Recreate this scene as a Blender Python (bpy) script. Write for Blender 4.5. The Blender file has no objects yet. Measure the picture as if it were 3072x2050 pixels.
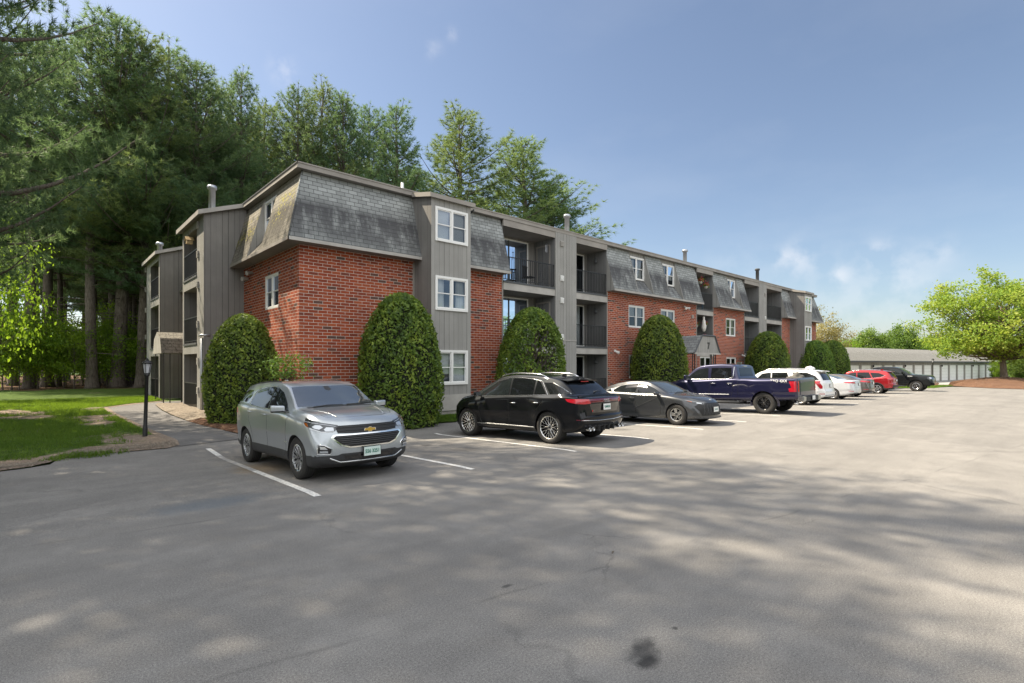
import bpy, bmesh, math, random
import numpy as np
from mathutils import Vector, Matrix, Euler
from mathutils.bvhtree import BVHTree
R = math.radians
scene = bpy.context.scene
COL = scene.collection

# ------------------------------------------------------------------ camera, sky, sun, exposure
CAM_H = 1.92
cam_d = bpy.data.cameras.new("camera")
cam = bpy.data.objects.new("camera", cam_d); COL.objects.link(cam)
cam.location = (0, 0, CAM_H)
cam.rotation_euler = (R(90), 0, R(47.6 - 90))
cam_d.sensor_width = 36; cam_d.lens = 36 * 1560 / 3072
cam_d.shift_y = 67 / 3072
cam_d.clip_end = 3000; cam_d.clip_start = 0.05
scene.camera = cam

SUN_EL = 51.6
SHX, SHY = 0.37, -0.70          # ground shadow direction
az = math.atan2(-SHY, -SHX)     # direction towards the sun, from +X
world = bpy.data.worlds.new("World"); scene.world = world; world.use_nodes = True
wn = world.node_tree.nodes; wl = world.node_tree.links
wn.clear()
sky = wn.new('ShaderNodeTexSky'); sky.sky_type = 'NISHITA'; sky.sun_disc = False
sky.sun_elevation = R(SUN_EL); sky.sun_rotation = R(90) - az
sky.air_density = 1.0; sky.dust_density = 1.0; sky.ozone_density = 1.7; sky.altitude = 0
wbg = wn.new('ShaderNodeBackground'); wbg.inputs[1].default_value = 0.070
wout = wn.new('ShaderNodeOutputWorld')
# thin cirrus and small fair-weather puffs
tcw = wn.new('ShaderNodeTexCoord'); sep = wn.new('ShaderNodeSeparateXYZ'); wl.new(tcw.outputs['Generated'], sep.inputs[0])
zz = wn.new('ShaderNodeMath'); zz.operation = 'MAXIMUM'; wl.new(sep.outputs[2], zz.inputs[0]); zz.inputs[1].default_value = 0.02
zz2 = wn.new('ShaderNodeMath'); zz2.operation = 'ADD'; wl.new(zz.outputs[0], zz2.inputs[0]); zz2.inputs[1].default_value = 0.08
dx = wn.new('ShaderNodeMath'); dx.operation = 'DIVIDE'; wl.new(sep.outputs[0], dx.inputs[0]); wl.new(zz2.outputs[0], dx.inputs[1])
dy = wn.new('ShaderNodeMath'); dy.operation = 'DIVIDE'; wl.new(sep.outputs[1], dy.inputs[0]); wl.new(zz2.outputs[0], dy.inputs[1])
cmb = wn.new('ShaderNodeCombineXYZ'); wl.new(dx.outputs[0], cmb.inputs[0]); wl.new(dy.outputs[0], cmb.inputs[1])
cn = wn.new('ShaderNodeTexNoise'); cn.inputs['Scale'].default_value = 1.1; cn.inputs['Detail'].default_value = 9; cn.inputs['Roughness'].default_value = 0.55
wl.new(cmb.outputs[0], cn.inputs['Vector'])
cr = wn.new('ShaderNodeValToRGB'); cr.color_ramp.elements[0].position = 0.47; cr.color_ramp.elements[1].position = 0.80
wl.new(cn.outputs[0], cr.inputs[0])
# a few small puffs
cn2 = wn.new('ShaderNodeTexNoise'); cn2.inputs['Scale'].default_value = 3.1; cn2.inputs['Detail'].default_value = 6; cn2.inputs['Roughness'].default_value = 0.6
wl.new(cmb.outputs[0], cn2.inputs['Vector'])
cr2 = wn.new('ShaderNodeValToRGB'); cr2.color_ramp.elements[0].position = 0.66; cr2.color_ramp.elements[1].position = 0.76
wl.new(cn2.outputs[0], cr2.inputs[0])
cs = wn.new('ShaderNodeMath'); cs.operation = 'MULTIPLY'; cs.inputs[1].default_value = 0.10; wl.new(cr.outputs[0], cs.inputs[0])
cs2 = wn.new('ShaderNodeMath'); cs2.operation = 'MULTIPLY_ADD'; cs2.inputs[1].default_value = 0.0; wl.new(cr2.outputs[0], cs2.inputs[0]); wl.new(cs.outputs[0], cs2.inputs[2])
mixc = wn.new('ShaderNodeMix'); mixc.data_type = 'RGBA'
wl.new(cs2.outputs[0], mixc.inputs[0]); hsv = wn.new('ShaderNodeHueSaturation'); hsv.inputs['Saturation'].default_value = 0.90; wl.new(sky.outputs[0], hsv.inputs['Color']); wl.new(hsv.outputs[0], mixc.inputs[6]); mixc.inputs[7].default_value = (6.0, 6.2, 6.6, 1)
# broad sunlit cloud bank added unseen behind the camera to lift the shade, and a few small puffs low in front
def wmath(op, a, b=0.0, c=None):
    m = wn.new('ShaderNodeMath'); m.operation = op
    for i, v in enumerate((a, b) if c is None else (a, b, c)):
        if isinstance(v, (int, float)): m.inputs[i].default_value = v
        else: wl.new(v, m.inputs[i])
    return m.outputs[0]
def wdot(d):
    d = Vector(d).normalized(); m = wn.new('ShaderNodeVectorMath'); m.operation = 'DOT_PRODUCT'; wl.new(tcw.outputs['Generated'], m.inputs[0]); m.inputs[1].default_value = d; return m.outputs['Value']
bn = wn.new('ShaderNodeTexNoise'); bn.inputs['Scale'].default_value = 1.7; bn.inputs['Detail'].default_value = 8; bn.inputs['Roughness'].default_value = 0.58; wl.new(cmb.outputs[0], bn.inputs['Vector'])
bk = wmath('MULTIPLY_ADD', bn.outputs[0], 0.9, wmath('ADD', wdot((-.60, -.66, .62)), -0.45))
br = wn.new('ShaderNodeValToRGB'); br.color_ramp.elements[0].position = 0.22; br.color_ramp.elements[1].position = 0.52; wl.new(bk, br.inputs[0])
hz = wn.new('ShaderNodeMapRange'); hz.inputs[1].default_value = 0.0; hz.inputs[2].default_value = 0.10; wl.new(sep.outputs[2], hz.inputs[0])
fill_bank = wmath('MULTIPLY', br.outputs[0], hz.outputs[0])
puff = None
pn = wn.new('ShaderNodeTexNoise'); pn.inputs['Scale'].default_value = 26; pn.inputs['Detail'].default_value = 6; wl.new(tcw.outputs['Generated'], pn.inputs['Vector'])
for (px_, py_, w_, a_) in ((2400, 778, .026, .30), (2345, 772, .016, .22), (2630, 758, .018, .25), (2520, 826, .014, .3), (2700, 800, .03, .12), (1356, 100, .009, .25), (1300, 145, .013, .16), (850, 212, .018, .30), (2560, 900, .07, .16), (2760, 880, .05, .12), (2820, 755, .02, .18), (2200, 860, .06, .12)):
    u_, v_ = (px_ - 1536) / 1560, (1092 - py_) / 1560; a0_ = R(47.6)
    dd = wdot((math.cos(a0_) + u_ * math.sin(a0_), math.sin(a0_) - u_ * math.cos(a0_), v_))
    g_ = wmath('EXPONENT', wmath('MULTIPLY', wmath('SUBTRACT', dd, 1.0), 2.0 / (w_ * w_)))
    g_ = wmath('MULTIPLY', g_, a_); puff = g_ if puff is None else wmath('ADD', puff, g_)
pm = wn.new('ShaderNodeMapRange'); pm.inputs[1].default_value = 0.42; pm.inputs[2].default_value = 0.62; wl.new(pn.outputs[0], pm.inputs[0])
puff = wmath('MINIMUM', wmath('MULTIPLY', puff, pm.outputs[0]), 0.8)
mx1 = wn.new('ShaderNodeMix'); mx1.data_type = 'RGBA'; wl.new(puff, mx1.inputs[0]); wl.new(mixc.outputs[2], mx1.inputs[6]); mx1.inputs[7].default_value = (7.4, 7.2, 7.2, 1)
mx2 = wn.new('ShaderNodeMix'); mx2.data_type = 'RGBA'; wl.new(fill_bank, mx2.inputs[0]); wl.new(mx1.outputs[2], mx2.inputs[6]); mx2.inputs[7].default_value = (11.4, 11.5, 11.8, 1)
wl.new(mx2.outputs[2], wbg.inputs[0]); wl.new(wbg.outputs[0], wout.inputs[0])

sd = bpy.data.lights.new("sun", 'SUN'); sd.energy = 5.0; sd.angle = R(0.5); sd.color = (1.0, 0.87, 0.68)
sun = bpy.data.objects.new("sun", sd); COL.objects.link(sun)
sv = Vector((math.cos(az) * math.cos(R(SUN_EL)), math.sin(az) * math.cos(R(SUN_EL)), math.sin(R(SUN_EL))))
sun.rotation_euler = (-sv).to_track_quat('-Z', 'Y').to_euler(); sun.location = sv * 60
vs = scene.view_settings
scene.display_settings.display_device = 'sRGB'
vs.view_transform = 'Standard'; vs.look = 'None'; vs.gamma = 1; vs.exposure = 1.16; vs.use_curve_mapping = False
scene.cycles.max_bounces = 8; scene.cycles.transparent_max_bounces = 16
scene.cycles.sample_clamp_indirect = 6

# ------------------------------------------------------------------ helpers
def tag(o, label=None, cat=None, group=None, kind=None):
    if label: o['label'] = label
    if cat: o['category'] = cat
    if group: o['group'] = group
    if kind: o['kind'] = kind
    return o
def empty(name, loc=(0, 0, 0), rz=0, label=None, cat=None, group=None):
    o = bpy.data.objects.new(name, None); COL.objects.link(o)
    o.location = loc; o.rotation_euler = (0, 0, rz); o.empty_display_size = 0.3
    return tag(o, label, cat, group)
def link_mesh(name, me, parent=None):
    o = bpy.data.objects.new(name, me); COL.objects.link(o)
    if parent is not None: o.parent = parent
    return o

class N:  # tiny node-tree builder
    def __init__(s, name):
        s.m = bpy.data.materials.new(name); s.m.use_nodes = True
        s.t = s.m.node_tree; s.n = s.t.nodes; s.l = s.t.links
        s.b = s.n['Principled BSDF']; s.out = s.n['Material Output']
    def a(s, t, **k):
        n = s.n.new(t)
        for kk, v in k.items():
            if hasattr(n, kk): setattr(n, kk, v)
        return n
    def set(s, n, **k):
        for kk, v in k.items():
            kk = kk.replace('_', ' ')
            if kk in n.inputs: n.inputs[kk].default_value = v
    def lk(s, a, b): s.l.new(a, b)
    def noise(s, vec, scale, detail=4, rough=0.55, dim='3D'):
        n = s.a('ShaderNodeTexNoise'); n.inputs['Scale'].default_value = scale
        n.inputs['Detail'].default_value = detail; n.inputs['Roughness'].default_value = rough
        if vec is not None: s.lk(vec, n.inputs['Vector'])
        return n.outputs[0]
    def ramp(s, fac, stops):
        r = s.a('ShaderNodeValToRGB'); e = r.color_ramp.elements
        while len(e) < len(stops): e.new(0.5)
        for i, (p, c) in enumerate(stops):
            e[i].position = p; e[i].color = (c, c, c, 1) if isinstance(c, (int, float)) else (*c[:3], 1)
        s.lk(fac, r.inputs[0]); return r.outputs[0]
    def mix(s, f, a, b, mode='MIX'):
        m = s.a('ShaderNodeMix'); m.data_type = 'RGBA'; m.blend_type = mode
        for ix, v in ((0, f), (6, a), (7, b)):
            sock = m.inputs[ix]
            if isinstance(v, (int, float)): sock.default_value = v if ix == 0 else (v, v, v, 1)
            elif isinstance(v, tuple): sock.default_value = (*v[:3], 1)
            else: s.lk(v, sock)
        return m.outputs[2]
    def math(s, op, a, b=0.0, c=None):
        m = s.a('ShaderNodeMath'); m.operation = op
        for i, v in enumerate((a, b) if c is None else (a, b, c)):
            if isinstance(v, (int, float)): m.inputs[i].default_value = v
            else: s.lk(v, m.inputs[i])
        return m.outputs[0]
    def pos(s): return s.a('ShaderNodeNewGeometry').outputs['Position']
    def obj(s): return s.a('ShaderNodeTexCoord').outputs['Object']
    def uv(s): return s.a('ShaderNodeTexCoord').outputs['UV']
    def bump(s, h, strength=0.3, dist=0.01):
        b = s.a('ShaderNodeBump'); b.inputs['Strength'].default_value = strength; b.inputs['Distance'].default_value = dist
        s.lk(h, b.inputs['Height']); s.lk(b.outputs[0], s.b.inputs['Normal']); return b

def simple(name, col, rough=0.6, metal=0.0, coat=0.0, var=0.0, vscale=3.0, spec=0.5):
    n = N(name); n.b.inputs['Roughness'].default_value = rough; n.b.inputs['Metallic'].default_value = metal
    n.b.inputs['Coat Weight'].default_value = coat; n.b.inputs['Coat Roughness'].default_value = 0.03
    n.b.inputs['Specular IOR Level'].default_value = spec
    if var > 0:
        f = n.noise(n.obj(), vscale, 6)
        c = n.mix(n.ramp(f, [(0.3, 0.0), (0.7, 1.0)]), tuple(x * (1 - var) for x in col), tuple(min(1, x * (1 + var)) for x in col))
        n.lk(c, n.b.inputs['Base Color'])
    else: n.b.inputs['Base Color'].default_value = (*col, 1)
    return n.m

M = {}
# --- asphalt
def mk_asphalt(name, lo, hi, seams=True):
    n = N(name); p = n.pos()
    f1 = n.noise(p, 0.35, 5, 0.6); f2 = n.noise(p, 62, 4, 0.9); f3 = n.noise(p, 2.2, 6, 0.65)
    base = n.mix(n.ramp(f1, [(0.3, 0), (0.7, 1)]), lo, hi)
    mp = n.a('ShaderNodeMapping'); mp.inputs['Scale'].default_value = (0.09, 1.1, 1); mp.inputs['Rotation'].default_value = (0, 0, R(16)); n.lk(p, mp.inputs[0])
    streak = n.noise(mp.outputs[0], 1.3, 7, 0.62)
    base = n.mix(n.ramp(streak, [(0.46, 0.0), (0.60, 0.26)]), base, tuple(x * 0.66 for x in lo))
    base = n.mix(n.ramp(f3, [(0.35, 0.22), (0.66, 0.0)]), base, tuple(x * 0.6 for x in lo))
    # aggregate speckle
    f2b = n.noise(p, 150, 2, 0.7)
    sp = n.ramp(n.math('MULTIPLY_ADD', f2, 0.55, n.math('MULTIPLY', f2b, 0.45)), [(0.38, 0.42), (0.5, 1.0), (0.62, 1.8)])
    base = n.mix(0.9, base, sp, 'MULTIPLY')
    v = n.a('ShaderNodeTexVoronoi'); v.inputs['Scale'].default_value = 120; n.lk(p, v.inputs['Vector'])
    st = n.ramp(v.outputs['Distance'], [(0.0, 1), (0.12, 0)])
    base = n.mix(n.math('MULTIPLY', st, n.ramp(n.noise(p, 9, 2), [(0.5, 0), (0.7, 0.4)])), base, (0.42, 0.40, 0.37))
    # hairline cracks
    vc = n.a('ShaderNodeTexVoronoi'); vc.feature = 'DISTANCE_TO_EDGE'; vc.inputs['Scale'].default_value = 0.20
    dn = n.a('ShaderNodeVectorMath'); dn.operation = 'ADD'
    nn = n.a('ShaderNodeTexNoise'); nn.inputs['Scale'].default_value = 1.6; nn.inputs['Detail'].default_value = 7; n.lk(p, nn.inputs['Vector'])
    n.lk(p, dn.inputs[0]); n.lk(nn.outputs['Color'], dn.inputs[1]); n.lk(dn.outputs[0], vc.inputs['Vector'])
    ck = n.ramp(vc.outputs['Distance'], [(0.0, 0.35), (0.0035, 0.0)])
    ck = n.math('MULTIPLY', ck, n.ramp(n.noise(p, 0.5, 2), [(0.55, 0), (0.62, 1)]))
    base = n.mix(ck, base, (0.02, 0.02, 0.02))
    bl_ = n.noise(p, 0.9, 7, 0.7)
    base = n.mix(n.ramp(bl_, [(0.50, 0), (0.66, 0.30)]), base, tuple(min(1, x * 1.35) for x in hi))
    lc = n.a('ShaderNodeTexVoronoi'); lc.feature = 'DISTANCE_TO_EDGE'; lc.inputs['Scale'].default_value = 0.075
    dn2 = n.a('ShaderNodeVectorMath'); dn2.operation = 'MULTIPLY_ADD'; n.lk(nn.outputs['Color'], dn2.inputs[0]); dn2.inputs[1].default_value = (0.9, 0.9, 0.0); n.lk(p, dn2.inputs[2]); n.lk(dn2.outputs[0], lc.inputs['Vector'])
    sc_ = n.ramp(lc.outputs['Distance'], [(0.0, 0.22), (0.0012, 0.0)])
    base = n.mix(n.math('MULTIPLY', sc_, n.ramp(n.noise(p, 0.35, 3), [(0.45, 0), (0.55, 1)])), base, (0.03, 0.03, 0.03))
    # paver seams running along the lot
    if seams:
        sx = n.a('ShaderNodeSeparateXYZ'); n.lk(p, sx.inputs[0])
        wob = n.math('MULTIPLY_ADD', n.noise(p, 0.8, 3), 0.25, n.math('MULTIPLY_ADD', sx.outputs[0], 0.16, sx.outputs[1]))
        m = n.math('PINGPONG', wob, 1.9)
        sm = n.ramp(m, [(0.0, 0.30), (0.035, 0.0)])
        base = n.mix(n.math('MULTIPLY', sm, n.ramp(n.noise(p, 1.2, 4), [(0.42, 0), (0.6, 1)])), base, (0.03, 0.03, 0.03))
        # chalky scuff (faded swirl) and oil stains
        for (cx, cy, rx, ry, col, amt) in ((2.97, 1.96, 0.17, 0.12, (0.03, 0.03, 0.03), 0.72), (3.07, 2.02, 0.13, 0.09, (0.025, 0.025, 0.025), 0.6),
                                           (2.90, 1.88, 0.13, 0.08, (0.02, 0.02, 0.02), 0.8), (3.42, 1.99, 0.03, 0.03, (0.02, 0.02, 0.02), 0.7), (3.0, 3.35, 0.07, 0.035, (0.03, 0.03, 0.03), 0.7), (1.75, 8.1, 0.9, 0.5, (0.10, 0.125, 0.15), 0.5), (3.2, 10.6, 0.6, 1.0, (0.20, 0.13, 0.05), 0.5), (7.3, 9.6, 0.35, 0.5, (0.05, 0.048, 0.045), 0.45), (12.9, 9.3, 0.4, 0.45, (0.05, 0.048, 0.045), 0.5), (18.7, 9.8, 0.45, 0.5, (0.05, 0.048, 0.045), 0.5), (7.1, 10.9, 0.2, 0.22, (0.05, 0.048, 0.045), 0.5), (4.3, 12.6, 0.5, 0.5, (0.05, 0.048, 0.045), 0.4)):
            ax = n.math('DIVIDE', n.math('SUBTRACT', sx.outputs[0], cx), rx); ay = n.math('DIVIDE', n.math('SUBTRACT', sx.outputs[1], cy), ry)
            d = n.math('SQRT', n.math('ADD', n.math('MULTIPLY', ax, ax), n.math('MULTIPLY', ay, ay)))
            d = n.math('ADD', d, n.math('MULTIPLY_ADD', n.noise(p, 14 if rx < 0.5 else 6, 5), 1.0, -0.5))
            base = n.mix(n.ramp(d, [(0.35, amt), (1.15, 0)]), base, col)
    n.lk(base, n.b.inputs['Base Color']); n.b.inputs['Roughness'].default_value = 0.88
    n.b.inputs['Specular IOR Level'].default_value = 0.35
    n.bump(n.math('ADD', f2, n.math('MULTIPLY', v.outputs['Distance'], 0.4)), 0.16, 0.004)
    return n.m
M['asphalt'] = mk_asphalt('asphalt_worn', (0.162, 0.156, 0.147), (0.222, 0.213, 0.198))
M['path'] = mk_asphalt('asphalt_path', (0.12, 0.118, 0.115), (0.16, 0.155, 0.15), seams=False)
M['drive'] = simple('driveway_pale', (0.30, 0.29, 0.27), 0.9, var=0.12)
# --- line paint, worn
n = N('line_paint'); p = n.pos()
c = n.mix(n.ramp(n.noise(p, 26, 6, 0.7), [(0.36, 0.75), (0.55, 0.0)]), (0.72, 0.71, 0.67), (0.24, 0.235, 0.225)); n.lk(c, n.b.inputs['Base Color']); n.b.inputs['Roughness'].default_value = 0.8
M['paint'] = n.m
n = N('line_paint_old'); p = n.pos()
c = n.mix(n.ramp(n.noise(p, 18, 6, 0.75), [(0.40, 0.85), (0.62, 0.1)]), (0.46, 0.45, 0.43), (0.19, 0.185, 0.18)); n.lk(c, n.b.inputs['Base Color']); n.b.inputs['Roughness'].default_value = 0.85
M['paint_old'] = n.m
# --- soils
def soil(name, a, b, c2, sc=30, bs=0.8, dist=0.03):
    n = N(name); p = n.pos()
    v = n.a('ShaderNodeTexVoronoi'); v.inputs['Scale'].default_value = sc; n.lk(p, v.inputs['Vector'])
    f = n.noise(p, sc * 0.8, 6, 0.7)
    col = n.mix(n.ramp(f, [(0.35, 0), (0.65, 1)]), a, b)
    col = n.mix(n.ramp(v.outputs['Color'], [(0.55, 0), (0.8, 0.7)]), col, c2)
    col = n.mix(n.ramp(n.noise(p, 0.7, 3), [(0.4, 0), (0.7, 0.35)]), col, a)
    n.lk(col, n.b.inputs['Base Color']); n.b.inputs['Roughness'].default_value = 0.95; n.b.inputs['Specular IOR Level'].default_value = 0.15
    n.bump(n.math('ADD', f, v.outputs['Distance']), bs, dist); return n.m
M['mulch'] = soil('bark_mulch', (0.085, 0.046, 0.030), (0.150, 0.080, 0.050), (0.24, 0.155, 0.105), 26)
M['gravel'] = soil('pea_gravel', (0.15, 0.125, 0.098), (0.24, 0.205, 0.162), (0.36, 0.32, 0.26), 22)
M['dirt'] = soil('dirt_edge', (0.17, 0.13, 0.10), (0.26, 0.21, 0.165), (0.36, 0.31, 0.25), 30, 0.5)
M['forest'] = soil('forest_floor', (0.07, 0.042, 0.026), (0.13, 0.075, 0.045), (0.20, 0.13, 0.08), 9, 0.8, 0.08)
M['farland'] = soil('far_ground', (0.045, 0.085, 0.02), (0.07, 0.12, 0.03), (0.09, 0.12, 0.04), 1.5, 0.3)
n = N('turf'); p = n.pos()
g = n.mix(n.ramp(n.noise(p, 5, 5), [(0.3, 0), (0.7, 1)]), (0.050, 0.088, 0.018), (0.100, 0.150, 0.030))
g = n.mix(n.ramp(n.noise(p, 70, 3), [(0.35, 0.5), (0.6, 0)]), g, (0.03, 0.055, 0.012))
bare = n.mix(n.ramp(n.noise(p, 30, 5), [(0.35, 0), (0.65, 1)]), (0.20, 0.15, 0.115), (0.33, 0.27, 0.205))
mp = n.a('ShaderNodeMapping'); mp.inputs['Scale'].default_value = (0.5, 0.33, 1); n.lk(p, mp.inputs[0])
bf = n.ramp(n.noise(mp.outputs[0], 0.75, 6, 0.62), [(0.535, 0), (0.61, 1)])
n.lk(n.mix(bf, g, bare), n.b.inputs['Base Color']); n.b.inputs['Roughness'].default_value = 0.95; n.b.inputs['Specular IOR Level'].default_value = 0.1
n.bump(n.noise(p, 60, 4), 0.8, 0.03); M['turf'] = n.m
# --- brick
n = N('red_brick'); uv = n.uv()
bt = n.a('ShaderNodeTexBrick'); n.lk(uv, bt.inputs['Vector']); bt.offset = 0.5
bt.inputs['Color1'].default_value = (0, 0, 0, 1); bt.inputs['Color2'].default_value = (1, 1, 1, 1); bt.inputs['Mortar'].default_value = (0.5, 0.5, 0.5, 1)
bt.inputs['Scale'].default_value = 1; bt.inputs['Brick Width'].default_value = 0.305; bt.inputs['Row Height'].default_value = 0.1016
bt.inputs['Mortar Size'].default_value = 0.0068; bt.inputs['Mortar Smooth'].default_value = 0.15; bt.inputs['Bias'].default_value = 0
cell = bt.outputs['Color']
bc = n.ramp(cell, [(0.0, (0.075, 0.066, 0.058)), (0.05, (0.09, 0.06, 0.05)), (0.085, (0.22, 0.046, 0.024)), (0.35, (0.33, 0.062, 0.025)), (0.7, (0.40, 0.082, 0.030)), (1.0, (0.45, 0.115, 0.044))])
bc = n.mix(n.ramp(n.noise(uv, 28, 6, 0.7), [(0.3, 0.4), (0.65, 0)]), bc, (0.11, 0.035, 0.022))
bc = n.mix(n.ramp(n.noise(uv, 0.9, 4), [(0.40, 0.35), (0.65, 0)]), bc, (0.17, 0.045, 0.025))
mor = n.mix(n.ramp(n.noise(uv, 8, 5), [(0.3, 0), (0.7, 1)]), (0.42, 0.385, 0.34), (0.66, 0.62, 0.56))
gp = n.a('ShaderNodeSeparateXYZ'); n.lk(n.pos(), gp.inputs[0])
low = n.math('ADD', n.ramp(n.math('DIVIDE', gp.outputs[2], 6.0), [(0.0, 0.9), (0.22, 0.0)]), n.math('MULTIPLY_ADD', n.noise(n.pos(), 0.45, 6, 0.65), 1.6, -0.75))
fin = n.mix(bt.outputs['Fac'], bc, mor)
n.lk(n.mix(n.ramp(low, [(0.15, 0), (0.9, 0.42)]), fin, (0.10, 0.065, 0.05)), n.b.inputs['Base Color']); n.b.inputs['Roughness'].default_value = 0.85; n.b.inputs['Specular IOR Level'].default_value = 0.25
n.bump(n.math('SUBTRACT', n.math('MULTIPLY', n.noise(uv, 60, 4), 0.35), bt.outputs['Fac']), 0.6, 0.008); M['brick'] = n.m
# --- plank siding (UV in metres: u across the boards)
def siding(name, col, stain=0.5):
    n = N(name); uv = n.uv()
    sp = n.a('ShaderNodeSeparateXYZ'); n.lk(uv, sp.inputs[0])
    q = n.math('DIVIDE', sp.outputs[0], 0.205)
    fr = n.math('FRACT', n.math('ADD', q, n.math('MULTIPLY', n.math('SINE', n.math('MULTIPLY', n.math('FLOOR', q), 5.1)), 0.06)))
    groove = n.math('LESS_THAN', fr, 0.055)
    wn_ = n.a('ShaderNodeTexWhiteNoise'); wn_.noise_dimensions = '1D'; n.lk(n.math('FLOOR', q), wn_.inputs['W'])
    mp = n.a('ShaderNodeMapping'); mp.inputs['Scale'].default_value = (9, 0.6, 1); n.lk(uv, mp.inputs[0])
    grain = n.noise(mp.outputs[0], 2.2, 8, 0.7)
    c = n.mix(wn_.outputs['Value'], tuple(x * 0.90 for x in col), tuple(x * 1.08 for x in col))
    c = n.mix(n.ramp(grain, [(0.35, 0.35), (0.6, 0)]), c, tuple(x * 0.62 for x in col))
    kn = n.a('ShaderNodeTexVoronoi'); kn.inputs['Scale'].default_value = 2.1; mk = n.a('ShaderNodeMapping'); mk.inputs['Scale'].default_value = (1.6, 0.8, 1); n.lk(uv, mk.inputs[0]); n.lk(mk.outputs[0], kn.inputs['Vector'])
    c = n.mix(n.ramp(kn.outputs['Distance'], [(0.0, 0.6), (0.05, 0)]), c, tuple(x * 0.4 for x in col))
    c = n.mix(n.ramp(n.noise(uv, 0.8, 5), [(0.42, stain), (0.65, 0)]), c, tuple(x * 0.7 for x in col))
    c = n.mix(groove, c, tuple(x * 0.35 for x in col))
    n.lk(c, n.b.inputs['Base Color']); n.b.inputs['Roughness'].default_value = 0.8; n.b.inputs['Specular IOR Level'].default_value = 0.25
    n.bump(n.math('SUBTRACT', n.math('MULTIPLY', grain, 0.3), groove), 0.7, 0.008); return n.m
M['siding'] = siding('weathered_grey_siding', (0.325, 0.32, 0.302))
M['siding_brown'] = siding('brown_grey_siding', (0.225, 0.218, 0.207))
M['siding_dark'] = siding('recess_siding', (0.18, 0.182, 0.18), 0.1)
M['fascia'] = simple('painted_fascia', (0.26, 0.24, 0.215), 0.7, var=0.14, vscale=1.4)
M['fascia_light'] = simple('painted_board_light', (0.36, 0.345, 0.32), 0.75, var=0.15, vscale=2)
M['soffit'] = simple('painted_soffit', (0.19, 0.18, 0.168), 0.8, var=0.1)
M['dark_trim'] = simple('dark_grey_trim', (0.07, 0.075, 0.08), 0.7)
M['white'] = simple('white_vinyl', (0.74, 0.74, 0.72), 0.4)
M['whitep'] = simple('white_paint_door', (0.70, 0.70, 0.68), 0.5, var=0.05)
M['black'] = simple('black_metal', (0.012, 0.012, 0.013), 0.45)
M['galv'] = simple('galvanised_steel', (0.42, 0.44, 0.47), 0.38, 0.75, var=0.15)
M['concrete'] = simple('concrete', (0.33, 0.31, 0.28), 0.9, var=0.2)
M['membrane'] = simple('roof_membrane', (0.09, 0.09, 0.09), 0.85, var=0.2)
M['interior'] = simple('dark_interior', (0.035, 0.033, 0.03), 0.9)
M['blind'] = simple('blind_fabric', (0.50, 0.50, 0.48), 0.8)
M['curtain_blue'] = simple('blue_curtain', (0.10, 0.17, 0.26), 0.8)
M['curtain_white'] = simple('white_curtain', (0.60, 0.60, 0.58), 0.8)
n = N('window_glass')
n.n.remove(n.b); tr = n.a('ShaderNodeBsdfTransparent'); gl = n.a('ShaderNodeBsdfGlossy'); gl.inputs['Roughness'].default_value = 0.02; gl.inputs['Color'].default_value = (0.62, 0.72, 0.86, 1)
fr = n.a('ShaderNodeFresnel'); fr.inputs['IOR'].default_value = 1.52; ms = n.a('ShaderNodeMixShader'); tr.inputs['Color'].default_value = (0.78, 0.82, 0.84, 1)
f = n.math('MINIMUM', n.math('MULTIPLY_ADD', fr.outputs[0], 1.1, 0.03), 1.0)
n.lk(f, ms.inputs[0]); n.lk(tr.outputs[0], ms.inputs[1]); n.lk(gl.outputs[0], ms.inputs[2]); n.lk(ms.outputs[0], n.out.inputs[0]); M['glass'] = n.m
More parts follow.
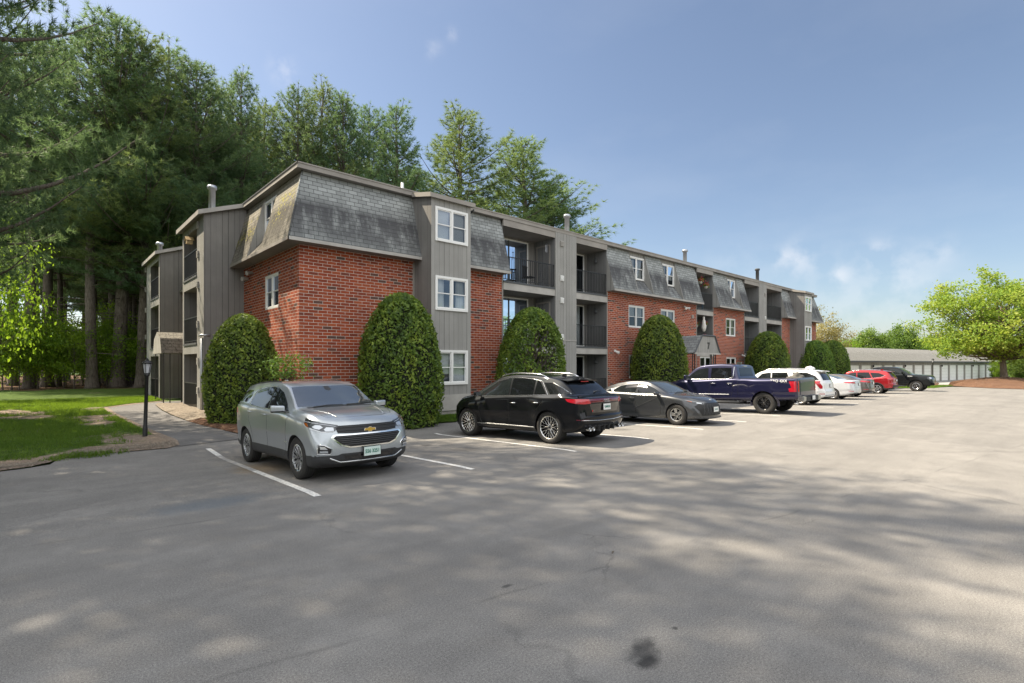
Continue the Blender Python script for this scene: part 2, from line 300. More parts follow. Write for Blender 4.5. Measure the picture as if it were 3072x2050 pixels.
# --- shingles
def shingle(name, lo, hi, dark, moss=False, z0=5.78, z1=8.1):
    n = N(name); uv = n.uv(); p = n.pos()
    bt = n.a('ShaderNodeTexBrick'); bt.offset = 0.5; n.lk(uv, bt.inputs['Vector'])
    bt.inputs['Color1'].default_value = (0, 0, 0, 1); bt.inputs['Color2'].default_value = (1, 1, 1, 1); bt.inputs['Mortar'].default_value = (0, 0, 0, 1)
    bt.inputs['Scale'].default_value = 1; bt.inputs['Brick Width'].default_value = 0.305; bt.inputs['Row Height'].default_value = 0.142
    bt.inputs['Mortar Size'].default_value = 0.008; bt.inputs['Mortar Smooth'].default_value = 0.1
    c = n.mix(bt.outputs['Color'], lo, hi)
    c = n.mix(n.ramp(n.noise(uv, 80, 3), [(0.35, 0.35), (0.6, 0)]), c, tuple(x * 0.6 for x in lo))
    sx = n.a('ShaderNodeSeparateXYZ'); n.lk(p, sx.inputs[0])
    t = n.math('DIVIDE', n.math('SUBTRACT', sx.outputs[2], z0), z1 - z0)
    mp = n.a('ShaderNodeMapping'); mp.inputs['Scale'].default_value = (2.2, 2.2, 0.35); n.lk(p, mp.inputs[0])
    st = n.math('ADD', n.noise(mp.outputs[0], 1.3, 7, 0.66), n.math('MULTIPLY', n.noise(p, 0.6, 3), 0.55))
    band = n.ramp(t, [(0.0, 0.45), (0.15, 0.8), (0.50, 1.0), (0.64, 0.22), (0.80, 0.0)])
    st = n.math('MULTIPLY', n.ramp(st, [(0.58, 0.22), (0.80, 1.0)]), band)
    c = n.mix(n.math('MULTIPLY', st, 0.95), c, dark)
    if moss:
        ms_ = n.ramp(n.math('ADD', n.noise(p, 9, 6, 0.7), n.math('MULTIPLY', n.noise(p, 1.1, 3), 0.6)), [(0.83, 0), (0.93, 1)])
        bandm = n.ramp(t, [(0.25, 0), (0.45, 1), (0.72, 1), (0.82, 0)])
        c = n.mix(n.math('MULTIPLY', ms_, bandm), c, (0.33, 0.30, 0.045))
        bl = n.ramp(n.noise(p, 8, 6, 0.7), [(0.52, 0), (0.62, 0.8)]); c = n.mix(n.math('MULTIPLY', bl, n.ramp(t, [(0.0, 1), (0.55, 0.9), (0.7, 0)])), c, (0.05, 0.045, 0.04))
    c = n.mix(bt.outputs['Fac'], c, tuple(x * 0.28 for x in lo))
    n.lk(c, n.b.inputs['Base Color']); n.b.inputs['Roughness'].default_value = 0.9; n.b.inputs['Specular IOR Level'].default_value = 0.2
    n.bump(n.math('SUBTRACT', n.math('MULTIPLY', n.noise(uv, 90, 3), 0.3), bt.outputs['Fac']), 0.8, 0.01); return n.m
M['shingle'] = shingle('asphalt_shingle', (0.25, 0.265, 0.262), (0.37, 0.39, 0.385), (0.062, 0.062, 0.068))
M['shingle_side'] = shingle('asphalt_shingle_mossy', (0.25, 0.235, 0.20), (0.32, 0.30, 0.25), (0.06, 0.056, 0.048), moss=True)
M['shingle_grey'] = shingle('asphalt_shingle_garage', (0.19, 0.19, 0.18), (0.25, 0.247, 0.235), (0.16, 0.16, 0.15), z0=2.0, z1=4.4)
# --- bark & leaves
def bark(name, a, b):
    n = N(name); mp = n.a('ShaderNodeMapping'); mp.inputs['Scale'].default_value = (6, 6, 1.2); n.lk(n.obj(), mp.inputs[0])
    f = n.noise(mp.outputs[0], 2.5, 8, 0.7); n.lk(n.mix(n.ramp(f, [(0.35, 0), (0.65, 1)]), a, b), n.b.inputs['Base Color'])
    n.b.inputs['Roughness'].default_value = 0.95; n.b.inputs['Specular IOR Level'].default_value = 0.1; n.bump(f, 0.9, 0.04); return n.m
M['bark'] = bark('pine_bark', (0.07, 0.058, 0.05), (0.19, 0.165, 0.14))
M['bark_light'] = bark('maple_bark', (0.12, 0.095, 0.07), (0.24, 0.19, 0.15))
def leaf(name, dark, mid, lite, trans, tfac=0.45, sc=0.5, rough=0.55):
    n = N(name); p = n.obj()
    oi = n.a('ShaderNodeObjectInfo')
    at = n.a('ShaderNodeAttribute'); at.attribute_name = 'tint'
    f = n.math('ADD', n.math('MULTIPLY', n.noise(p, sc, 4, 0.6), 0.55), n.math('MULTIPLY', at.outputs['Fac'], 0.45))
    c = n.ramp(f, [(0.28, dark), (0.5, mid), (0.74, lite)])
    hs = n.a('ShaderNodeHueSaturation'); n.lk(c, hs.inputs['Color'])
    n.lk(n.math('MULTIPLY_ADD', oi.outputs['Random'], 0.03, 0.485), hs.inputs['Hue']); n.lk(n.math('MULTIPLY_ADD', oi.outputs['Random'], 0.35, 0.85), hs.inputs['Value'])
    n.lk(hs.outputs[0], n.b.inputs['Base Color']); n.b.inputs['Roughness'].default_value = rough; n.b.inputs['Specular IOR Level'].default_value = 0.3
    t = n.a('ShaderNodeBsdfTranslucent'); n.lk(n.mix(0.6, hs.outputs[0], trans), t.inputs[0])
    ms = n.a('ShaderNodeMixShader'); ms.inputs[0].default_value = tfac
    n.lk(n.b.outputs[0], ms.inputs[1]); n.lk(t.outputs[0], ms.inputs[2]); n.lk(ms.outputs[0], n.out.inputs[0]); return n.m
M['needle'] = leaf('pine_needles', (0.036, 0.080, 0.044), (0.080, 0.140, 0.066), (0.160, 0.225, 0.092), (0.26, 0.39, 0.13), 0.42, 0.45)
M['needle_yel'] = leaf('pine_needles_warm', (0.040, 0.082, 0.038), (0.088, 0.145, 0.056), (0.180, 0.240, 0.080), (0.32, 0.42, 0.11), 0.42, 0.45)
M['maple_leaf'] = leaf('spring_maple_leaves', (0.10, 0.165, 0.022), (0.20, 0.285, 0.038), (0.33, 0.34, 0.07), (0.46, 0.54, 0.06), 0.50, 0.6)
M['young_leaf'] = leaf('young_broad_leaves', (0.06, 0.13, 0.015), (0.12, 0.22, 0.02), (0.20, 0.32, 0.03), (0.36, 0.52, 0.03), 0.55, 0.7)
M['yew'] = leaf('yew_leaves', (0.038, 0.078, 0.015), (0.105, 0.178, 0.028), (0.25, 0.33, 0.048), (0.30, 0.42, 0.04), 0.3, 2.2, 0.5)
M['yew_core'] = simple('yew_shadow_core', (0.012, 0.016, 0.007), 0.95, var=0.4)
M['far_leaf'] = leaf('far_broad_leaves', (0.050, 0.10, 0.018), (0.10, 0.18, 0.03), (0.17, 0.25, 0.045), (0.25, 0.38, 0.05), 0.4, 0.35)
M['tan_leaf'] = leaf('tan_budding_leaves', (0.16, 0.14, 0.05), (0.28, 0.23, 0.09), (0.36, 0.30, 0.15), (0.45, 0.42, 0.14), 0.4, 0.5)
M['grass'] = leaf('grass_blades', (0.040, 0.085, 0.014), (0.080, 0.145, 0.022), (0.15, 0.225, 0.035), (0.32, 0.48, 0.03), 0.5, 1.2)

class MB:
    """collects faces with a material index and box-projected UVs in metres; builds one object"""
    def __init__(s): s.v = []; s.f = []; s.mi = []; s.uvs = {}
    def poly(s, pts, mi=0, uv=None):
        b = len(s.v); s.v += [tuple(p) for p in pts]; s.f.append(list(range(b, b + len(pts)))); s.mi.append(mi)
        if uv: s.uvs[len(s.f) - 1] = uv
    def box(s, x0, x1, y0, y1, z0, z1, mi=0):
        x0, x1 = min(x0, x1), max(x0, x1); y0, y1 = min(y0, y1), max(y0, y1)
        P = [(x0, y0, z0), (x1, y0, z0), (x1, y1, z0), (x0, y1, z0), (x0, y0, z1), (x1, y0, z1), (x1, y1, z1), (x0, y1, z1)]
        for q in ((0, 3, 2, 1), (4, 5, 6, 7), (0, 1, 5, 4), (1, 2, 6, 5), (2, 3, 7, 6), (3, 0, 4, 7)): s.poly([P[i] for i in q], mi)
    def prism(s, prof, a0, a1, axis='x', mi=0, cap=None):
        """prof: list of 2D points (other, z); extruded along axis"""
        f = (lambda a, p: (a, p[0], p[1])) if axis == 'x' else (lambda a, p: (p[0], a, p[1]))
        k = len(prof)
        for i in range(k):
            j = (i + 1) % k; m = mi[i] if isinstance(mi, (list, tuple)) else mi
            s.poly([f(a0, prof[i]), f(a0, prof[j]), f(a1, prof[j]), f(a1, prof[i])], m)
        cm = cap if cap is not None else (mi if isinstance(mi, int) else mi[0])
        s.poly([f(a0, p) for p in prof], cm); s.poly([f(a1, p) for p in reversed(prof)], cm)
    def tube(s, pts, r, seg=8, mi=0, caps=True):
        pts = [Vector(p) for p in pts]; rs = r if isinstance(r, (list, tuple)) else [r] * len(pts)
        rings = []
        for i, p in enumerate(pts):
            d = (pts[min(i + 1, len(pts) - 1)] - pts[max(i - 1, 0)]).normalized()
            u = d.cross(Vector((0, 0, 1)) if abs(d.z) < 0.9 else Vector((1, 0, 0))).normalized(); w = d.cross(u)
            b = len(s.v)
            for k in range(seg):
                a = 2 * math.pi * k / seg; s.v.append(tuple(p + (u * math.cos(a) + w * math.sin(a)) * rs[i]))
            rings.append(b)
        for i in range(len(rings) - 1):
            for k in range(seg):
                k2 = (k + 1) % seg; s.f.append([rings[i] + k, rings[i] + k2, rings[i + 1] + k2, rings[i + 1] + k]); s.mi.append(mi)
        if caps:
            s.f.append([rings[0] + k for k in range(seg)][::-1]); s.mi.append(mi); s.f.append([rings[-1] + k for k in range(seg)]); s.mi.append(mi)
    def lathe(s, prof, c=(0, 0, 0), axis='z', seg=24, mi=0):
        """prof: (r, h) list"""
        base = len(s.v)
        for (r, h) in prof:
            for k in range(seg):
                a = 2 * math.pi * k / seg; x, y = r * math.cos(a), r * math.sin(a)
                s.v.append((c[0] + x, c[1] + y, c[2] + h) if axis == 'z' else (c[0] + x, c[1] + h, c[2] + y) if axis == 'y' else (c[0] + h, c[1] + x, c[2] + y))
        for i in range(len(prof) - 1):
            for k in range(seg):
                k2 = (k + 1) % seg; s.f.append([base + i * seg + k, base + i * seg + k2, base + (i + 1) * seg + k2, base + (i + 1) * seg + k]); s.mi.append(mi)
    def build(s, name, mats, parent=None, smooth=False, recalc=True):
        me = bpy.data.meshes.new(name); me.from_pydata(s.v, [], s.f)
        mats = mats if isinstance(mats, (list, tuple)) else [mats]
        for m in mats: me.materials.append(M[m] if isinstance(m, str) else m)
        me.polygons.foreach_set('material_index', s.mi)
        if recalc:
            bm = bmesh.new(); bm.from_mesh(me); bmesh.ops.recalc_face_normals(bm, faces=bm.faces); bm.to_mesh(me); bm.free()
        uvl = me.uv_layers.new(name='UVMap')
        for pg in me.polygons:
            nrm = pg.normal; ax, ay, azz = abs(nrm.x), abs(nrm.y), abs(nrm.z)
            for li in pg.loop_indices:
                co = me.vertices[me.loops[li].vertex_index].co
                if azz > 0.93: uvl.data[li].uv = (co.x, co.y)
                elif ax > ay: uvl.data[li].uv = (co.y, co.z)
                else: uvl.data[li].uv = (co.x, co.z)
        if smooth:
            me.polygons.foreach_set('use_smooth', [True] * len(me.polygons))
        me.update()
        return link_mesh(name, me, parent)

def np_mesh(name, V, F, mat, tint=None, smooth=False):
    """V (n,3) float, F (m,k) int with constant k"""
    me = bpy.data.meshes.new(name); V = np.asarray(V, np.float32); F = np.asarray(F, np.int32)
    me.vertices.add(len(V)); me.vertices.foreach_set('co', V.ravel())
    k = F.shape[1]; me.loops.add(F.size); me.loops.foreach_set('vertex_index', F.ravel())
    me.polygons.add(len(F)); me.polygons.foreach_set('loop_start', np.arange(0, F.size, k, dtype=np.int32))
    me.polygons.foreach_set('loop_total', np.full(len(F), k, np.int32))
    if tint is not None:
        a = me.attributes.new('tint', 'FLOAT', 'FACE'); a.data.foreach_set('value', np.asarray(tint, np.float32))
    me.update(calc_edges=True)
    for m in (mat if isinstance(mat, (list, tuple)) else [mat]): me.materials.append(M[m])
    return me
def join_np(parts):
    """parts: list of (V,F,matidx,tint) with possibly different k -> padded not allowed; all k equal"""
    Vs, Fs, Ms, Ts = [], [], [], []; off = 0
    for V, F, mi, t in parts:
        Vs.append(V); Fs.append(np.asarray(F) + off); off += len(V); Ms.append(np.full(len(F), mi)); Ts.append(np.full(len(F), 0.5) if t is None else t)
    return np.concatenate(Vs), np.concatenate(Fs), np.concatenate(Ms), np.concatenate(Ts)

TY = [-100, 7.8, 12.6, 14.4, 15.5, 18, 23, 40]; TZ = [0, 0, -.15, -.08, 0, .02, .08, .15]
def gz(x, y): return float(np.interp(y, TY, TZ)) - 0.006 * max(0, min(x, 120) - 22)
def patch(name, pts, off, mat, kind='structure', thick=0.0, grid=None, bumpf=None):
    """polygon laid on the ground at height gz+off, cut along the ground's break lines"""
    bm = bmesh.new(); vs_ = [bm.verts.new((x, y, 0)) for x, y in pts]; bm.faces.new(vs_)
    cuts = [((0, y, 0), (0, 1, 0)) for y in TY[1:]] + [((22, 0, 0), (1, 0, 0))]
    if grid:
        xs = [p[0] for p in pts]; ys = [p[1] for p in pts]
        cuts += [((x, 0, 0), (1, 0, 0)) for x in np.arange(min(xs), max(xs), grid)] + [((0, y, 0), (0, 1, 0)) for y in np.arange(min(ys), max(ys), grid)]
    for co, no in cuts:
        bmesh.ops.bisect_plane(bm, geom=bm.verts[:] + bm.edges[:] + bm.faces[:], plane_co=co, plane_no=no)
    bnd = set(v for e in bm.edges if e.is_boundary for v in e.verts)
    for v in bm.verts:
        e = 0.0 if (v in bnd or not bumpf) else bumpf(v.co.x, v.co.y)
        v.co.z = gz(v.co.x, v.co.y) + off + e
    bmesh.ops.triangulate(bm, faces=bm.faces)
    bmesh.ops.recalc_face_normals(bm, faces=bm.faces)
    if bm.faces and sum(f.normal.z for f in bm.faces) < 0: bmesh.ops.reverse_faces(bm, faces=bm.faces)
    me = bpy.data.meshes.new(name); bm.to_mesh(me); bm.free(); me.materials.append(M[mat])
    o = link_mesh(name, me); 
    if kind: tag(o, kind=kind)
    return o
# ------------------------------------------------------------------ ground
bm = bmesh.new()
gx = [-1500, -200, -80, 22, 60, 120, 1500]; gy = [-1500, -200, 7.8, 12.6, 14.4, 15.5, 18, 23, 40, 150, 1500]
vv = [[bm.verts.new((x, y, gz(x, y) - 0.06)) for x in gx] for y in gy]
for j in range(len(gy) - 1):
    for i in range(len(gx) - 1): bm.faces.new((vv[j][i], vv[j][i + 1], vv[j + 1][i + 1], vv[j + 1][i]))
me = bpy.data.meshes.new('ground'); bm.to_mesh(me); bm.free(); me.materials.append(M['farland'])
tag(link_mesh('ground', me), kind='structure')

LOT = [(-60, 13.0), (-8, 13.45), (-0.52, 13.71), (-0.1, 13.8), (0.19, 13.95), (0.33, 14.45), (1.51, 14.57), (2.2, 14.52), (2.45, 14.7), (2.5, 15.1), (3.2, 15.5), (4.04, 15.41), (4.6, 14.95), (6.5, 14.75), (8.79, 14.62), (10.48, 14.42), (18, 14.4), (60, 14.3), (64, 14.3), (64, -60), (-60, -60)]
patch('parking_lot', LOT, 0.0, 'asphalt')
PATH = [(2.45, 14.6), (2.55, 15.4), (2.33, 17.76), (2.19, 20.68), (2.05, 23.83), (2.09, 26.9), (1.2, 27.6), (-4, 29.0), (-4, 30.2), (1.6, 29.3), (3.28, 28.9), (4.11, 29.6), (6.1, 29.9), (6.1, 27.9), (3.83, 27.5), (3.6, 24.25), (3.55, 22.21), (3.6, 20.22), (4.04, 15.41), (4.6, 14.9)]
PATH2 = [(2.45, 14.6), (2.55, 15.4), (2.33, 17.76), (2.19, 20.68), (2.05, 23.83), (2.09, 27.2), (3.28, 28.7), (4.11, 29.4), (6.1, 29.9), (6.1, 27.9), (3.83, 27.5), (3.6, 24.25), (3.55, 22.21), (3.6, 20.22), (4.04, 15.41), (4.6, 14.9)]
patch('footpath', PATH2, 0.012, 'path')
rnd = random.Random(3)
LAWN = [(-60, 13.25), (-20, 13.4), (-8, 13.6), (-0.6, 13.95), (-0.1, 14.15), (0.25, 14.65), (0.9, 14.8), (1.5, 14.75), (2.05, 14.8), (2.40, 15.2), (2.33, 15.9), (2.23, 17.76), (2.09, 20.68), (1.97, 23.83), (1.95, 27.2), (3.1, 28.9), (4.0, 29.6), (4.6, 30.2), (4.6, 37), (6, 46), (-1.8, 47.2), (-60, 50)]
bl = lambda x, y: 0.03 * math.sin(x * 1.3 + 2) * math.sin(y * 0.9) + 0.02 * math.sin(x * 3.1) * math.cos(y * 2.3)
patch('lawn', LAWN, 0.035, 'turf', grid=0.8, bumpf=bl)
EDGE = [(-60, 12.9), (-20, 13.1), (-8, 13.35), (-1.2, 13.6), (-0.52, 13.72), (-0.1, 13.85), (0.18, 14.1), (0.36, 14.5), (0.9, 14.56), (1.51, 14.52), (2.25, 14.48), (2.55, 14.72), (2.6, 15.3), (2.42, 17.76), (2.28, 20.68), (2.14, 23.83), (2.15, 27.1), (3.35, 28.6), (4.2, 29.4), (4.7, 30.1), (4.3, 31), (1.0, 29), (0.5, 22), (-2, 16.2), (-30, 15.5), (-60, 15)]
patch('dirt_border', EDGE, 0.02, 'dirt')
patch('forest_floor', [(-120, 46.5), (-1.8, 46.0), (6.5, 44.5), (60, 44.5), (60, 110), (-120, 110)], 0.03, 'forest')
patch('gravel_bed', [(3.83, 27.45), (6.1, 27.8), (6.1, 22.6), (5.6, 20.3), (4.6, 19.4), (3.62, 19.7), (3.57, 22.21), (3.62, 24.25)], 0.03, 'gravel', grid=0.35, bumpf=lambda x, y: 0.05 + 0.02 * math.sin(5 * x + 3 * y))
patch('mulch_bed', [(3.60, 19.8), (4.6, 19.5), (6.1, 21.5), (6.1, 16.65), (10.3, 16.65), (10.31, 15.5), (9.9, 14.75), (9.3, 14.62), (8.79, 14.64), (6.5, 14.77), (4.7, 14.95), (4.08, 15.45), (3.75, 18.0)], 0.022, 'mulch', grid=0.35, bumpf=lambda x, y: 0.07 + 0.03 * math.sin(3 * x) * math.cos(2.4 * y))
patch('front_lawn', [(9.35, 14.66), (9.95, 14.75), (10.35, 15.5), (10.6, 15.6), (54, 16.8), (60, 16.8), (60, 14.35), (18, 14.43), (10.48, 14.46)], 0.03, 'turf', grid=0.6, bumpf=lambda x, y: 0.03)
for cx in (14.7, 24.1, 38.1, 48.0, 52.1):
    patch('mulch_bed', [(cx + 1.75 * math.cos(a), 15.35 + 0.95 * math.sin(a)) for a in [k * math.pi / 9 for k in range(18)]], 0.07, 'mulch')
# stall lines
for i, x in enumerate([3.0, 5.84, 8.70, 11.52, 14.37, 17.26, 20.15, 23.3, 26.2, 30.0, 32.6, 36.2, 39.8, 42.9, 46.3, 48.9, 52.2]):
    y0, y1 = 7.45, (14.0 if i == 0 else 12.9); w = 0.055
    segs = [(y0, 10.4, 'paint'), (10.4, 13.0, 'paint_old'), (13.0, 14.0, 'paint')] if i == 0 else [(y0, y1, 'paint')]
    mb = MB(); mats = ['paint', 'paint_old']
    for (a, b, m) in segs:
        ys = [a] + [t for t in TY if a < t < b] + [b]
        for p_, q_ in zip(ys[:-1], ys[1:]):
            mb.poly([(x - w, p_, gz(x, p_) + 0.006), (x + w, p_, gz(x, p_) + 0.006), (x + w, q_, gz(x, q_) + 0.006), (x - w, q_, gz(x, q_) + 0.006)], mats.index(m))
    o = mb.build('stall_line', mats, None); tag(o, kind='structure')
# far side: island, verge and pale driveway
patch('driveway', [(62.0, 14.3), (66, 9.5), (70, 9.0), (84, 9.2), (122, 9.5), (122, 30), (64, 30), (62, 20)], 0.012, 'drive')
patch('verge', [(57.5, 14.3), (62, 14.0), (66.5, 11.4), (69.6, 9.4), (67.3, 8.75), (63.4, 8.6), (59.8, 9.3), (57.7, 11.0)], 0.05, 'turf')
ISL = [(69.5, 9.3), (66.2, 8.3), (63.6, 7.0), (61.8, 5.2), (61.4, 3.0), (62.5, -1.5), (66, -6), (75, -9), (90, -9), (92, 2), (86, 8), (78, 9.6)]
patch('mulch_island', ISL, 0.03, 'mulch', grid=1.2, bumpf=lambda x, y: 0.75 * math.exp(-(((x - 70.5) / 5.5) ** 2 + ((y - 5.2) / 3.6) ** 2)) + 0.15 + 0.05 * math.sin(2 * x) * math.sin(1.7 * y))

# ------------------------------------------------------------------ the apartment building
X0, Y0, XE, YE = 6.10, 16.65, 53.5, 42.5
B = empty('apartment_building', (X0, Y0, 0), 0, 'three storey brick and grey board apartment building with shingled mansard top floor', 'building')
def bpart(mb, name, mats, smooth=False, parent=None):
    o = mb.build(name, mats, None, smooth)
    p = parent or B; o.parent = p
    o.matrix_parent_inverse = Matrix.Translation(-Vector((X0, Y0, 0)))   # everything is modelled in world coordinates
    return o
def sub(mb, name, mats, parent, smooth=False):
    o = mb.build(name, mats, None, smooth); o.parent = parent
    return o
def wall(mb, axis, plane, a0, a1, z0, z1, holes=(), depth=0.12, mi=0):
    """vertical wall with openings; axis 'y' = plane at y, running in x. reveals go to plane+depth"""
    A = sorted(set([a0, a1] + [h[0] for h in holes] + [h[1] for h in holes])); Z = sorted(set([z0, z1] + [h[2] for h in holes] + [h[3] for h in holes]))
    A = [a for a in A if a0 <= a <= a1]; Z = [z for z in Z if z0 <= z <= z1]
    P = (lambda a, d, z: (a, plane + d, z)) if axis == 'y' else (lambda a, d, z: (plane + d, a, z))
    for i in range(len(A) - 1):
        for j in range(len(Z) - 1):
            ca, cz = (A[i] + A[i + 1]) / 2, (Z[j] + Z[j + 1]) / 2
            if any(h[0] < ca < h[1] and h[2] < cz < h[3] for h in holes): continue
            mb.poly([P(A[i], 0, Z[j]), P(A[i + 1], 0, Z[j]), P(A[i + 1], 0, Z[j + 1]), P(A[i], 0, Z[j + 1])], mi)
    for h in holes:
        a, b, c, d = h
        for q in (((a, c), (a, d)), ((a, d), (b, d)), ((b, d), (b, c)), ((b, c), (a, c))):
            (p1, q1), (p2, q2) = q
            mb.poly([P(p1, 0, q1), P(p2, 0, q2), P(p2, depth, q2), P(p1, depth, q1)], mi)
def window(axis, plane, a0, a1, z0, z1, units=2, cover='blind', proud=0.025, casing=0.07, seed=0, lift=0.0):
    """white vinyl double-hung window; plane = wall plane, outward is -axis"""
    P = (lambda a, d: (a, plane + d)) if axis == 'y' else (lambda a, d: (plane + d, a))
    def bx(mb, a, b, d0, d1, c, d, mi=0):
        p, q = P(a, d0), P(b, d1); mb.box(p[0], q[0], p[1], q[1], c, d, mi)
    mb = MB(); c = casing
    bx(mb, a0, a0 + c, -proud, 0.05, z0, z1); bx(mb, a1 - c, a1, -proud, 0.05, z0, z1)
    bx(mb, a0 + c, a1 - c, -proud, 0.05, z1 - c, z1); bx(mb, a0 + c - .0, a1 - c, -proud - 0.02, 0.05, z0, z0 + c)
    n_ = units; W = (a1 - a0 - 2 * c - (n_ - 1) * c) / n_; zm = (z0 + z1) / 2; s = 0.035
    panes = MB()
    for k in range(n_):
        l = a0 + c + k * (W + c); r_ = l + W
        if k: bx(mb, l - c, l, -proud, 0.05, z0 + c, z1 - c)
        for (za, zb, d0) in ((zm - s / 2, z1 - c, 0.0), (z0 + c, zm + s / 2, 0.018)):
            e0, e1 = d0, d0 + 0.03
            bx(mb, l, l + s, e0, e1, za, zb); bx(mb, r_ - s, r_, e0, e1, za, zb); bx(mb, l + s, r_ - s, e0, e1, za, za + s); bx(mb, l + s, r_ - s, e0, e1, zb - s, zb)
            q = [P(l + s, e0 + 0.015), P(r_ - s, e0 + 0.015)]
            panes.poly([(*q[0], za + s), (*q[1], za + s), (*q[1], zb - s), (*q[0], zb - s)])
    w = bpart(mb, 'window', 'white')
    sub(panes, 'pane', 'glass', w)
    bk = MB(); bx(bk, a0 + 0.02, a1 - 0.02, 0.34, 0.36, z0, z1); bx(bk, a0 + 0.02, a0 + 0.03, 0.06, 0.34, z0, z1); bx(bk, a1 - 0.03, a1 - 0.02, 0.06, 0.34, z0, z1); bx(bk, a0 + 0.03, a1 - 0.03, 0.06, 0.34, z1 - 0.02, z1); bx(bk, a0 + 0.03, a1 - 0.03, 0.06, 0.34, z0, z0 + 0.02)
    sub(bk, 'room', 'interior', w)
    rg = random.Random(seed)
    if cover == 'blind':
        cb = MB()
        for k in range(n_):
            l = a0 + c + k * (W + c); zb = z0 + c + rg.choice([0.0, 0.0, 0.25, 0.5]) * (z1 - z0)
            z = z1 - c - 0.02
            while z > zb:
                p, q = P(l + .02, 0.10), P(l + W - .02, 0.108); cb.box(p[0], q[0], p[1], q[1], z - 0.034, z - 0.002); z -= 0.036
        sub(cb, 'blind', 'blind', w)
    elif cover in ('curtain_white', 'curtain_blue'):
        cb = MB(); fr_ = rg.uniform(0.5, 0.95)
        for (l, r_) in ((a0 + c, a0 + c + (a1 - a0) * fr_ / 2), (a1 - c - (a1 - a0) * fr_ / 2, a1 - c)):
            nn = 26
            pts = [P(l + (r_ - l) * t / nn, 0.13 + 0.022 * math.sin(t * 1.9 + rg.random())) for t in range(nn + 1)]
            for p, q in zip(pts[:-1], pts[1:]): cb.poly([(*p, z0 + 0.1), (*q, z0 + 0.1), (*q, z1 - 0.08), (*p, z1 - 0.08)])
        sub(cb, 'curtain', cover, w)
    return w

# brick walls with their window openings
def brick(x0, x1, z1, wins):
    mb = MB(); wall(mb, 'y', Y0, x0, x1, 0.0, z1, wins); 
    bpart(mb, 'brick_wall', 'brick')
W3 = [(23.82, 25.36, 3.92, 5.14), (27.04, 28.59, 3.92, 5.15), (23.85, 25.36, 1.14, 2.41)]
DOOR = (27.75, 28.95, 0.03, 2.15)
brick(X0, 10.31, 5.72, [])
brick(12.07, 14.68, 5.72, [])
brick(21.87, 31.25, 5.72, W3 + [DOOR])
W1f = (31.68, 33.21, 1.14, 2.40)
mb = MB(); wall(mb, 'y', Y0, 31.25, 33.40, 0.0, 2.55, [W1f]); bpart(mb, 'brick_wall', 'brick')
W4 = [(35.32, 36.82, 3.86, 5.11), (35.40, 36.90, 1.14, 2.38)]
brick(33.40, 38.25, 5.72, W4)
brick(45.2, 47.1, 5.72, []); brick(48.86, XE, 5.72, [])
SW = (18.54, 20.0, 3.87, 5.08)
mb = MB(); wall(mb, 'x', X0, Y0, 22.57, 0.0, 5.72, [SW]); wall(mb, 'x', X0, 26.44, 32.27, 0, 5.72, [(28.6, 29.7, 0.05, 2.2)]); wall(mb, 'x', X0, 36.56, YE, 0, 5.72)
mb.poly([(XE, Y0, 0), (XE, YE, 0), (XE, YE, 5.72), (XE, Y0, 5.72)]); mb.poly([(X0, YE, 0), (XE, YE, 0), (XE, YE, 8.1), (X0, YE, 8.1)])
bpart(mb, 'brick_wall', 'brick')
# inner core so no daylight leaks through
mb = MB(); mb.box(X0 + 0.5, XE - 0.4, 18.55, YE - 0.2, 0, 8.0); bpart(mb, 'light_block_core', 'interior')
for k, (h, cv) in enumerate([(W3[0], 'blind'), (W3[1], 'blind'), (W3[2], 'blind'), (W1f, 'none'), (W4[0], 'curtain_white'), (W4[1], 'none')]):
    window('y', Y0 + 0.045, *h, cover=cv, seed=k)
window('x', X0 + 0.045, *SW, cover='blind', seed=9)
mb = MB()
mb.box(DOOR[0], DOOR[1], Y0 + 0.09, Y0 + 0.13, DOOR[2], DOOR[3], 0)
for a in (DOOR[0], DOOR[1] - 0.07): mb.box(a, a + 0.07, Y0 - 0.01, Y0 + 0.09, DOOR[2], DOOR[3], 1)
mb.box(DOOR[0], DOOR[1], Y0 - 0.012, Y0 + 0.088, DOOR[3], DOOR[3] + 0.07, 1)
mb.box(28.2, 28.27, Y0 + 0.05, Y0 + 0.088, 1.0, 1.12, 2)
d_ = bpart(mb, 'entrance_door', ['dark_trim', 'white', 'galv'])
# corner boards beside the brick panels
mb = MB()
for x in (10.24, 14.61, 21.87, 31.18, 33.40, 38.18, 45.2, 47.03):
    mb = MB(); mb.box(x, x + 0.07, Y0 - 0.02, Y0 - 0.001, 0.1, 5.66); bpart(mb, 'corner_board', 'fascia')

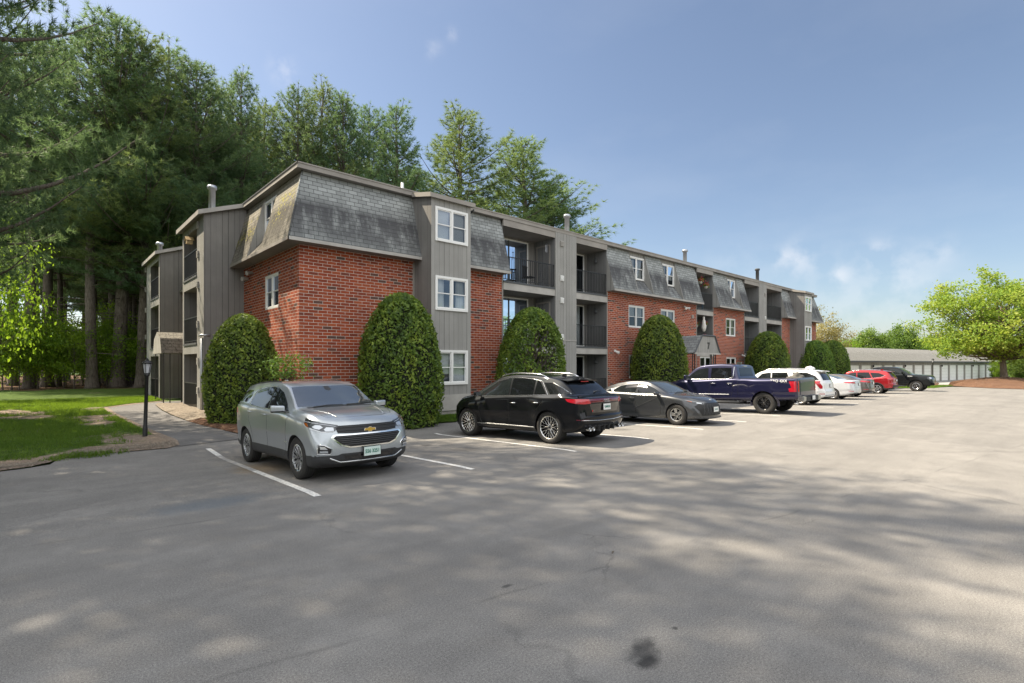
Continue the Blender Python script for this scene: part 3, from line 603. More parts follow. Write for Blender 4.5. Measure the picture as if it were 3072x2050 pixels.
# mansard roofs
YB, YT, ZB, ZT, ZS = 16.16, 16.81, 5.785, 8.10, 5.69
full = [(YB, ZS + 0.02), (YB, ZB), (YT, ZT), (YT + 0.35, ZT), (YT + 0.35, ZS + 0.02)]
low = [(YB + 0.004, ZS + 0.02), (YB + 0.004, ZB - 0.01), (YT + 0.002, 6.60), (YT + 0.30, 6.60), (YT + 0.30, ZS + 0.02)]
def mans(x0, x1, cuts, left=None, right=None):
    """front mansard between x0 and x1; cuts = list of dormer recesses"""
    e = [x0] + [v for c in cuts for v in c] + [x1]
    mb = MB()
    for k in range(0, len(e), 2): mb.prism(full, e[k], e[k + 1], 'x', [1, 0, 1, 1, 2], cap=1)
    for c in cuts: mb.prism(low, c[0] + 0.001, c[1] - 0.001, 'x', [1, 0, 1, 1, 2], cap=1)
    for c in cuts:
        for x in c: mb.tube([(x, YB, ZB + 0.0), (x, YT - 0.005, ZT)], 0.022, 6, 1)
    r_ = bpart(mb, 'mansard_roof', ['shingle', 'siding', 'soffit'])
    for k, c in enumerate(cuts):
        mb = MB(); h = (c[0] + 0.0, c[1] - 0.0, 6.62, 7.88); wall(mb, 'y', YT + 0.01, c[0], c[1], 6.58, 8.1, [h]); sub_ = bpart(mb, 'dormer_wall', 'siding')
        window('y', YT, c[0] + 0.0, c[1] - 0.0, 6.62, 7.88, cover='curtain_white' if k % 2 == 0 else 'blind', seed=int(c[0]))
    # fascia board at the foot
    mb = MB(); mb.box(x0 - 0.0, x1 + 0.0, YB - 0.03, YB - 0.002, ZS, ZB + 0.01); bpart(mb, 'fascia_board', 'fascia_light')
mans(12.07, 14.68, []); mans(21.87, 31.25, [(24.03, 25.53), (27.27, 28.76)]); mans(33.40, 38.25, [(35.63, 37.04)]); mans(45.2, 47.1, [])
# corner mansards (left and right ends), mitred
def corner(xa, xb, side):
    xs = xa - 0.49 if side < 0 else xb + 0.49; xt = xa + 0.16 if side < 0 else xb - 0.16
    mb = MB()
    if side < 0:
        mb.poly([(xs, YB, ZB), (xb, YB, ZB), (xb, YT, ZT), (xt, YT, ZT)], 0)
        mb.poly([(xb, YB, ZS + 0.02), (xb, YT + 0.35, ZS + 0.02), (xb, YT + 0.35, ZT), (xb, YT, ZT), (xb, YB, ZB)], 1)
        mb.poly([(xs, YB, ZS + 0.02), (xb, YB, ZS + 0.02), (xb, YB, ZB), (xs, YB, ZB)], 1)
        mb.poly([(xs, YB, ZS + 0.02), (xb, YB, ZS + 0.02), (xb, YT, ZS + 0.02), (xs, YT, ZS + 0.02)], 2)
    else:
        mb.poly([(xa, YB, ZB), (xs, YB, ZB), (xt, YT, ZT), (xa, YT, ZT)], 0)
        mb.poly([(xa, YB, ZS + 0.02), (xs, YB, ZS + 0.02), (xs, YB, ZB), (xa, YB, ZB)], 1)
        mb.poly([(xs, YB, ZB), (xs, YE, ZB), (xt, YE, ZT), (xt, YT, ZT)], 0)
        mb.poly([(xs, YB, ZS + 0.02), (xs, YE, ZS + 0.02), (xb, YE, ZS + 0.02), (xa, YT, ZS + 0.02), (xa, YB, ZS + 0.02)], 2)
        mb.poly([(xs, YB, ZS + 0.02), (xs, YE, ZS + 0.02), (xs, YE, ZB), (xs, YB, ZB)], 1)
    bpart(mb, 'mansard_roof', ['shingle', 'siding', 'soffit'])
    mb = MB()
    if side < 0: mb.box(xs - 0.03, xb, YB - 0.03, YB - 0.002, ZS, ZB + 0.01)
    else: mb.box(xa, xs + 0.03, YB - 0.03, YB - 0.002, ZS, ZB + 0.01)
    bpart(mb, 'fascia_board', 'fascia_light')
corner(X0, 10.31, -1); corner(48.86, XE, 1)
# left side mansard with its dormer recess
xs, xt = X0 - 0.49, X0 + 0.16
def side_m(y0, y1, lo_t=False, miter=False):
    pr = [(xs, ZS + 0.02), (xs, ZB), (xt, ZT), (xt + 0.3, ZT), (xt + 0.3, ZS + 0.02)]
    if lo_t: pr = [(xs + 0.004, ZS + 0.02), (xs + 0.004, ZB - 0.01), (xt + 0.002, 6.60), (xt + 0.3, 6.60), (xt + 0.3, ZS + 0.02)]
    mb = MB()
    if miter:
        mb.poly([(xs, YB, ZB), (xs, y1, ZB), (xt, y1, ZT), (xt, YT, ZT)], 0); mb.poly([(xs, YB, ZS + 0.02), (xs, y1, ZS + 0.02), (X0 + .1, y1, ZS + 0.02), (X0 + .1, YT, ZS + 0.02), (xs, YT, ZS + 0.02)], 2)
        mb.poly([(xs, y1, ZS + 0.02), (xs, y1, ZB), (xt, y1, ZT), (xt + .3, y1, ZT), (xt + .3, y1, ZS + 0.02)], 1)
        mb.poly([(xs, YB, ZS + .02), (xs, y1, ZS + .02), (xs, y1, ZB), (xs, YB, ZB)], 1)
    else: mb.prism(pr, y0, y1, 'y', [1, 0, 1, 1, 2], cap=1)
    return bpart(mb, 'mansard_roof', ['shingle_side', 'siding', 'soffit'])
side_m(YB, 18.95, miter=True); side_m(18.951, 20.449, lo_t=True); side_m(20.45, 22.57); side_m(26.44, 32.27); side_m(36.56, YE)
mb = MB(); wall(mb, 'x', xt + 0.01, 18.95, 20.45, 6.58, 8.1, [(18.95, 20.45, 6.62, 7.88)]); bpart(mb, 'dormer_wall', 'siding')
window('x', xt, 18.95, 20.45, 6.62, 7.88, cover='none', seed=4)
mb = MB(); mb.box(xs - 0.03, xs - 0.002, YB - 0.03, 22.56, ZS, ZB + 0.01); bpart(mb, 'fascia_board', 'fascia'); mb = MB(); mb.box(xs - 0.03, xs - 0.002, 26.45, 32.26, ZS, ZB + 0.01); bpart(mb, 'fascia_board', 'fascia')
# hip line
mb = MB(); mb.tube([(xs, YB, ZB), (xt, YT, ZT)], 0.03, 6); bpart(mb, 'hip_cap', 'shingle', True)

# flat roof with eaves
mb = MB()
xa, xb_, ya, yb = X0 - 0.07, XE + 0.07, Y0 - 0.07, YE + 0.1
mb.poly([(xa, ya, 8.10), (xb_, ya, 8.10), (xb_, yb, 8.10), (xa, yb, 8.10)], 1)
mb.poly([(xa, ya, 8.285), (xb_, ya, 8.285), (xb_ - 4, (ya + yb) / 2, 8.6), (xa + 4, (ya + yb) / 2, 8.6)], 2); mb.poly([(xa, yb, 8.285), (xb_, yb, 8.285), (xb_ - 4, (ya + yb) / 2, 8.6), (xa + 4, (ya + yb) / 2, 8.6)], 2)
mb.poly([(xa, ya, 8.285), (xa, yb, 8.285), (xa + 4, (ya + yb) / 2, 8.6)], 2); mb.poly([(xb_, ya, 8.285), (xb_, yb, 8.285), (xb_ - 4, (ya + yb) / 2, 8.6)], 2)
for a, b in (((xa, ya), (xb_, ya)), ((xb_, ya), (xb_, yb)), ((xb_, yb), (xa, yb)), ((xa, yb), (xa, ya))):
    mb.poly([(*a, 8.10), (*b, 8.10), (*b, 8.285), (*a, 8.285)], 0)
mb.box(xa - 0.02, xb_ + 0.02, ya - 0.02, ya - 0.002, 8.245, 8.29, 0); mb.box(xa - 0.02, xa - 0.002, ya - 0.02, yb, 8.245, 8.29, 3)
mb.box(xa - 0.012, xa - 0.002, ya, 22.3, 8.10, 8.15, 4)
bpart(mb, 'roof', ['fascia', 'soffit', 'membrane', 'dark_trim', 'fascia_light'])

# board-clad bays
def bay(x0, x1, ylevs):
    yb_ = 15.53; mb = MB(); wins = [(x0 + 0.155, x1 - 0.155, a, b) for a, b in ylevs]
    wall(mb, 'y', yb_, x0, x1, 0.80, 7.85, wins)
    for x in (x0, x1):
        s = 1 if x == x1 else -1
        mb.poly([(x, yb_, 0.2), (x, Y0 + 0.3, 0.2), (x, Y0 + 0.3, 8.1), (x, yb_, 7.85)], 1)
    mb.box(x0 + 0.01, x1 - 0.01, yb_ - 0.02, yb_ + 0.02, 0.22, 0.80, 2)
    mb.box(x0 + 0.04, x1 - 0.04, yb_ + 0.04, Y0, -0.1, 0.22, 3)
    bpart(mb, 'bay_wall', ['siding', 'siding_brown', 'fascia_light', 'concrete'])
    for k, w in enumerate(wins):
        window('y', yb_ - 0.012, *w, cover=['blind', 'curtain_white', 'blind'][k], seed=30 + k, proud=0.03, casing=0.085)
    mb = MB()   # shed roof over the bay
    pr = [(yb_ - 0.14, 7.80), (yb_ - 0.14, 7.955), (Y0 + 0.1, 8.25), (Y0 + 0.1, 8.09)]
    mb.prism(pr, x0 - 0.13, x1 + 0.13, 'x', [0, 1, 0, 2], cap=0)
    bpart(mb, 'bay_roof', ['fascia', 'membrane', 'soffit'])
LV = [(1.16, 2.42), (3.85, 5.08), (6.32, 7.55)]
bay(10.31, 12.07, LV); bay(47.1, 48.86, LV)

# balconies
FL = [0.06, 2.75, 5.45]; CL = [2.41, 5.10, 7.82]
def railing(mb, axis, plane, a0, a1, z0, z1):
    P = (lambda a, d: (a, plane + d)) if axis == 'y' else (lambda a, d: (plane + d, a))
    def bx(a, b, d0, d1, c, d):
        p, q = P(a, d0), P(b, d1); mb.box(p[0], q[0], p[1], q[1], c, d)
    bx(a0, a1, -0.02, 0.02, z1 - 0.035, z1); bx(a0, a1, -0.012, 0.012, z0 + 0.08, z0 + 0.105)
    n_ = int((a1 - a0) / 0.125)
    for k in range(n_ + 1):
        a = a0 + 0.02 + (a1 - a0 - 0.04) * k / n_; bx(a - 0.0085, a + 0.0085, -0.0085, 0.0085, z0 + 0.08 if k % 6 else z0, z1 - 0.035)
def balcony(x0, x1, dx0, dx1, levels, covers, closet=True, side_mat='siding_dark', depth=1.32):
    yb_ = Y0 + depth
    mb = MB()
    for lv in levels:
        f, c = FL[lv], CL[lv]; hole = [(dx0, dx1, f + 0.1, f + 2.28)]
        wall(mb, 'y', yb_, x0, x1, f, c, hole, 0.1, 0)
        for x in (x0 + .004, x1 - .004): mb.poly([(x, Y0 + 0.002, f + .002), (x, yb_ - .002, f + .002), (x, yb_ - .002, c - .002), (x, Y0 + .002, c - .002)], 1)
        mb.poly([(x0, Y0, c), (x1, Y0, c), (x1, yb_, c), (x0, yb_, c)], 2); mb.poly([(x0, Y0, f), (x1, Y0, f), (x1, yb_, f), (x0, yb_, f)], 3)
        if closet:   # storage closet door on the right cheek wall
            mb.box(x1 - 0.015, x1 - 0.002, Y0 + 0.35, Y0 + 1.12, f + 0.05, f + 2.05, 1)
            for (ya_, yb2, za, zb) in ((0.28, 0.35, 0, 2.12), (1.12, 1.19, 0, 2.12), (0.35, 1.12, 2.05, 2.12)):
                mb.box(x1 - 0.03, x1 - 0.002, Y0 + ya_, Y0 + yb2, f + za, f + zb, 4)
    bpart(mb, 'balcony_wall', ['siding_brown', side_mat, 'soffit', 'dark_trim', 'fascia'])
    for lv in levels:
        f, c = FL[lv], CL[lv]
        if lv:
            mb = MB(); mb.box(x0 + .002, x1 - .002, Y0 - 0.035, Y0 + 0.02, CL[lv - 1], f - 0.05, 0); mb.box(x0 + .002, x1 - .002, Y0 - 0.055, Y0 + 0.1, f - 0.05, f + 0.035, 1)
            slab = bpart(mb, 'balcony', ['fascia_light', 'dark_trim'])
        else: slab = None
        mb = MB(); railing(mb, 'y', Y0 + 0.03, x0 + 0.02, x1 - 0.02, f + 0.035, f + 1.11)
        if slab: sub(mb, 'railing', 'black', slab)
        else: bpart(mb, 'railing', 'black')
        # sliding door
        mb = MB(); t = 0.06; za, zb = f + 0.1, f + 2.28; yy = yb_ - 0.02; xm = (dx0 + dx1) / 2
        mb.box(dx0, dx0 + t, yy, yb_ + 0.05, za, zb, 0); mb.box(dx1 - t, dx1, yy, yb_ + 0.05, za, zb, 0); mb.box(dx0 + t, dx1 - t, yy, yb_ + 0.05, zb - t, zb, 0); mb.box(dx0 + t, dx1 - t, yy, yb_ + 0.05, za, za + 0.04, 0)
        mb.box(xm - 0.035, xm + 0.035, yb_ + 0.012, yb_ + 0.045, za + 0.04, zb - t, 1); mb.box(dx0 + t, dx0 + t + .04, yb_ + 0.012, yb_ + 0.045, za + 0.04, zb - t, 1); mb.box(dx1 - t - .04, dx1 - t, yb_ + 0.012, yb_ + 0.045, za + 0.04, zb - t, 1)
        dr = bpart(mb, 'sliding_door', ['white', 'dark_trim'])
        mb = MB(); mb.poly([(dx0 + t, yb_ + 0.03, za), (dx1 - t, yb_ + 0.03, za), (dx1 - t, yb_ + 0.03, zb - t), (dx0 + t, yb_ + 0.03, zb - t)]); sub(mb, 'pane', 'glass', dr)
        cv, fr0, fr1 = covers[lv]
        if cv:
            mb = MB(); nn = 60; l, r_ = dx0 + t + (dx1 - dx0) * fr0, dx0 + (dx1 - dx0) * fr1 - t
            pts = [(l + (r_ - l) * k / nn, yb_ + 0.17 + 0.03 * math.sin(k * 0.95 + math.sin(k * .3))) for k in range(nn + 1)]
            for p, q in zip(pts[:-1], pts[1:]): mb.poly([(*p, za + 0.04), (*q, za + 0.04), (*q, zb - 0.05), (*p, zb - 0.05)])
            sub(mb, 'curtain', cv, dr, True)
    # top beam
    mb = MB(); mb.box(x0 + .002, x1 - .002, Y0 - 0.04, Y0 + 0.06, 7.82, 8.098); bpart(mb, 'balcony_beam', 'fascia')
    # ceiling lamp
balcony(14.68, 17.91, 15.0, 17.45, (0, 1, 2), {0: ('curtain_white', 0, .5), 1: ('curtain_white', 0.0, 1), 2: ('curtain_blue', 0.35, 1.0)})
balcony(19.40, 21.87, 19.55, 21.62, (0, 1, 2), {0: ('curtain_blue', 0.3, .8), 1: ('curtain_white', 0.2, 0.95), 2: (None, 0, 0)}, closet=False)
balcony(31.25, 33.40, 31.5, 33.0, (1, 2), {1: (None, 0, 0), 2: (None, 0, 0)}, closet=False)
balcony(38.25, 40.70, 38.6, 40.4, (0, 1, 2), {0: (None, 0, 0), 1: (None, 0, 1), 2: (None, 0, 0)}, closet=False)
balcony(42.10, 45.20, 42.4, 44.8, (0, 1, 2), {0: (None, 0, 0), 1: (None, 0, 1), 2: ('curtain_white', .2, .6)}, closet=False)
# board pilasters between the balconies
for (x0, x1) in ((17.91, 19.40), (40.70, 42.10)):
    mb = MB(); mb.box(x0, x1, Y0 - 0.06, Y0 + 1.5, 0.1, 8.098, 0)
    mb.box(x0 - 0.0, x1, Y0 - 0.085, Y0 - 0.061, 3.02, 3.06, 1) if x0 < 20 else None
    bpart(mb, 'pilaster_wall', ['siding', 'fascia_light'])
    zs = (7.61, 5.98, 4.93, 3.20) if x0 < 20 else (7.3, 5.5, 4.3)
    for z in zs:
        mb = MB(); cx = x0 + 0.42 if x0 < 20 else x1 - 0.32
        mb.box(cx - 0.1, cx + 0.1, Y0 - 0.095, Y0 - 0.061, z - 0.14, z + 0.12, 0)
        for k in range(4): mb.box(cx - 0.11, cx + 0.11, Y0 - 0.125, Y0 - 0.096, z - 0.12 + k * 0.06, z - 0.085 + k * 0.06, 0)
        bpart(mb, 'wall_vent', 'white' if z < 7.2 else 'fascia_light')
# front entrance canopy with the house number
mb = MB(); yf = 14.42; bx0, bx1, tx0, tx1, cz0, cz1 = 26.8, 29.8, 27.66, 29.15, 2.52, 3.53
mb.poly([(bx0, yf, cz0), (bx1, yf, cz0), (tx1, yf, cz1), (tx0, yf, cz1)], 1)
mb.poly([(bx0, yf, cz0), (tx0, yf, cz1), (tx0, Y0, cz1), (bx0, Y0, cz0)], 0); mb.poly([(bx1, yf, cz0), (tx1, yf, cz1), (tx1, Y0, cz1), (bx1, Y0, cz0)], 0)
mb.poly([(tx0, yf, cz1), (tx1, yf, cz1), (tx1, Y0, cz1), (tx0, Y0, cz1)], 2); mb.poly([(bx0, yf, cz0), (bx1, yf, cz0), (bx1, Y0, cz0), (bx0, Y0, cz0)], 3)
for a, b in (((bx0, cz0), (tx0, cz1)), ((bx1, cz0), (tx1, cz1)), ((tx0, cz1), (tx1, cz1))):
    mb.tube([(a[0], yf - 0.03, a[1]), (b[0], yf - 0.03, b[1])], 0.05, 4, 4)
mb.box(bx0 - 0.02, bx1 + 0.02, yf - 0.06, yf - 0.02, cz0 - 0.06, cz0 + 0.03, 5)
can = bpart(mb, 'entrance_canopy', ['shingle', 'siding', 'membrane', 'soffit', 'dark_trim', 'fascia_light'])
def text_mesh(name, body, size, mat, loc, rot, parent=None, ext=0.004, bold=0.0, align='CENTER', sx=1.0):
    cu = bpy.data.curves.new(name, 'FONT'); cu.body = body; cu.size = size; cu.extrude = ext; cu.offset = bold; cu.align_x = align; cu.align_y = 'CENTER'; cu.resolution_u = 3
    to = bpy.data.objects.new(name + '_tmp', cu); COL.objects.link(to)
    dg = bpy.context.evaluated_depsgraph_get(); me = bpy.data.meshes.new_from_object(to.evaluated_get(dg)); bpy.data.objects.remove(to)
    me.transform(Matrix.LocRotScale(Vector(loc), Euler(rot), Vector((sx, 1, 1)))); me.materials.clear(); me.materials.append(M[mat]); me.name = name
    o = link_mesh(name, me, parent); return o
text_mesh('house_number', '7', 0.52, 'black', (28.42, yf - 0.012, 2.93), (R(90), 0, 0), can, bold=0.02)
for (x, y) in ((26.95, 14.6), (27.18, 14.6), (29.42, 14.6), (29.65, 14.6), (29.0, 14.6), (29.15, 14.6)):
    mb = MB(); mb.box(x - 0.02, x + 0.02, y - 0.02, y + 0.02, -0.1, cz0); o = sub(mb, 'post', 'black', can)
mb = MB()
for x in (26.95, 29.42):
    for k in range(14):
        z = 0.15 + k * 0.17; mb.tube([(x, 14.6, z), (x + 0.115, 14.6, z + 0.085), (x + 0.23, 14.6, z)], 0.008, 4)
sub(mb, 'lattice', 'black', can)

# left wing blocks with balconies facing the path
def block(y0, y1, by0, by1):
    xk = 4.69; mb = MB(); zt = lambda x: 7.64 + (x - xk) * (8.22 - 7.64) / (X0 - xk)
    for y in (y0, y1): mb.poly([(xk, y, 0.1), (X0 + 0.1, y, 0.1), (X0 + 0.1, y, zt(X0)), (xk, y, zt(xk))], 0)
    H = [(by0, by1, FL[k] if k else 0.05, c) for k, c in ((0, 2.33), (1, 5.02), (2, 7.33))]
    wall(mb, 'x', xk, y0, y1, 0.1, zt(xk), [(h[0], h[1], h[2] if h[2] > .1 else .11, h[3]) for h in H], 0.06, 1)
    for yb2 in (by0, by1): mb.poly([(xk + 0.05, yb2, 0.1), (X0 + 0.15, yb2, 0.1), (X0 + 0.15, yb2, 7.5), (xk + 0.05, yb2, 7.5)], 0)
    mb.poly([(X0 + 0.12, y0, 0.1), (X0 + 0.12, y1, 0.1), (X0 + 0.12, y1, 8.1), (X0 + 0.12, y0, 8.1)], 2)
    for k, z in ((0, 2.33), (1, 5.02)): mb.box(xk + 0.06, X0 + 0.1, by0, by1, z + 0.0, FL[k + 1] - 0.03, 3)
    mb.box(xk + .06, X0 + .1, by0, by1, 7.4, 7.44, 3)
    bpart(mb, 'block_wall', ['siding_brown', 'siding', 'siding_dark', 'soffit'])
    mb = MB(); pr = [(xk - 0.22, 7.56), (xk - 0.22, 7.73), (X0 + 0.0, 8.30), (X0 + 0.0, 8.14)]
    mb.prism(pr, y0 - 0.17, y1 + 0.17, 'y', [0, 1, 0, 2], cap=0); bpart(mb, 'block_roof', ['fascia_light', 'membrane', 'soffit'])
    for k in range(3):
        mb = MB(); railing(mb, 'x', xk + 0.03, by0 + 0.02, by1 - 0.02, FL[k] + 0.02, FL[k] + 1.08); bpart(mb, 'railing', 'black')
        if k:
            mb = MB(); mb.box(xk - 0.03, xk + 0.2, by0, by1, FL[k] - 0.06, FL[k] + 0.02); bpart(mb, 'balcony', 'dark_trim')
        mb = MB(); dy0, dy1 = by0 + 0.3, by1 - 0.5; zz0, zz1 = FL[k] + 0.1, FL[k] + 2.15
        mb.box(X0 + 0.06, X0 + 0.1, dy0, dy1, zz0, zz1, 0)
        for a in (dy0 - 0.05, dy1): mb.box(X0 + 0.02, X0 + 0.1, a, a + 0.05, zz0, zz1, 1)
        bpart(mb, 'sliding_door', ['interior', 'dark_trim'])
    # vents and conduit on the pilaster
    vy = y0 + 0.25 if by0 > y0 + 0.6 else y1 - 0.5
    for z in (7.25, 6.1, 4.9, 3.35, 1.9, 0.75):
        mb = MB()
        for k in range(5): mb.box(xk - 0.06, xk - 0.002, vy + 0.62 - .1, vy + 0.62 + .1, z + k * 0.055, z + k * 0.055 + 0.035)
        bpart(mb, 'wall_vent', 'fascia_light')
block(22.57, 26.44, 23.70, 26.21); block(32.27, 36.56, 32.50, 35.13)
mb = MB()
for k, y in enumerate((22.67, 22.77, 22.86)): mb.tube([(4.64, y, 0.1), (4.64, y, 2.9 - 0.0 * k)], 0.022, 6)
mb.tube([(4.62, 22.95, 3.0), (4.62, 22.62, 3.02), (4.9, 22.54, 3.02)], 0.04, 6); mb.tube([(4.75, 22.53, 1.15), (5.2, 22.53, 1.15)], 0.02, 6)
bpart(mb, 'conduit', 'galv', True)
# side porch canopy
mb = MB(); px0, px1, py0, py1, z0, z1, z2 = 4.15, X0, 28.1, 30.4, 2.40, 3.10, 3.42
prof = [(py0, z0), (py0 + 0.35, z1), ((py0 + py1) / 2, z2), (py1 - 0.35, z1), (py1, z0)]
for a, b in zip(prof[:-1], prof[1:]): mb.poly([(px0, a[0], a[1]), (px1, a[0], a[1]), (px1, b[0], b[1]), (px0, b[0], b[1])], 0)
mb.poly([(px0, p[0], p[1]) for p in prof], 1); mb.poly([(px0, py0, z0), (px1, py0, z0), (px1, py1, z0), (px0, py1, z0)], 2)
pc = bpart(mb, 'porch_canopy', ['shingle_side', 'fascia_light', 'soffit'])
for (x, y) in ((4.25, 28.2), (4.5, 28.2), (4.25, 30.3), (4.5, 30.3), (4.4, 29.2), (4.95, 28.2)):
    mb = MB(); mb.box(x - 0.02, x + 0.02, y - 0.02, y + 0.02, 0.05, z0); sub(mb, 'post', 'black', pc)
mb = MB(); railing(mb, 'y', 28.2, 4.95, 6.05, 0.1, 1.15); sub(mb, 'railing', 'black', pc)

# roof flues
def flue(x, y, r_, ztop, cap=True, zb=8.2, mat='galv'):
    mb = MB(); mb.lathe([(r_ * 1.25, zb), (r_ * 1.2, zb + 0.12), (r_, zb + 0.18), (r_, ztop - 0.16 if cap else ztop)] + ([(r_ * 1.05, ztop - 0.16), (r_ * 1.5, ztop - 0.14), (r_ * 1.5, ztop - 0.05), (r_ * 1.25, ztop), (0.001, ztop + 0.02)] if cap else [(0.001, ztop)]), (x, y, 0), 'z', 20)
    bpart(mb, 'flue_pipe', mat, True)
flue(20.3, 18.0, 0.125, 9.66); flue(32.2, 18.0, 0.125, 9.60); flue(43.8, 18.0, 0.13, 9.76, mat='dark_trim'); flue(10.6, 18.0, 0.055, 9.03, False, mat='white')
flue(5.4, 24.5, 0.125, 9.36, zb=7.8); flue(4.95, 34.0, 0.125, 8.55, zb=7.6); flue(37.5, 18.2, 0.04, 8.9, False)
# flood lights and small wall fittings
def cam_light(x, z, two=False, y=Y0, mat='white'):
    mb = MB(); mb.box(x - 0.06, x + 0.06, y - 0.05, y - 0.002, z, z + 0.12)
    for s in ((-1, 1) if two else (0,)):
        mb.tube([(x + s * 0.1, y - 0.06, z + 0.03), (x + s * 0.22 + (0.06 if not two else 0), y - 0.26, z - 0.06)], [0.045, 0.085], 10)
    bpart(mb, 'security_light', mat)
cam_light(22.55, 2.55); cam_light(29.72, 5.40, True); cam_light(37.87, 2.5)
for (y, z) in ((21.4, 5.35), (22.0, 5.2)):
    mb = MB(); mb.tube([(X0 - 0.01, y, z + 0.05), (X0 - 0.25, y - 0.1, z)], [0.05, 0.085], 10); bpart(mb, 'security_light', 'fascia_light')
mb = MB(); mb.box(30.58, 30.76, Y0 - 0.05, Y0 - 0.002, 4.82, 5.02)
for k in range(3): mb.box(30.56, 30.78, Y0 - 0.075, Y0 - 0.051, 4.84 + k * 0.06, 4.875 + k * 0.06)
bpart(mb, 'wall_vent', 'fascia_light')
for (x, z, yy) in ((20.7, 7.4, 17.3), (20.9, 4.75, 17.3), (20.8, 2.1, 17.3)):
    mb = MB(); mb.lathe([(0.001, 0.12), (0.05, 0.1), (0.05, 0.0), (0.085, -0.02), (0.09, -0.14), (0.001, -0.18)], (21.78, yy, z), 'z', 12); bpart(mb, 'balcony_lamp', 'dark_trim', True)
# hose bibb / conduit brace under the bay roof
mb = MB(); mb.tube([(12.2, 15.5, 7.75), (12.3, 16.5, 7.4)], 0.03, 6); bpart(mb, 'bracket', 'dark_trim')
# ------------------------------------------------------------------ vegetation
def unit(v): return v / np.maximum(np.linalg.norm(v, axis=-1, keepdims=True), 1e-9)
def blades(rs, P, D, n, length, width, spread=0.9, up=0.25, tint=None):
    """n thin triangles per tuft"""
    k = len(P); P = np.repeat(P, n, 0); D = np.repeat(D, n, 0)
    d = unit(D + spread * rs.normal(size=(k * n, 3)) + np.array([0, 0, up])); L = length * rs.uniform(0.7, 1.25, (k * n, 1))
    s = unit(np.cross(d, rs.normal(size=(k * n, 3)))) * width * rs.uniform(0.7, 1.3, (k * n, 1)) / 2
    P = P + rs.normal(size=P.shape) * 0.02
    V = np.stack([P - s, P + s, P + d * L], 1).reshape(-1, 3)
    F = np.arange(len(V)).reshape(-1, 3)
    t = np.repeat(rs.uniform(0.1, 0.9, k) if tint is None else tint, n) + rs.uniform(-.1, .1, k * n)
    return V, F, t
def leaves(rs, P, Nn, size, tint, asp=0.6):
    """one folded leaf (two triangles) per point"""
    k = len(P); a = unit(np.cross(Nn, rs.normal(size=(k, 3)))); b = unit(np.cross(Nn, a)); S = size * rs.uniform(0.65, 1.3, (k, 1))
    V = np.stack([P - a * S * .5, P + b * S * asp * .5 + Nn * S * .08, P + a * S * .5, P - b * S * asp * .5 + Nn * S * .08], 1).reshape(-1, 3)
    i = np.arange(k)[:, None] * 4; F = np.concatenate([i + [0, 1, 2], i + [0, 2, 3]], 1).reshape(-1, 3)
    return V, F, np.repeat(tint, 2)

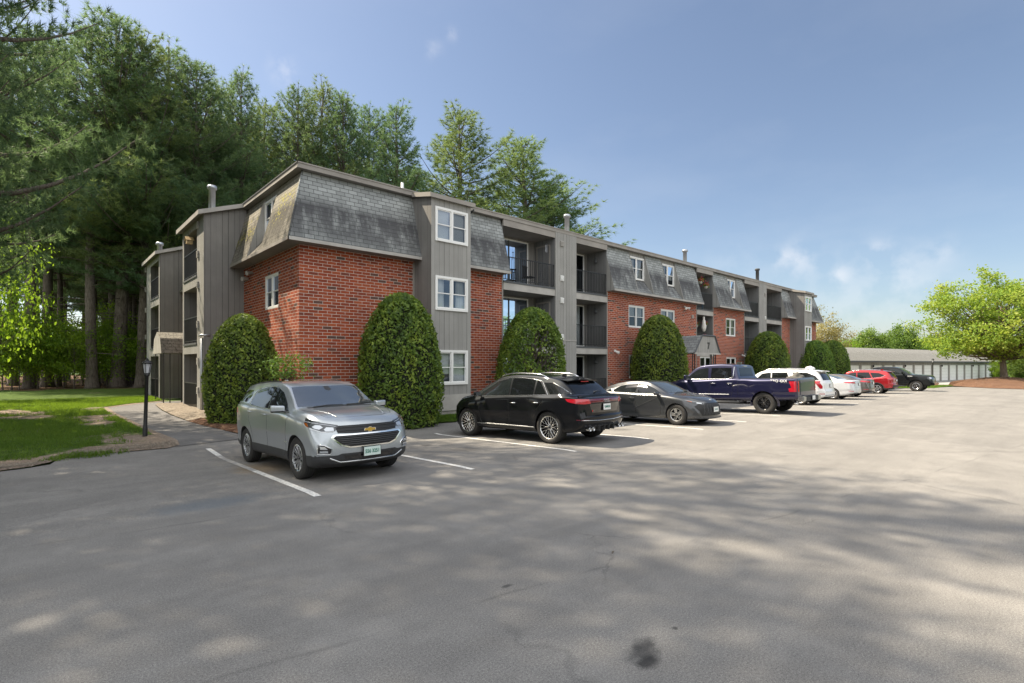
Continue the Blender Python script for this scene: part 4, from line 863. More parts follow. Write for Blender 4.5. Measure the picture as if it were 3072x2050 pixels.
def pine_data(seed, H, base, Rc, step=0.62, per=5, blade=0.2, wid=0.022, nb=7, dens=1.0, top_pow=0.85, dead=True, tuftd=0.2, spr=.75):
    rg = random.Random(seed); rs = np.random.RandomState(seed)
    wood = MB(); bend = [(rg.uniform(-.3, .3), rg.uniform(-.3, .3)) for _ in range(4)]
    def tr(h):
        t = h / H * 3; i = min(2, int(t)); f = t - i
        return Vector((bend[i][0] * (1 - f) + bend[i + 1][0] * f - bend[0][0], bend[i][1] * (1 - f) + bend[i + 1][1] * f - bend[0][1], h))
    r0 = H * 0.0125
    trunk = MB(); hs = [0, 0.3, 1, 3, 6, 9, 12, 16, 20, 24, 28, 32, 36]; hs = [h for h in hs if h < H] + [H]
    trunk.tube([tr(h) for h in hs], [r0 * (1.5 if h == 0 else 1.15 if h < .5 else 1) * (1 - h / H) ** 0.8 + 0.02 for h in hs], 10)
    P, D, T = [], [], []
    if dead:
        h = 2.5
        while h < base:
            a = rg.uniform(0, 6.28); L = rg.uniform(0.8, 2.6); o = tr(h); d = Vector((math.cos(a), math.sin(a), rg.uniform(-.15, .2)))
            wood.tube([o, o + d * L * .6, o + d * L + Vector((0, 0, rg.uniform(-.3, .3)))], [0.03, 0.018, 0.006], 4, caps=False); h += rg.uniform(0.25, 0.7)
    h = base
    while h < H - 0.4:
        t = (h - base) / (H - base)
        env = Rc * ((1 - t) ** top_pow) * (0.55 + 0.45 * min(1, t * 5 + .35)) + 0.35
        a0 = rg.uniform(0, 6.28); n_ = per if t < .8 else 4
        for k in range(n_):
            if rg.random() < 0.13: continue
            a = a0 + 6.283 * k / n_ + rg.uniform(-.35, .35); L = env * (1 + .22 * math.sin(2 * a + h * .9 + seed) + .12 * math.sin(3 * a - h * 1.7)) * rg.choice([rg.uniform(.4, .75), rg.uniform(.7, 1.0), rg.uniform(.85, 1.28)]); o = tr(h)
            el = 0.05 + 0.75 * t ** 1.5 + rg.uniform(-.12, .15); dr = Vector((math.cos(a), math.sin(a), 0)); sag = rg.uniform(0.02, 0.08) * L
            pts = []
            m_ = max(3, int(L / 0.8)) + 1
            for i in range(m_ + 1):
                s = i / m_; pts.append(o + dr * (L * s * math.cos(el)) + Vector((0, 0, L * s * math.sin(el) - sag * 4 * s * (1 - s) + (0.12 + .16 * t) * L * s ** 3)))
            wood.tube(pts, [0.012 + (0.016 * L) * (1 - i / m_) for i in range(m_ + 1)], 4, caps=False)
            tcol = rg.uniform(0.15, 0.85); sd_ = dr.cross(Vector((0, 0, 1)))
            s = 0.28 if t < .75 else 0.1
            while s <= 1.0:
                i = min(m_ - 1, int(s * m_)); f = s * m_ - i; q = pts[i].lerp(pts[i + 1], f)
                for side in (-1, 1):
                    tl = (0.14 + 0.30 * (1 - s) ** 0.7) * L * rg.uniform(.5, 1.1) + 0.12
                    td = (dr * rg.uniform(.5, .9) + sd_ * side + Vector((0, 0, rg.uniform(-.05, .35)))).normalized()
                    nt = max(1, int(tl / tuftd * dens))
                    for j in range(nt):
                        u = (j + 1) / nt
                        if u < .25 and s < .6: continue
                        P.append(q + td * tl * u + Vector((0, 0, .06 * u * tl))); D.append(td); T.append(tcol + rg.uniform(-.15, .15))
                s += 0.22 / L * (1.0 / dens) ** .5
            P.append(pts[-1]); D.append(dr + Vector((0, 0, .4))); T.append(tcol)
        h += step * rg.uniform(.75, 1.25) * (0.8 if t > .7 else 1)
    for k in range(10):
        P.append(tr(H) - Vector((0, 0, k * .13))); D.append(Vector((0, 0, 1))); T.append(.5)
    V, F, tt = blades(rs, np.array([tuple(p) for p in P]), np.array([tuple(d) for d in D]), nb, blade, wid, spr, 0.3, np.array(T))
    return trunk, wood, V, F, tt

def make_tree(name, trunk, wood, V, F, tint, leafmat, barkmat, label, cat, group=None):
    """returns Empty > trunk, crown(> limbs in the same mesh)"""
    root = empty(name, (0, 0, 0), 0, label, cat, group)
    trunk.build('trunk', barkmat, root, True, recalc=False)
    wv = np.array(wood.v, np.float32).reshape(-1, 3); wf = np.array([f for f in wood.f if len(f) == 4], np.int64).reshape(-1, 4)
    wt = np.concatenate([wf[:, [0, 1, 2]], wf[:, [0, 2, 3]]]) if len(wf) else np.zeros((0, 3), int)
    VV = np.concatenate([wv, V]); FF = np.concatenate([wt, F + len(wv)]); mi = np.concatenate([np.ones(len(wt), int), np.zeros(len(F), int)])
    me = np_mesh('crown', VV, FF, [leafmat, barkmat], np.concatenate([np.full(len(wt), .5), tint])); me.polygons.foreach_set('material_index', mi.astype(np.int32))
    link_mesh('crown', me, root)
    return root
def copy_tree(src, loc, rz, sc, label, group=None):
    c = src.copy(); COL.objects.link(c); c.location = loc; c.rotation_euler = (0, 0, rz); c.scale = sc if isinstance(sc, tuple) else (sc, sc, sc); c['label'] = label
    if group: c['group'] = group
    for ch in src.children:
        d = ch.copy(); COL.objects.link(d); d.parent = c
        for g in ch.children:
            e = g.copy(); COL.objects.link(e); e.parent = d
    return c

F_, AL, YH = 1560.0, R(47.6), 1092.0
def at_y(px, Y):
    u = (px - 1536) / F_; rx, ry = math.cos(AL) + u * math.sin(AL), math.sin(AL) - u * math.cos(AL); t = Y / ry
    return rx * t, Y, t
def at_d(px, t):
    u = (px - 1536) / F_; return (math.cos(AL) + u * math.sin(AL)) * t, (math.sin(AL) - u * math.cos(AL)) * t, t
# pine prototypes (height 24 m each)
HP = 24.0
protoA = make_tree('pine_tree', *pine_data(11, HP, 6.5, 4.6, 0.50, 6, blade=.33, wid=.032, nb=15, spr=.95, tuftd=.38, top_pow=.68), 'needle', 'bark', 'x', 'pine tree')
protoB = make_tree('pine_tree', *pine_data(12, HP, 8.0, 4.3, 0.52, 6, blade=.33, wid=.032, nb=15, spr=.95, top_pow=.7, tuftd=.38), 'needle_yel', 'bark', 'x', 'pine tree')
protoC = make_tree('pine_tree', *pine_data(13, HP, 9.5, 3.9, 0.52, 6, blade=.33, wid=.032, nb=15, spr=.95, top_pow=.75, tuftd=.38), 'needle', 'bark', 'x', 'pine tree')
protoD = make_tree('pine_tree', *pine_data(14, HP, 3.0, 4.8, 0.52, 6, blade=.22, wid=.020, nb=20, spr=.85, dens=.9, tuftd=.36, top_pow=.7), 'needle', 'bark', 'x', 'pine tree')
protoE = make_tree('pine_tree', *pine_data(15, HP, 13.5, 3.3, 0.62, 5, blade=.33, wid=.032, nb=15, spr=.95, top_pow=.6, tuftd=.42), 'needle', 'bark', 'x', 'pine tree')
used = set()
def pine(proto, x, y, H, rz, label, group=None, wide=1.0):
    s = H / HP; loc = (x, y, gz(x, y) - 0.05)
    if id(proto) not in used:
        used.add(id(proto)); proto.location = loc; proto.rotation_euler = (0, 0, rz); proto.scale = (s * wide, s * wide, s); proto['label'] = label
        if group: proto['group'] = group
        return proto
    return copy_tree(proto, loc, rz, (s * wide, s * wide, s), label, group)
GP = 'pines standing behind the building'
sky_pines = [ # px of crown axis, px height of tip, depth plane Y, prototype, width factor, label
 (352, 60, 47.5, protoC, 1.1, 'tall dark pine left of the building, its tip beside the nearest big pine'),
 (425, 120, 46.5, protoB, 1.0, 'broad bushy pine rising right of the tallest dark pine at the left'),
 (505, 150, 48.5, protoA, 1.0, 'full crowned pine above the board-clad wing and its far flue pipe'),
 (590, 195, 46.8, protoC, 1.0, 'dark pine directly above the flue pipe of the left wing'),
 (655, 265, 50.5, protoB, 0.9, 'lower sunlit pine just left of the slender spire-topped pine'),
 (723, 222, 47.0, protoA, 0.72, 'slender spire-topped pine standing clear above the left roof slope'),
 (800, 318, 51.0, protoB, 0.9, 'low warm green pine right of the spire-topped pine'),
 (885, 268, 48.0, protoC, 0.85, 'pine with open upswept boughs above the roof corner'),
 (965, 262, 49.5, protoB, 0.9, 'pine with pointed leaders just right of the roof corner'),
 (1032, 292, 47.6, protoA, 0.85, 'dense dark green pine above the front mansard'),
 (1100, 326, 50.0, protoC, 0.85, 'yellowish pine above the middle of the corner mansard'),
 (1190, 322, 47.8, protoA, 0.95, 'wide pine above the small white roof pipe'),
 (1385, 338, 48.0, protoB, 1.25, 'large cone-shaped pine standing alone above the board bay'),
 (1560, 425, 47.5, protoB, 1.55, 'ragged pine above the brick and balconies, second from the open sky'),
 (1655, 545, 46.5, protoA, 1.6, 'lowest pine at the end of the row, beside the first front flue pipe')]
for k, (px, py, Y, pr, wd, lb) in enumerate(sky_pines):
    x, y, t = at_y(px, Y); H = CAM_H + (YH - py) / F_ * t
    pine(pr, x, y, H, k * 2.1, lb, GP, 1.22 * (wd * 24 / max(H, 1) if H < 24 else wd))
GF = 'pines filling the woods behind the first row'
rf = random.Random(77)
for k in range(17):
    px = 300 + k * 80 + rf.uniform(-20, 20); Y = rf.uniform(56, 70); x, y, t = at_y(px, Y); H = CAM_H + (YH - (250 + max(0, px - 700) * 0.26 + 120)) / F_ * t
    if px > 1250 : H *= 0.80
    if px > 1500: continue
    pine([protoA, protoB, protoC][k % 3], x, y, min(H, 30), rf.uniform(0, 6), 'pine of the second row, mostly hidden behind the pines in front of it', GF, 0.9)
# near pines at the left edge (their trunks stand outside the frame)
near = [(-3.2, 21.8, 35, 'huge pine overhanging the lawn at the left edge with drooping lower boughs', 1.0), (-2.6, 27.2, 34, 'second huge pine at the left edge, behind the overhanging one', 0.92),
        (-5.9, 18.4, 30, None, 1.0), (-9.5, 21.8, 33, None, 1.0), (-9.0, 15.6, 27, None, 1.0), (-7.2, 24.6, 34, None, 1.0), (-9.0, 35.0, 30, None, 0.95), (-12.0, 21, 27, None, 1.1), (-12.5, 28, 30, None, 1.1), (-17, 20, 26, None, 1.2), (-15.5, 10.0, 22, None, 1.1), (-14.5, 14.5, 23, None, 1.15)]
for k, (x, y, H, lb, wd) in enumerate(near):
    pine(protoD, x, y, H, 1.3 + k * 1.7, lb or 'big pine on the lawn outside the left edge of the picture', 'big pines on the lawn at the left', wd * 24 / H * 1.0)
# the wood at the left: many trunks, young broadleaf understorey
GW = 'pine trunks in the wood left of the building'
named = [(277, 47.0, 25, 'thick pale pine trunk rising alone at the wood edge left of the building'), (142, 52, 26, 'grey pine trunk with its upper part showing above the young leaves'), (90, 50, 25, 'dark straight pine trunk left of the grey one'), (375, 49, 24, 'dark pine trunk close to the left wing of the building'), (332, 53, 24, 'pine trunk between the thick pale trunk and the building wing')]
for k, (px, Y, H, lb) in enumerate(named):
    x, y, t = at_y(px, Y); pine([protoE, protoC][k % 2], x, y, H, k * 1.1, lb, GW, 1.1)
for k in range(34):
    px = rf.uniform(-120, 470); Y = rf.uniform(52, 84); x, y, t = at_y(px, Y)
    pine([protoE, protoE, protoC, protoE][k % 4], x, y, rf.uniform(19, 25), rf.uniform(0, 6), 'slim dark pine trunk deep in the wood left of the building', GW, rf.uniform(.8, 1.1))

def broadleaf(seed, H, cb, Rx, nclump, per, size, cr, lean=(0, 0), tall=1.0, r0=None, shell=0.45, droop=0.0):
    rg = random.Random(seed); rs = np.random.RandomState(seed)
    trunk = MB(); wood = MB(); r0 = r0 or H * 0.03
    top = Vector((lean[0], lean[1], H * 0.62)); fork = Vector((lean[0] * .3, lean[1] * .3, cb * 0.75 + 0.2))
    trunk.tube([(0, 0, 0), (0, 0, 0.25), fork * 0.5 + Vector((rg.uniform(-.05, .05), 0, 0)), fork, (fork + top) / 2 + Vector((rg.uniform(-.2, .2), rg.uniform(-.2, .2), 0)), top], [r0 * 1.5, r0 * 1.05, r0 * .95, r0 * .85, r0 * .5, r0 * .15], 10)
    P, Nn, T = [], [], []
    cz, rz_ = (H + cb) / 2, (H - cb) / 2
    for c in range(nclump):
        d = unit(rs.normal(size=3)); rr = rs.uniform(shell, 1.0) ** 0.6
        lump = 0.80 + 0.26 * math.sin(3.1 * d[0] + seed) * math.cos(2.7 * d[1] + seed * 1.7) + 0.13 * math.sin(7 * d[2] + 5 * d[0] + seed)
        q = Vector((d[0] * Rx * rr * lump + lean[0] * .5, d[1] * Rx * rr * lump + lean[1] * .5, cz + d[2] * rz_ * rr * (lump if d[2] > 0 else .95) - droop * (d[0] ** 2 + d[1] ** 2)))
        o = fork.lerp(top, min(1, max(0, (q.z - fork.z) / (top.z - fork.z + .01) * .55)) * rg.uniform(.5, 1))
        m = o.lerp(q, .5) + Vector((rg.uniform(-.1, .1) * Rx * .3, rg.uniform(-.1, .1) * Rx * .3, -.05 * Rx))
        if c % 2 == 0 or nclump < 60: wood.tube([o, m, q], [r0 * .28, r0 * .14, r0 * .03], 4, caps=False)
        n_ = int(per * rg.uniform(.5, 1.3)); cr_ = cr * rg.uniform(.6, 1.2)
        pp = rs.normal(size=(n_, 3)) * [cr_ * .5, cr_ * .5, cr_ * .32] + np.array(q)
        P.append(pp); Nn.append(unit(rs.normal(size=(n_, 3)) + [0, 0, .9] + 0.5 * d)); T.append(np.full(n_, rg.uniform(.1, .9)) + rs.uniform(-.15, .15, n_))
    P, Nn, T = np.concatenate(P), np.concatenate(Nn), np.concatenate(T)
    V, F, tt = leaves(rs, P, Nn, size, T)
    return trunk, wood, V, F, tt
# the big spring maple on the mulch island
mx, my = 70.9, 5.6
o = make_tree('maple_tree', *broadleaf(21, 11.6, 1.7, 7.5, 500, 92, .25, 1.0, (0.5, 0.3), r0=.30, droop=1.15), 'maple_leaf', 'bark_light', 'spreading yellow-green maple in new leaf on the mulch island at the right', 'maple tree')
o.location = (mx + .3, my - .4, 0.42); o.scale = (.97, .97, 1.0)
# young understorey
sap = [make_tree('sapling', *broadleaf(40 + k, 5.5, .8, 2.1, 60, 42, .17, .75, r0=.05), 'young_leaf', 'bark', 'x', 'sapling') for k in range(3)]
first = set()
def place(proto, x, y, s, rz, label, group, dz=-.03):
    if id(proto) not in first:
        first.add(id(proto)); proto.location = (x, y, gz(x, y) + dz); proto.scale = (s, s, s) if not isinstance(s, tuple) else s; proto.rotation_euler = (0, 0, rz); proto['label'] = label
        if group: proto['group'] = group
        return proto
    return copy_tree(proto, (x, y, gz(x, y) + dz), rz, s, label, group)
GS = 'young broadleaf saplings under the pines'
for k in range(40):
    px = -40 + (k % 20) * 25.5 + rf.uniform(-10, 10); Y = rf.uniform(46.5, 52) if k < 20 else rf.uniform(54, 72); x, y, t = at_y(px, Y)
    if k < 20 and 235 < px < 320: Y = 53; x, y, t = at_y(px, Y)
    place(sap[k % 3], x, y, (rf.uniform(.7, 1.0), rf.uniform(.7, 1.0), rf.uniform(.75, 1.35)), rf.uniform(0, 6), 'bright green sapling in the shade of the wood at the left', GS)
x, y, t = at_y(40, 36.0); place(sap[0], x - .6, y, (.9, .9, 1.75), 1, 'sunlit light green young maple showing between the pine boughs at the left edge', GS)
# far trees beyond the garages
far = make_tree('broadleaf_tree', *broadleaf(31, 10, 1.2, 4.8, 230, 85, .34, 1.2, r0=.22), 'far_leaf', 'bark_light', 'x', 'tree')
far2 = make_tree('broadleaf_tree', *broadleaf(32, 10, 1.0, 4.6, 190, 75, .34, 1.1, r0=.2), 'young_leaf', 'bark_light', 'x', 'tree')
tan = make_tree('broadleaf_tree', *broadleaf(33, 10, 1.5, 4.6, 170, 60, .25, 1.1, r0=.2), 'tan_leaf', 'bark_light', 'x', 'tree')
def fartree(proto, px, py, t, wpx, label, group='trees beyond the garages'):
    x, y, t = at_d(px, t); H = CAM_H + (YH - py) / F_ * t + 1.0; w = wpx / F_ * t / 4.6
    place(proto, x, y, (w, w, H / 10), px * .01, label, group, dz=-1.0 - 0)
fartree(tan, 2478, 928, 88, 78, 'tan half-bare budding tree just right of the brick end of the building')
fartree(far2, 2545, 1003, 98, 60, 'light yellow-green tree between the tan one and the round one')
fartree(far, 2606, 977, 100, 66, 'round dark green tree above the left part of the garage roof')
fartree(far2, 2556, 1010, 110, 60, 'pale low tree behind the round dark green tree')
fartree(far, 2700, 962, 104, 60, 'open-branched tree above the middle of the garage roof')
fartree(far2, 2745, 1003, 108, 55, 'yellow-green tree beside the open-branched one, left of the maple')
fartree(far, 2658, 1022, 112, 60, 'low dark green tree in the gap between the round and the open-branched tree')
fartree(far, 2810, 990, 118, 70, 'dark green tree hidden behind the maple crown'); fartree(far, 2900, 995, 112, 75, 'tall green tree behind the middle of the maple crown')
fartree(far, 3000, 985, 105, 80, 'green tree behind the maple trunk'); fartree(far, 3090, 1000, 92, 80, 'dense dark tree at the right edge behind the maple')
fartree(far2, 2995, 1062, 78, 22, 'bright green shrub left of the maple trunk'); fartree(far, 3060, 1058, 74, 34, 'dark shrub right of the maple trunk', 'trees beyond the garages')
fartree(far, 3140, 1040, 72, 50, 'dark bush at the right edge of the picture')
fartree(tan, 2420, 1010, 120, 60, 'budding tree mostly hidden behind the end of the building')

# clipped yews along the front
def yew_data(seed, hole=False, n=17000, size=.085):
    rs = np.random.RandomState(seed); rg = random.Random(seed); ph = rs.uniform(0, 6, 6)
    def rad(t, a):   # t = z/H
        r_ = np.where(t < .30, .86 + .14 * np.sin(t / .30 * 1.5708), np.sqrt(np.maximum(0, 1 - ((t - .30) / .70) ** 2.15)))
        return r_ * (1 + .025 * np.sin(3 * a + ph[0] + 4 * t) + .02 * np.sin(7 * a + ph[1] - 9 * t) + .014 * np.sin(13 * a + 23 * t + ph[2]))
    t = rs.uniform(0, 1, n) ** 0.92; t = np.clip(t, 0.0, .999); extra = rs.uniform(.9, 1, n // 14); t = np.concatenate([t, extra]); a = rs.uniform(0, 6.283, len(t))
    depth = rs.uniform(0, 1, len(t)) ** 1.8 * .16
    ruff = .03 * np.sin(17 * a + 11 * t * 3) * np.sin(29 * t * 3 + a * 5)
    r_ = rad(t, a) - depth + ruff
    keep = r_ > 0.01
    if hole: 
        g = ((a - 4.35) / .55) ** 2 + ((t - .60) / .22) ** 2; keep &= ~((g < 1) & (rs.uniform(0, 1, len(t)) < .86))
    t, a, r_ = t[keep], a[keep], r_[keep]
    P = np.stack([r_ * np.cos(a), r_ * np.sin(a), t], 1)
    nz = np.clip((t - .3) * 1.3, -.2, 1); Nn = unit(np.stack([np.cos(a), np.sin(a), nz], 1) + rs.normal(size=P.shape) * .75)
    tint = .5 + .28 * np.sin(9 * a + 14 * t + ph[3]) * np.sin(21 * t + 4 * a) + rs.uniform(-.3, .3, len(t))
    return P, Nn, tint, rad
def yew_proto(seed, hole=False):
    rs = np.random.RandomState(seed + 5); P, Nn, tint, rad = yew_data(seed, hole)
    S = np.array([1.4, 1.4, 4.2]); ns = 70; ts = rs.uniform(.03, .97, ns); as_ = rs.uniform(0, 6.283, ns); rr_ = rad(ts, as_); keep = rr_ > .05; ts, as_, rr_ = ts[keep], as_[keep], rr_[keep]
    sp_ = []; 
    for k in range(3): sp_.append(np.stack([(rr_ + .012 + .013 * k) * np.cos(as_ + .01 * k), (rr_ + .012 + .013 * k) * np.sin(as_ + .01 * k), ts + .006 * k], 1))
    sp_ = np.concatenate(sp_); P = np.concatenate([P, sp_]); Nn = np.concatenate([Nn, unit(rs.normal(size=sp_.shape))]); tint = np.concatenate([tint, np.tile(rs.uniform(.3, 1.0, len(ts)), 3)])
    V, F, tt = leaves(rs, P * S, Nn, .12, tint, .5)
    root = empty('yew_bush', (0, 0, 0), 0, 'x', 'bush')
    link_mesh('foliage', np_mesh('foliage', V, F, 'yew', tt), root)
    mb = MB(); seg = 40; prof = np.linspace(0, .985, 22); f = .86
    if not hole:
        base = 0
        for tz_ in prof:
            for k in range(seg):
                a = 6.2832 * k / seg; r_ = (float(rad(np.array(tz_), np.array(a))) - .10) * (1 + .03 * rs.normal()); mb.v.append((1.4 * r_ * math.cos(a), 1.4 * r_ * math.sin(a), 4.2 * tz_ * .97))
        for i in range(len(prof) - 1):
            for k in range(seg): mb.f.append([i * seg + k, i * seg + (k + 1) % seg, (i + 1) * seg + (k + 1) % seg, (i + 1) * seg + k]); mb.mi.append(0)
        mb.build('shade_core', 'yew_core', root)  # dark solid added inside to block light, its colour stands in for inner shade
    else:
        rg = random.Random(5)
        for k in range(60):
            a = rg.uniform(0, 6.28); z0 = rg.uniform(.1, 2.2); L = rg.uniform(.6, 1.2); mb.tube([(0, 0, z0), (L * .5 * math.cos(a), L * .5 * math.sin(a), z0 + .5), (L * math.cos(a), L * math.sin(a), z0 + 1.3)], [.035, .02, .008], 5)
        mb.tube([(0, 0, -.1), (0, 0, 3.4)], [.07, .02], 7)
        mb2 = MB()
        for k in range(26):  # sparse backing twigs behind the thin patch
            a = rg.uniform(.2, 2.9); z0 = rg.uniform(.3, 2.5); mb.tube([(.2 * math.cos(a), .2 * math.sin(a), z0), (1.1 * math.cos(a), 1.1 * math.sin(a), z0 + rg.uniform(.4, 1))], [.02, .006], 4)
        mb.build('branches', 'bark', root)
    return root
yA, yH = yew_proto(61), yew_proto(62, True)
yB = yew_proto(63)
GY = 'clipped egg-shaped yews along the building'
for k, (pr, x, y, r_, h, rz, lb) in enumerate([(yA, 4.9, 18.2, 1.1, 3.52, 0.4, 'clipped yew behind the silver SUV beside the left wing, leftmost of the yews'), (yB, 8.76, 14.95, 1.34, 4.28, 1.9, 'tallest looking clipped yew in front of the brick corner, right of the silver SUV'),
        (yH, 14.75, 14.95, 1.40, 4.25, 0.15, 'clipped yew with a thin see-through patch behind the black coupe SUV'), (yA, 24.1, 14.95, 1.43, 4.55, 2.5, 'clipped yew between the brick front and the numbered canopy'), (yB, 38.1, 14.95, 1.48, 4.36, 0.9, 'clipped yew behind the white SUV, right of the blue pickup cab'),
        (yA, 48.0, 14.95, 1.43, 4.1, 3.9, 'clipped yew at the far board bay, front one of the last pair'), (yB, 52.2, 14.95, 1.42, 4.25, 5.0, 'last clipped yew at the far end, partly behind its neighbour')]):
    place(pr, x, y, (r_ / 1.4, r_ / 1.4, h / 4.2), rz, lb, GY, dz=-.02)
# small pale-leaved shrub at the brick corner
o = make_tree('rhododendron', *broadleaf(71, 2.25, 1.35, .78, 34, 26, .085, .30, r0=.02), 'far_leaf', 'bark', 'loose small-leaved shrub on thin stems in front of the brick corner', 'shrub')
o.name = 'small_shrub'; o.location = (5.55, 15.9, 0.05)
mb = MB()
for k in range(5): mb.tube([(5.55, 15.9, 0), (5.55 + .5 * math.cos(k * 1.3), 15.9 + .4 * math.sin(k * 1.3), 1.7)], [.015, .006], 5)
st = mb.build('stem', 'bark_light'); st.parent = o; st.matrix_parent_inverse = Matrix.Translation((-5.55, -15.9, -.05))

# grass blades on the near lawn and verges (nobody could count them)
from mathutils import noise as mn
def bare(x, y):
    v = mn.fractal(Vector((x * .55, y * .33, 1.7)), 1.0, 2.0, 4) * .5 + .5
    v += .55 * math.exp(-((x - 1.2) / 1.1) ** 2 - ((y - 26.3) / 1.6) ** 2) + .42 * math.exp(-((x + .6) / 1.3) ** 2 - ((y - 24.3) / 1.5) ** 2)
    v += .25 * math.exp(-((x - .3) / 1.6) ** 2 - ((y - 17.3) / .5) ** 2)
    v -= .035
    v += .75 * math.exp(-((y - 14.2 - max(0, min(1, (x + .1) * 2)) * .8) / .24) ** 2) + .02
    if y > 28: v -= .35
    return v
rs = np.random.RandomState(9); Pg = []
def fill(n, x0, x1, y0, y1, poly_ok, dz=.035):
    for _ in range(n):
        x, y = rs.uniform(x0, x1), rs.uniform(y0, y1)
        if poly_ok(x, y) : Pg.append((x, y, gz(x, y) + dz - .01))
lawn_r = lambda y: np.interp(y, [14.8, 15.2, 15.9, 17.8, 20.7, 23.8, 27.2, 28.9, 30.2, 47], [1.9, 2.38, 2.33, 2.22, 2.08, 1.95, 1.93, 3.1, 4.5, 4.6])
fill(90000, -1.6, 4.6, 14.2, 34, lambda x, y: x < lawn_r(y) and x > -.045 * y - .4 and bare(x, y) < .62 + rs.uniform(-.14, .05))
fill(12000, 9.4, 20, 14.5, 15.5, lambda x, y: True, .06)
fill(9000, 57.8, 69.4, 8.7, 14, lambda x, y: True, .05)
P = np.array(Pg); V, F, tt = blades(rs, P, np.tile([0, 0, 1.0], (len(P), 1)), 3, .075, .012, .45, .3)
tag(link_mesh('grass', np_mesh('grass', V, F, 'grass', tt)), kind='stuff')
lw = bpy.data.objects['lawn'].data; at_ = lw.attributes.new('bare', 'FLOAT', 'POINT')
at_.data.foreach_set('value', [bare(v.co.x, v.co.y) for v in lw.vertices])
mt = M['turf'].copy(); mt.name = 'lawn_turf'; lw.materials[0] = mt; nt = mt.node_tree
an = nt.nodes.new('ShaderNodeAttribute'); an.attribute_name = 'bare'
for n_ in nt.nodes:
    if n_.type == 'VALTORGB' and abs(n_.color_ramp.elements[0].position - .535) < 1e-3:
        n2 = nt.nodes.new('ShaderNodeTexNoise'); n2.inputs['Scale'].default_value = 5; n2.inputs['Detail'].default_value = 6
        g_ = nt.nodes.new('ShaderNodeNewGeometry'); nt.links.new(g_.outputs['Position'], n2.inputs['Vector'])
        ma = nt.nodes.new('ShaderNodeMath'); ma.operation = 'MULTIPLY_ADD'; nt.links.new(n2.outputs[0], ma.inputs[0]); ma.inputs[1].default_value = .5; nt.links.new(an.outputs['Fac'], ma.inputs[2])
        nt.links.new(ma.outputs[0], n_.inputs[0]); n_.color_ramp.elements[0].position = .80; n_.color_ramp.elements[1].position = .93
# loose stones and straw litter along the lawn edge
V = []; Fq = []
for k in range(2600):
    x = rs.uniform(-1.5, 2.5); y = np.interp(x, [-1.5, -.1, .3, 2.4], [13.9, 14.1, 14.8, 14.9]) + rs.normal() * .18; s = rs.uniform(.008, .022)
    c = np.array([x, y, gz(x, y) + .035]); b0 = len(V); V += [tuple(c + s * np.array(d)) for d in ((1, 0, 0), (0, 1, 0), (-1, 0, 0), (0, -1, 0), (0, 0, .7))]; Fq += [(b0, b0 + 1, b0 + 4), (b0 + 1, b0 + 2, b0 + 4), (b0 + 2, b0 + 3, b0 + 4), (b0 + 3, b0, b0 + 4)]
me = np_mesh('litter', V, Fq, 'gravel'); tag(link_mesh('gravel_litter', me), kind='stuff')
# trees on the far side of the lot, behind the photographer: they show only as reflections in glass and paint
for k, (x, y, s_) in enumerate([(-18, -34, 1.1), (-6, -38, 1.2), (6, -40, 1.0), (18, -37, 1.25), (30, -40, 1.1), (42, -38, 1.2), (56, -40, 1.3), (72, -37, 1.2), (88, -34, 1.2), (-32, -26, 1.2), (24, -46, 1.3), (0, -48, 1.4), (48, -47, 1.3)]):
    place(far if k % 2 else far2, x, y, (s_ * 1.2, s_ * 1.2, s_), k * 1.1, 'leafy tree on the far side of the parking lot, behind the camera', 'trees across the parking lot')

# a few curled dry leaves and twig bits on the asphalt
M['dry_leaf'] = simple('dry_brown_leaf', (.11, .075, .04), .8, var=.4, vscale=60)
for k, (x, y, s_, lb) in enumerate([(-.02, 4.05, .05, 'small dried leaf clump on the asphalt at the far left foreground'), (1.05, 2.38, .045, 'crumpled brown leaf near the bottom edge of the picture, left of centre'), (1.12, 2.30, .035, 'small twig bit beside the crumpled leaf at the bottom edge'), (4.3, 3.2, .02, 'tiny dark pebble on the shaded asphalt right of centre')]):
    rq = np.random.RandomState(k); P = rq.normal(size=(14, 3)) * [s_ * .5, s_ * .3, .006] + [0, 0, .012]; V_, F_2, t_ = leaves(rq, P, unit(rq.normal(size=(14, 3)) * .5 + [0, 0, 1]), s_ * .8, rq.uniform(0, 1, 14))
    o = link_mesh('fallen_leaf', np_mesh('fallen_leaf', V_, F_2, 'dry_leaf', t_)); o.location = (x, y, gz(x, y) + .004); tag(o, lb, 'fallen leaf')
# ------------------------------------------------------------------ garages
gd = Vector((0.982, -0.187, 0)).normalized(); gn = Vector((gd.y, -gd.x, 0))     # gn points to the camera side
if gn.y > 0: gn = -gn
org = Vector((90.4, 13.5, -0.41))
GA = empty('garage_block', tuple(org), math.atan2(gd.y, gd.x), 'long low row of grey garages with white doors and a pale shingled roof', 'garage')
def gpart(mb, name, mats, parent=None): return mb.build(name, mats, parent or GA)
s0, s1, dep = -40.0, 26.0, 8.6; hw = 2.62
mb = MB(); doors = []
s = s0 + .6
while s < s1 - 2.6: doors.append((s, s + 2.25)); s += 2.78
wall(mb, 'y', 0.0, s0, s1, -.3, hw, [(a, b, 0.02, 2.16) for a, b in doors], .12)
for y_ in (dep,): mb.poly([(s0, y_, -.3), (s1, y_, -.3), (s1, y_, hw), (s0, y_, hw)])
for x_ in (s0, s1): mb.poly([(x_, 0, -.3), (x_, dep, -.3), (x_, dep, hw), (x_, 0, hw)])
gpart(mb, 'wall', 'siding')
mb = MB(); e = .45; zr = 4.45; ze = hw + .05
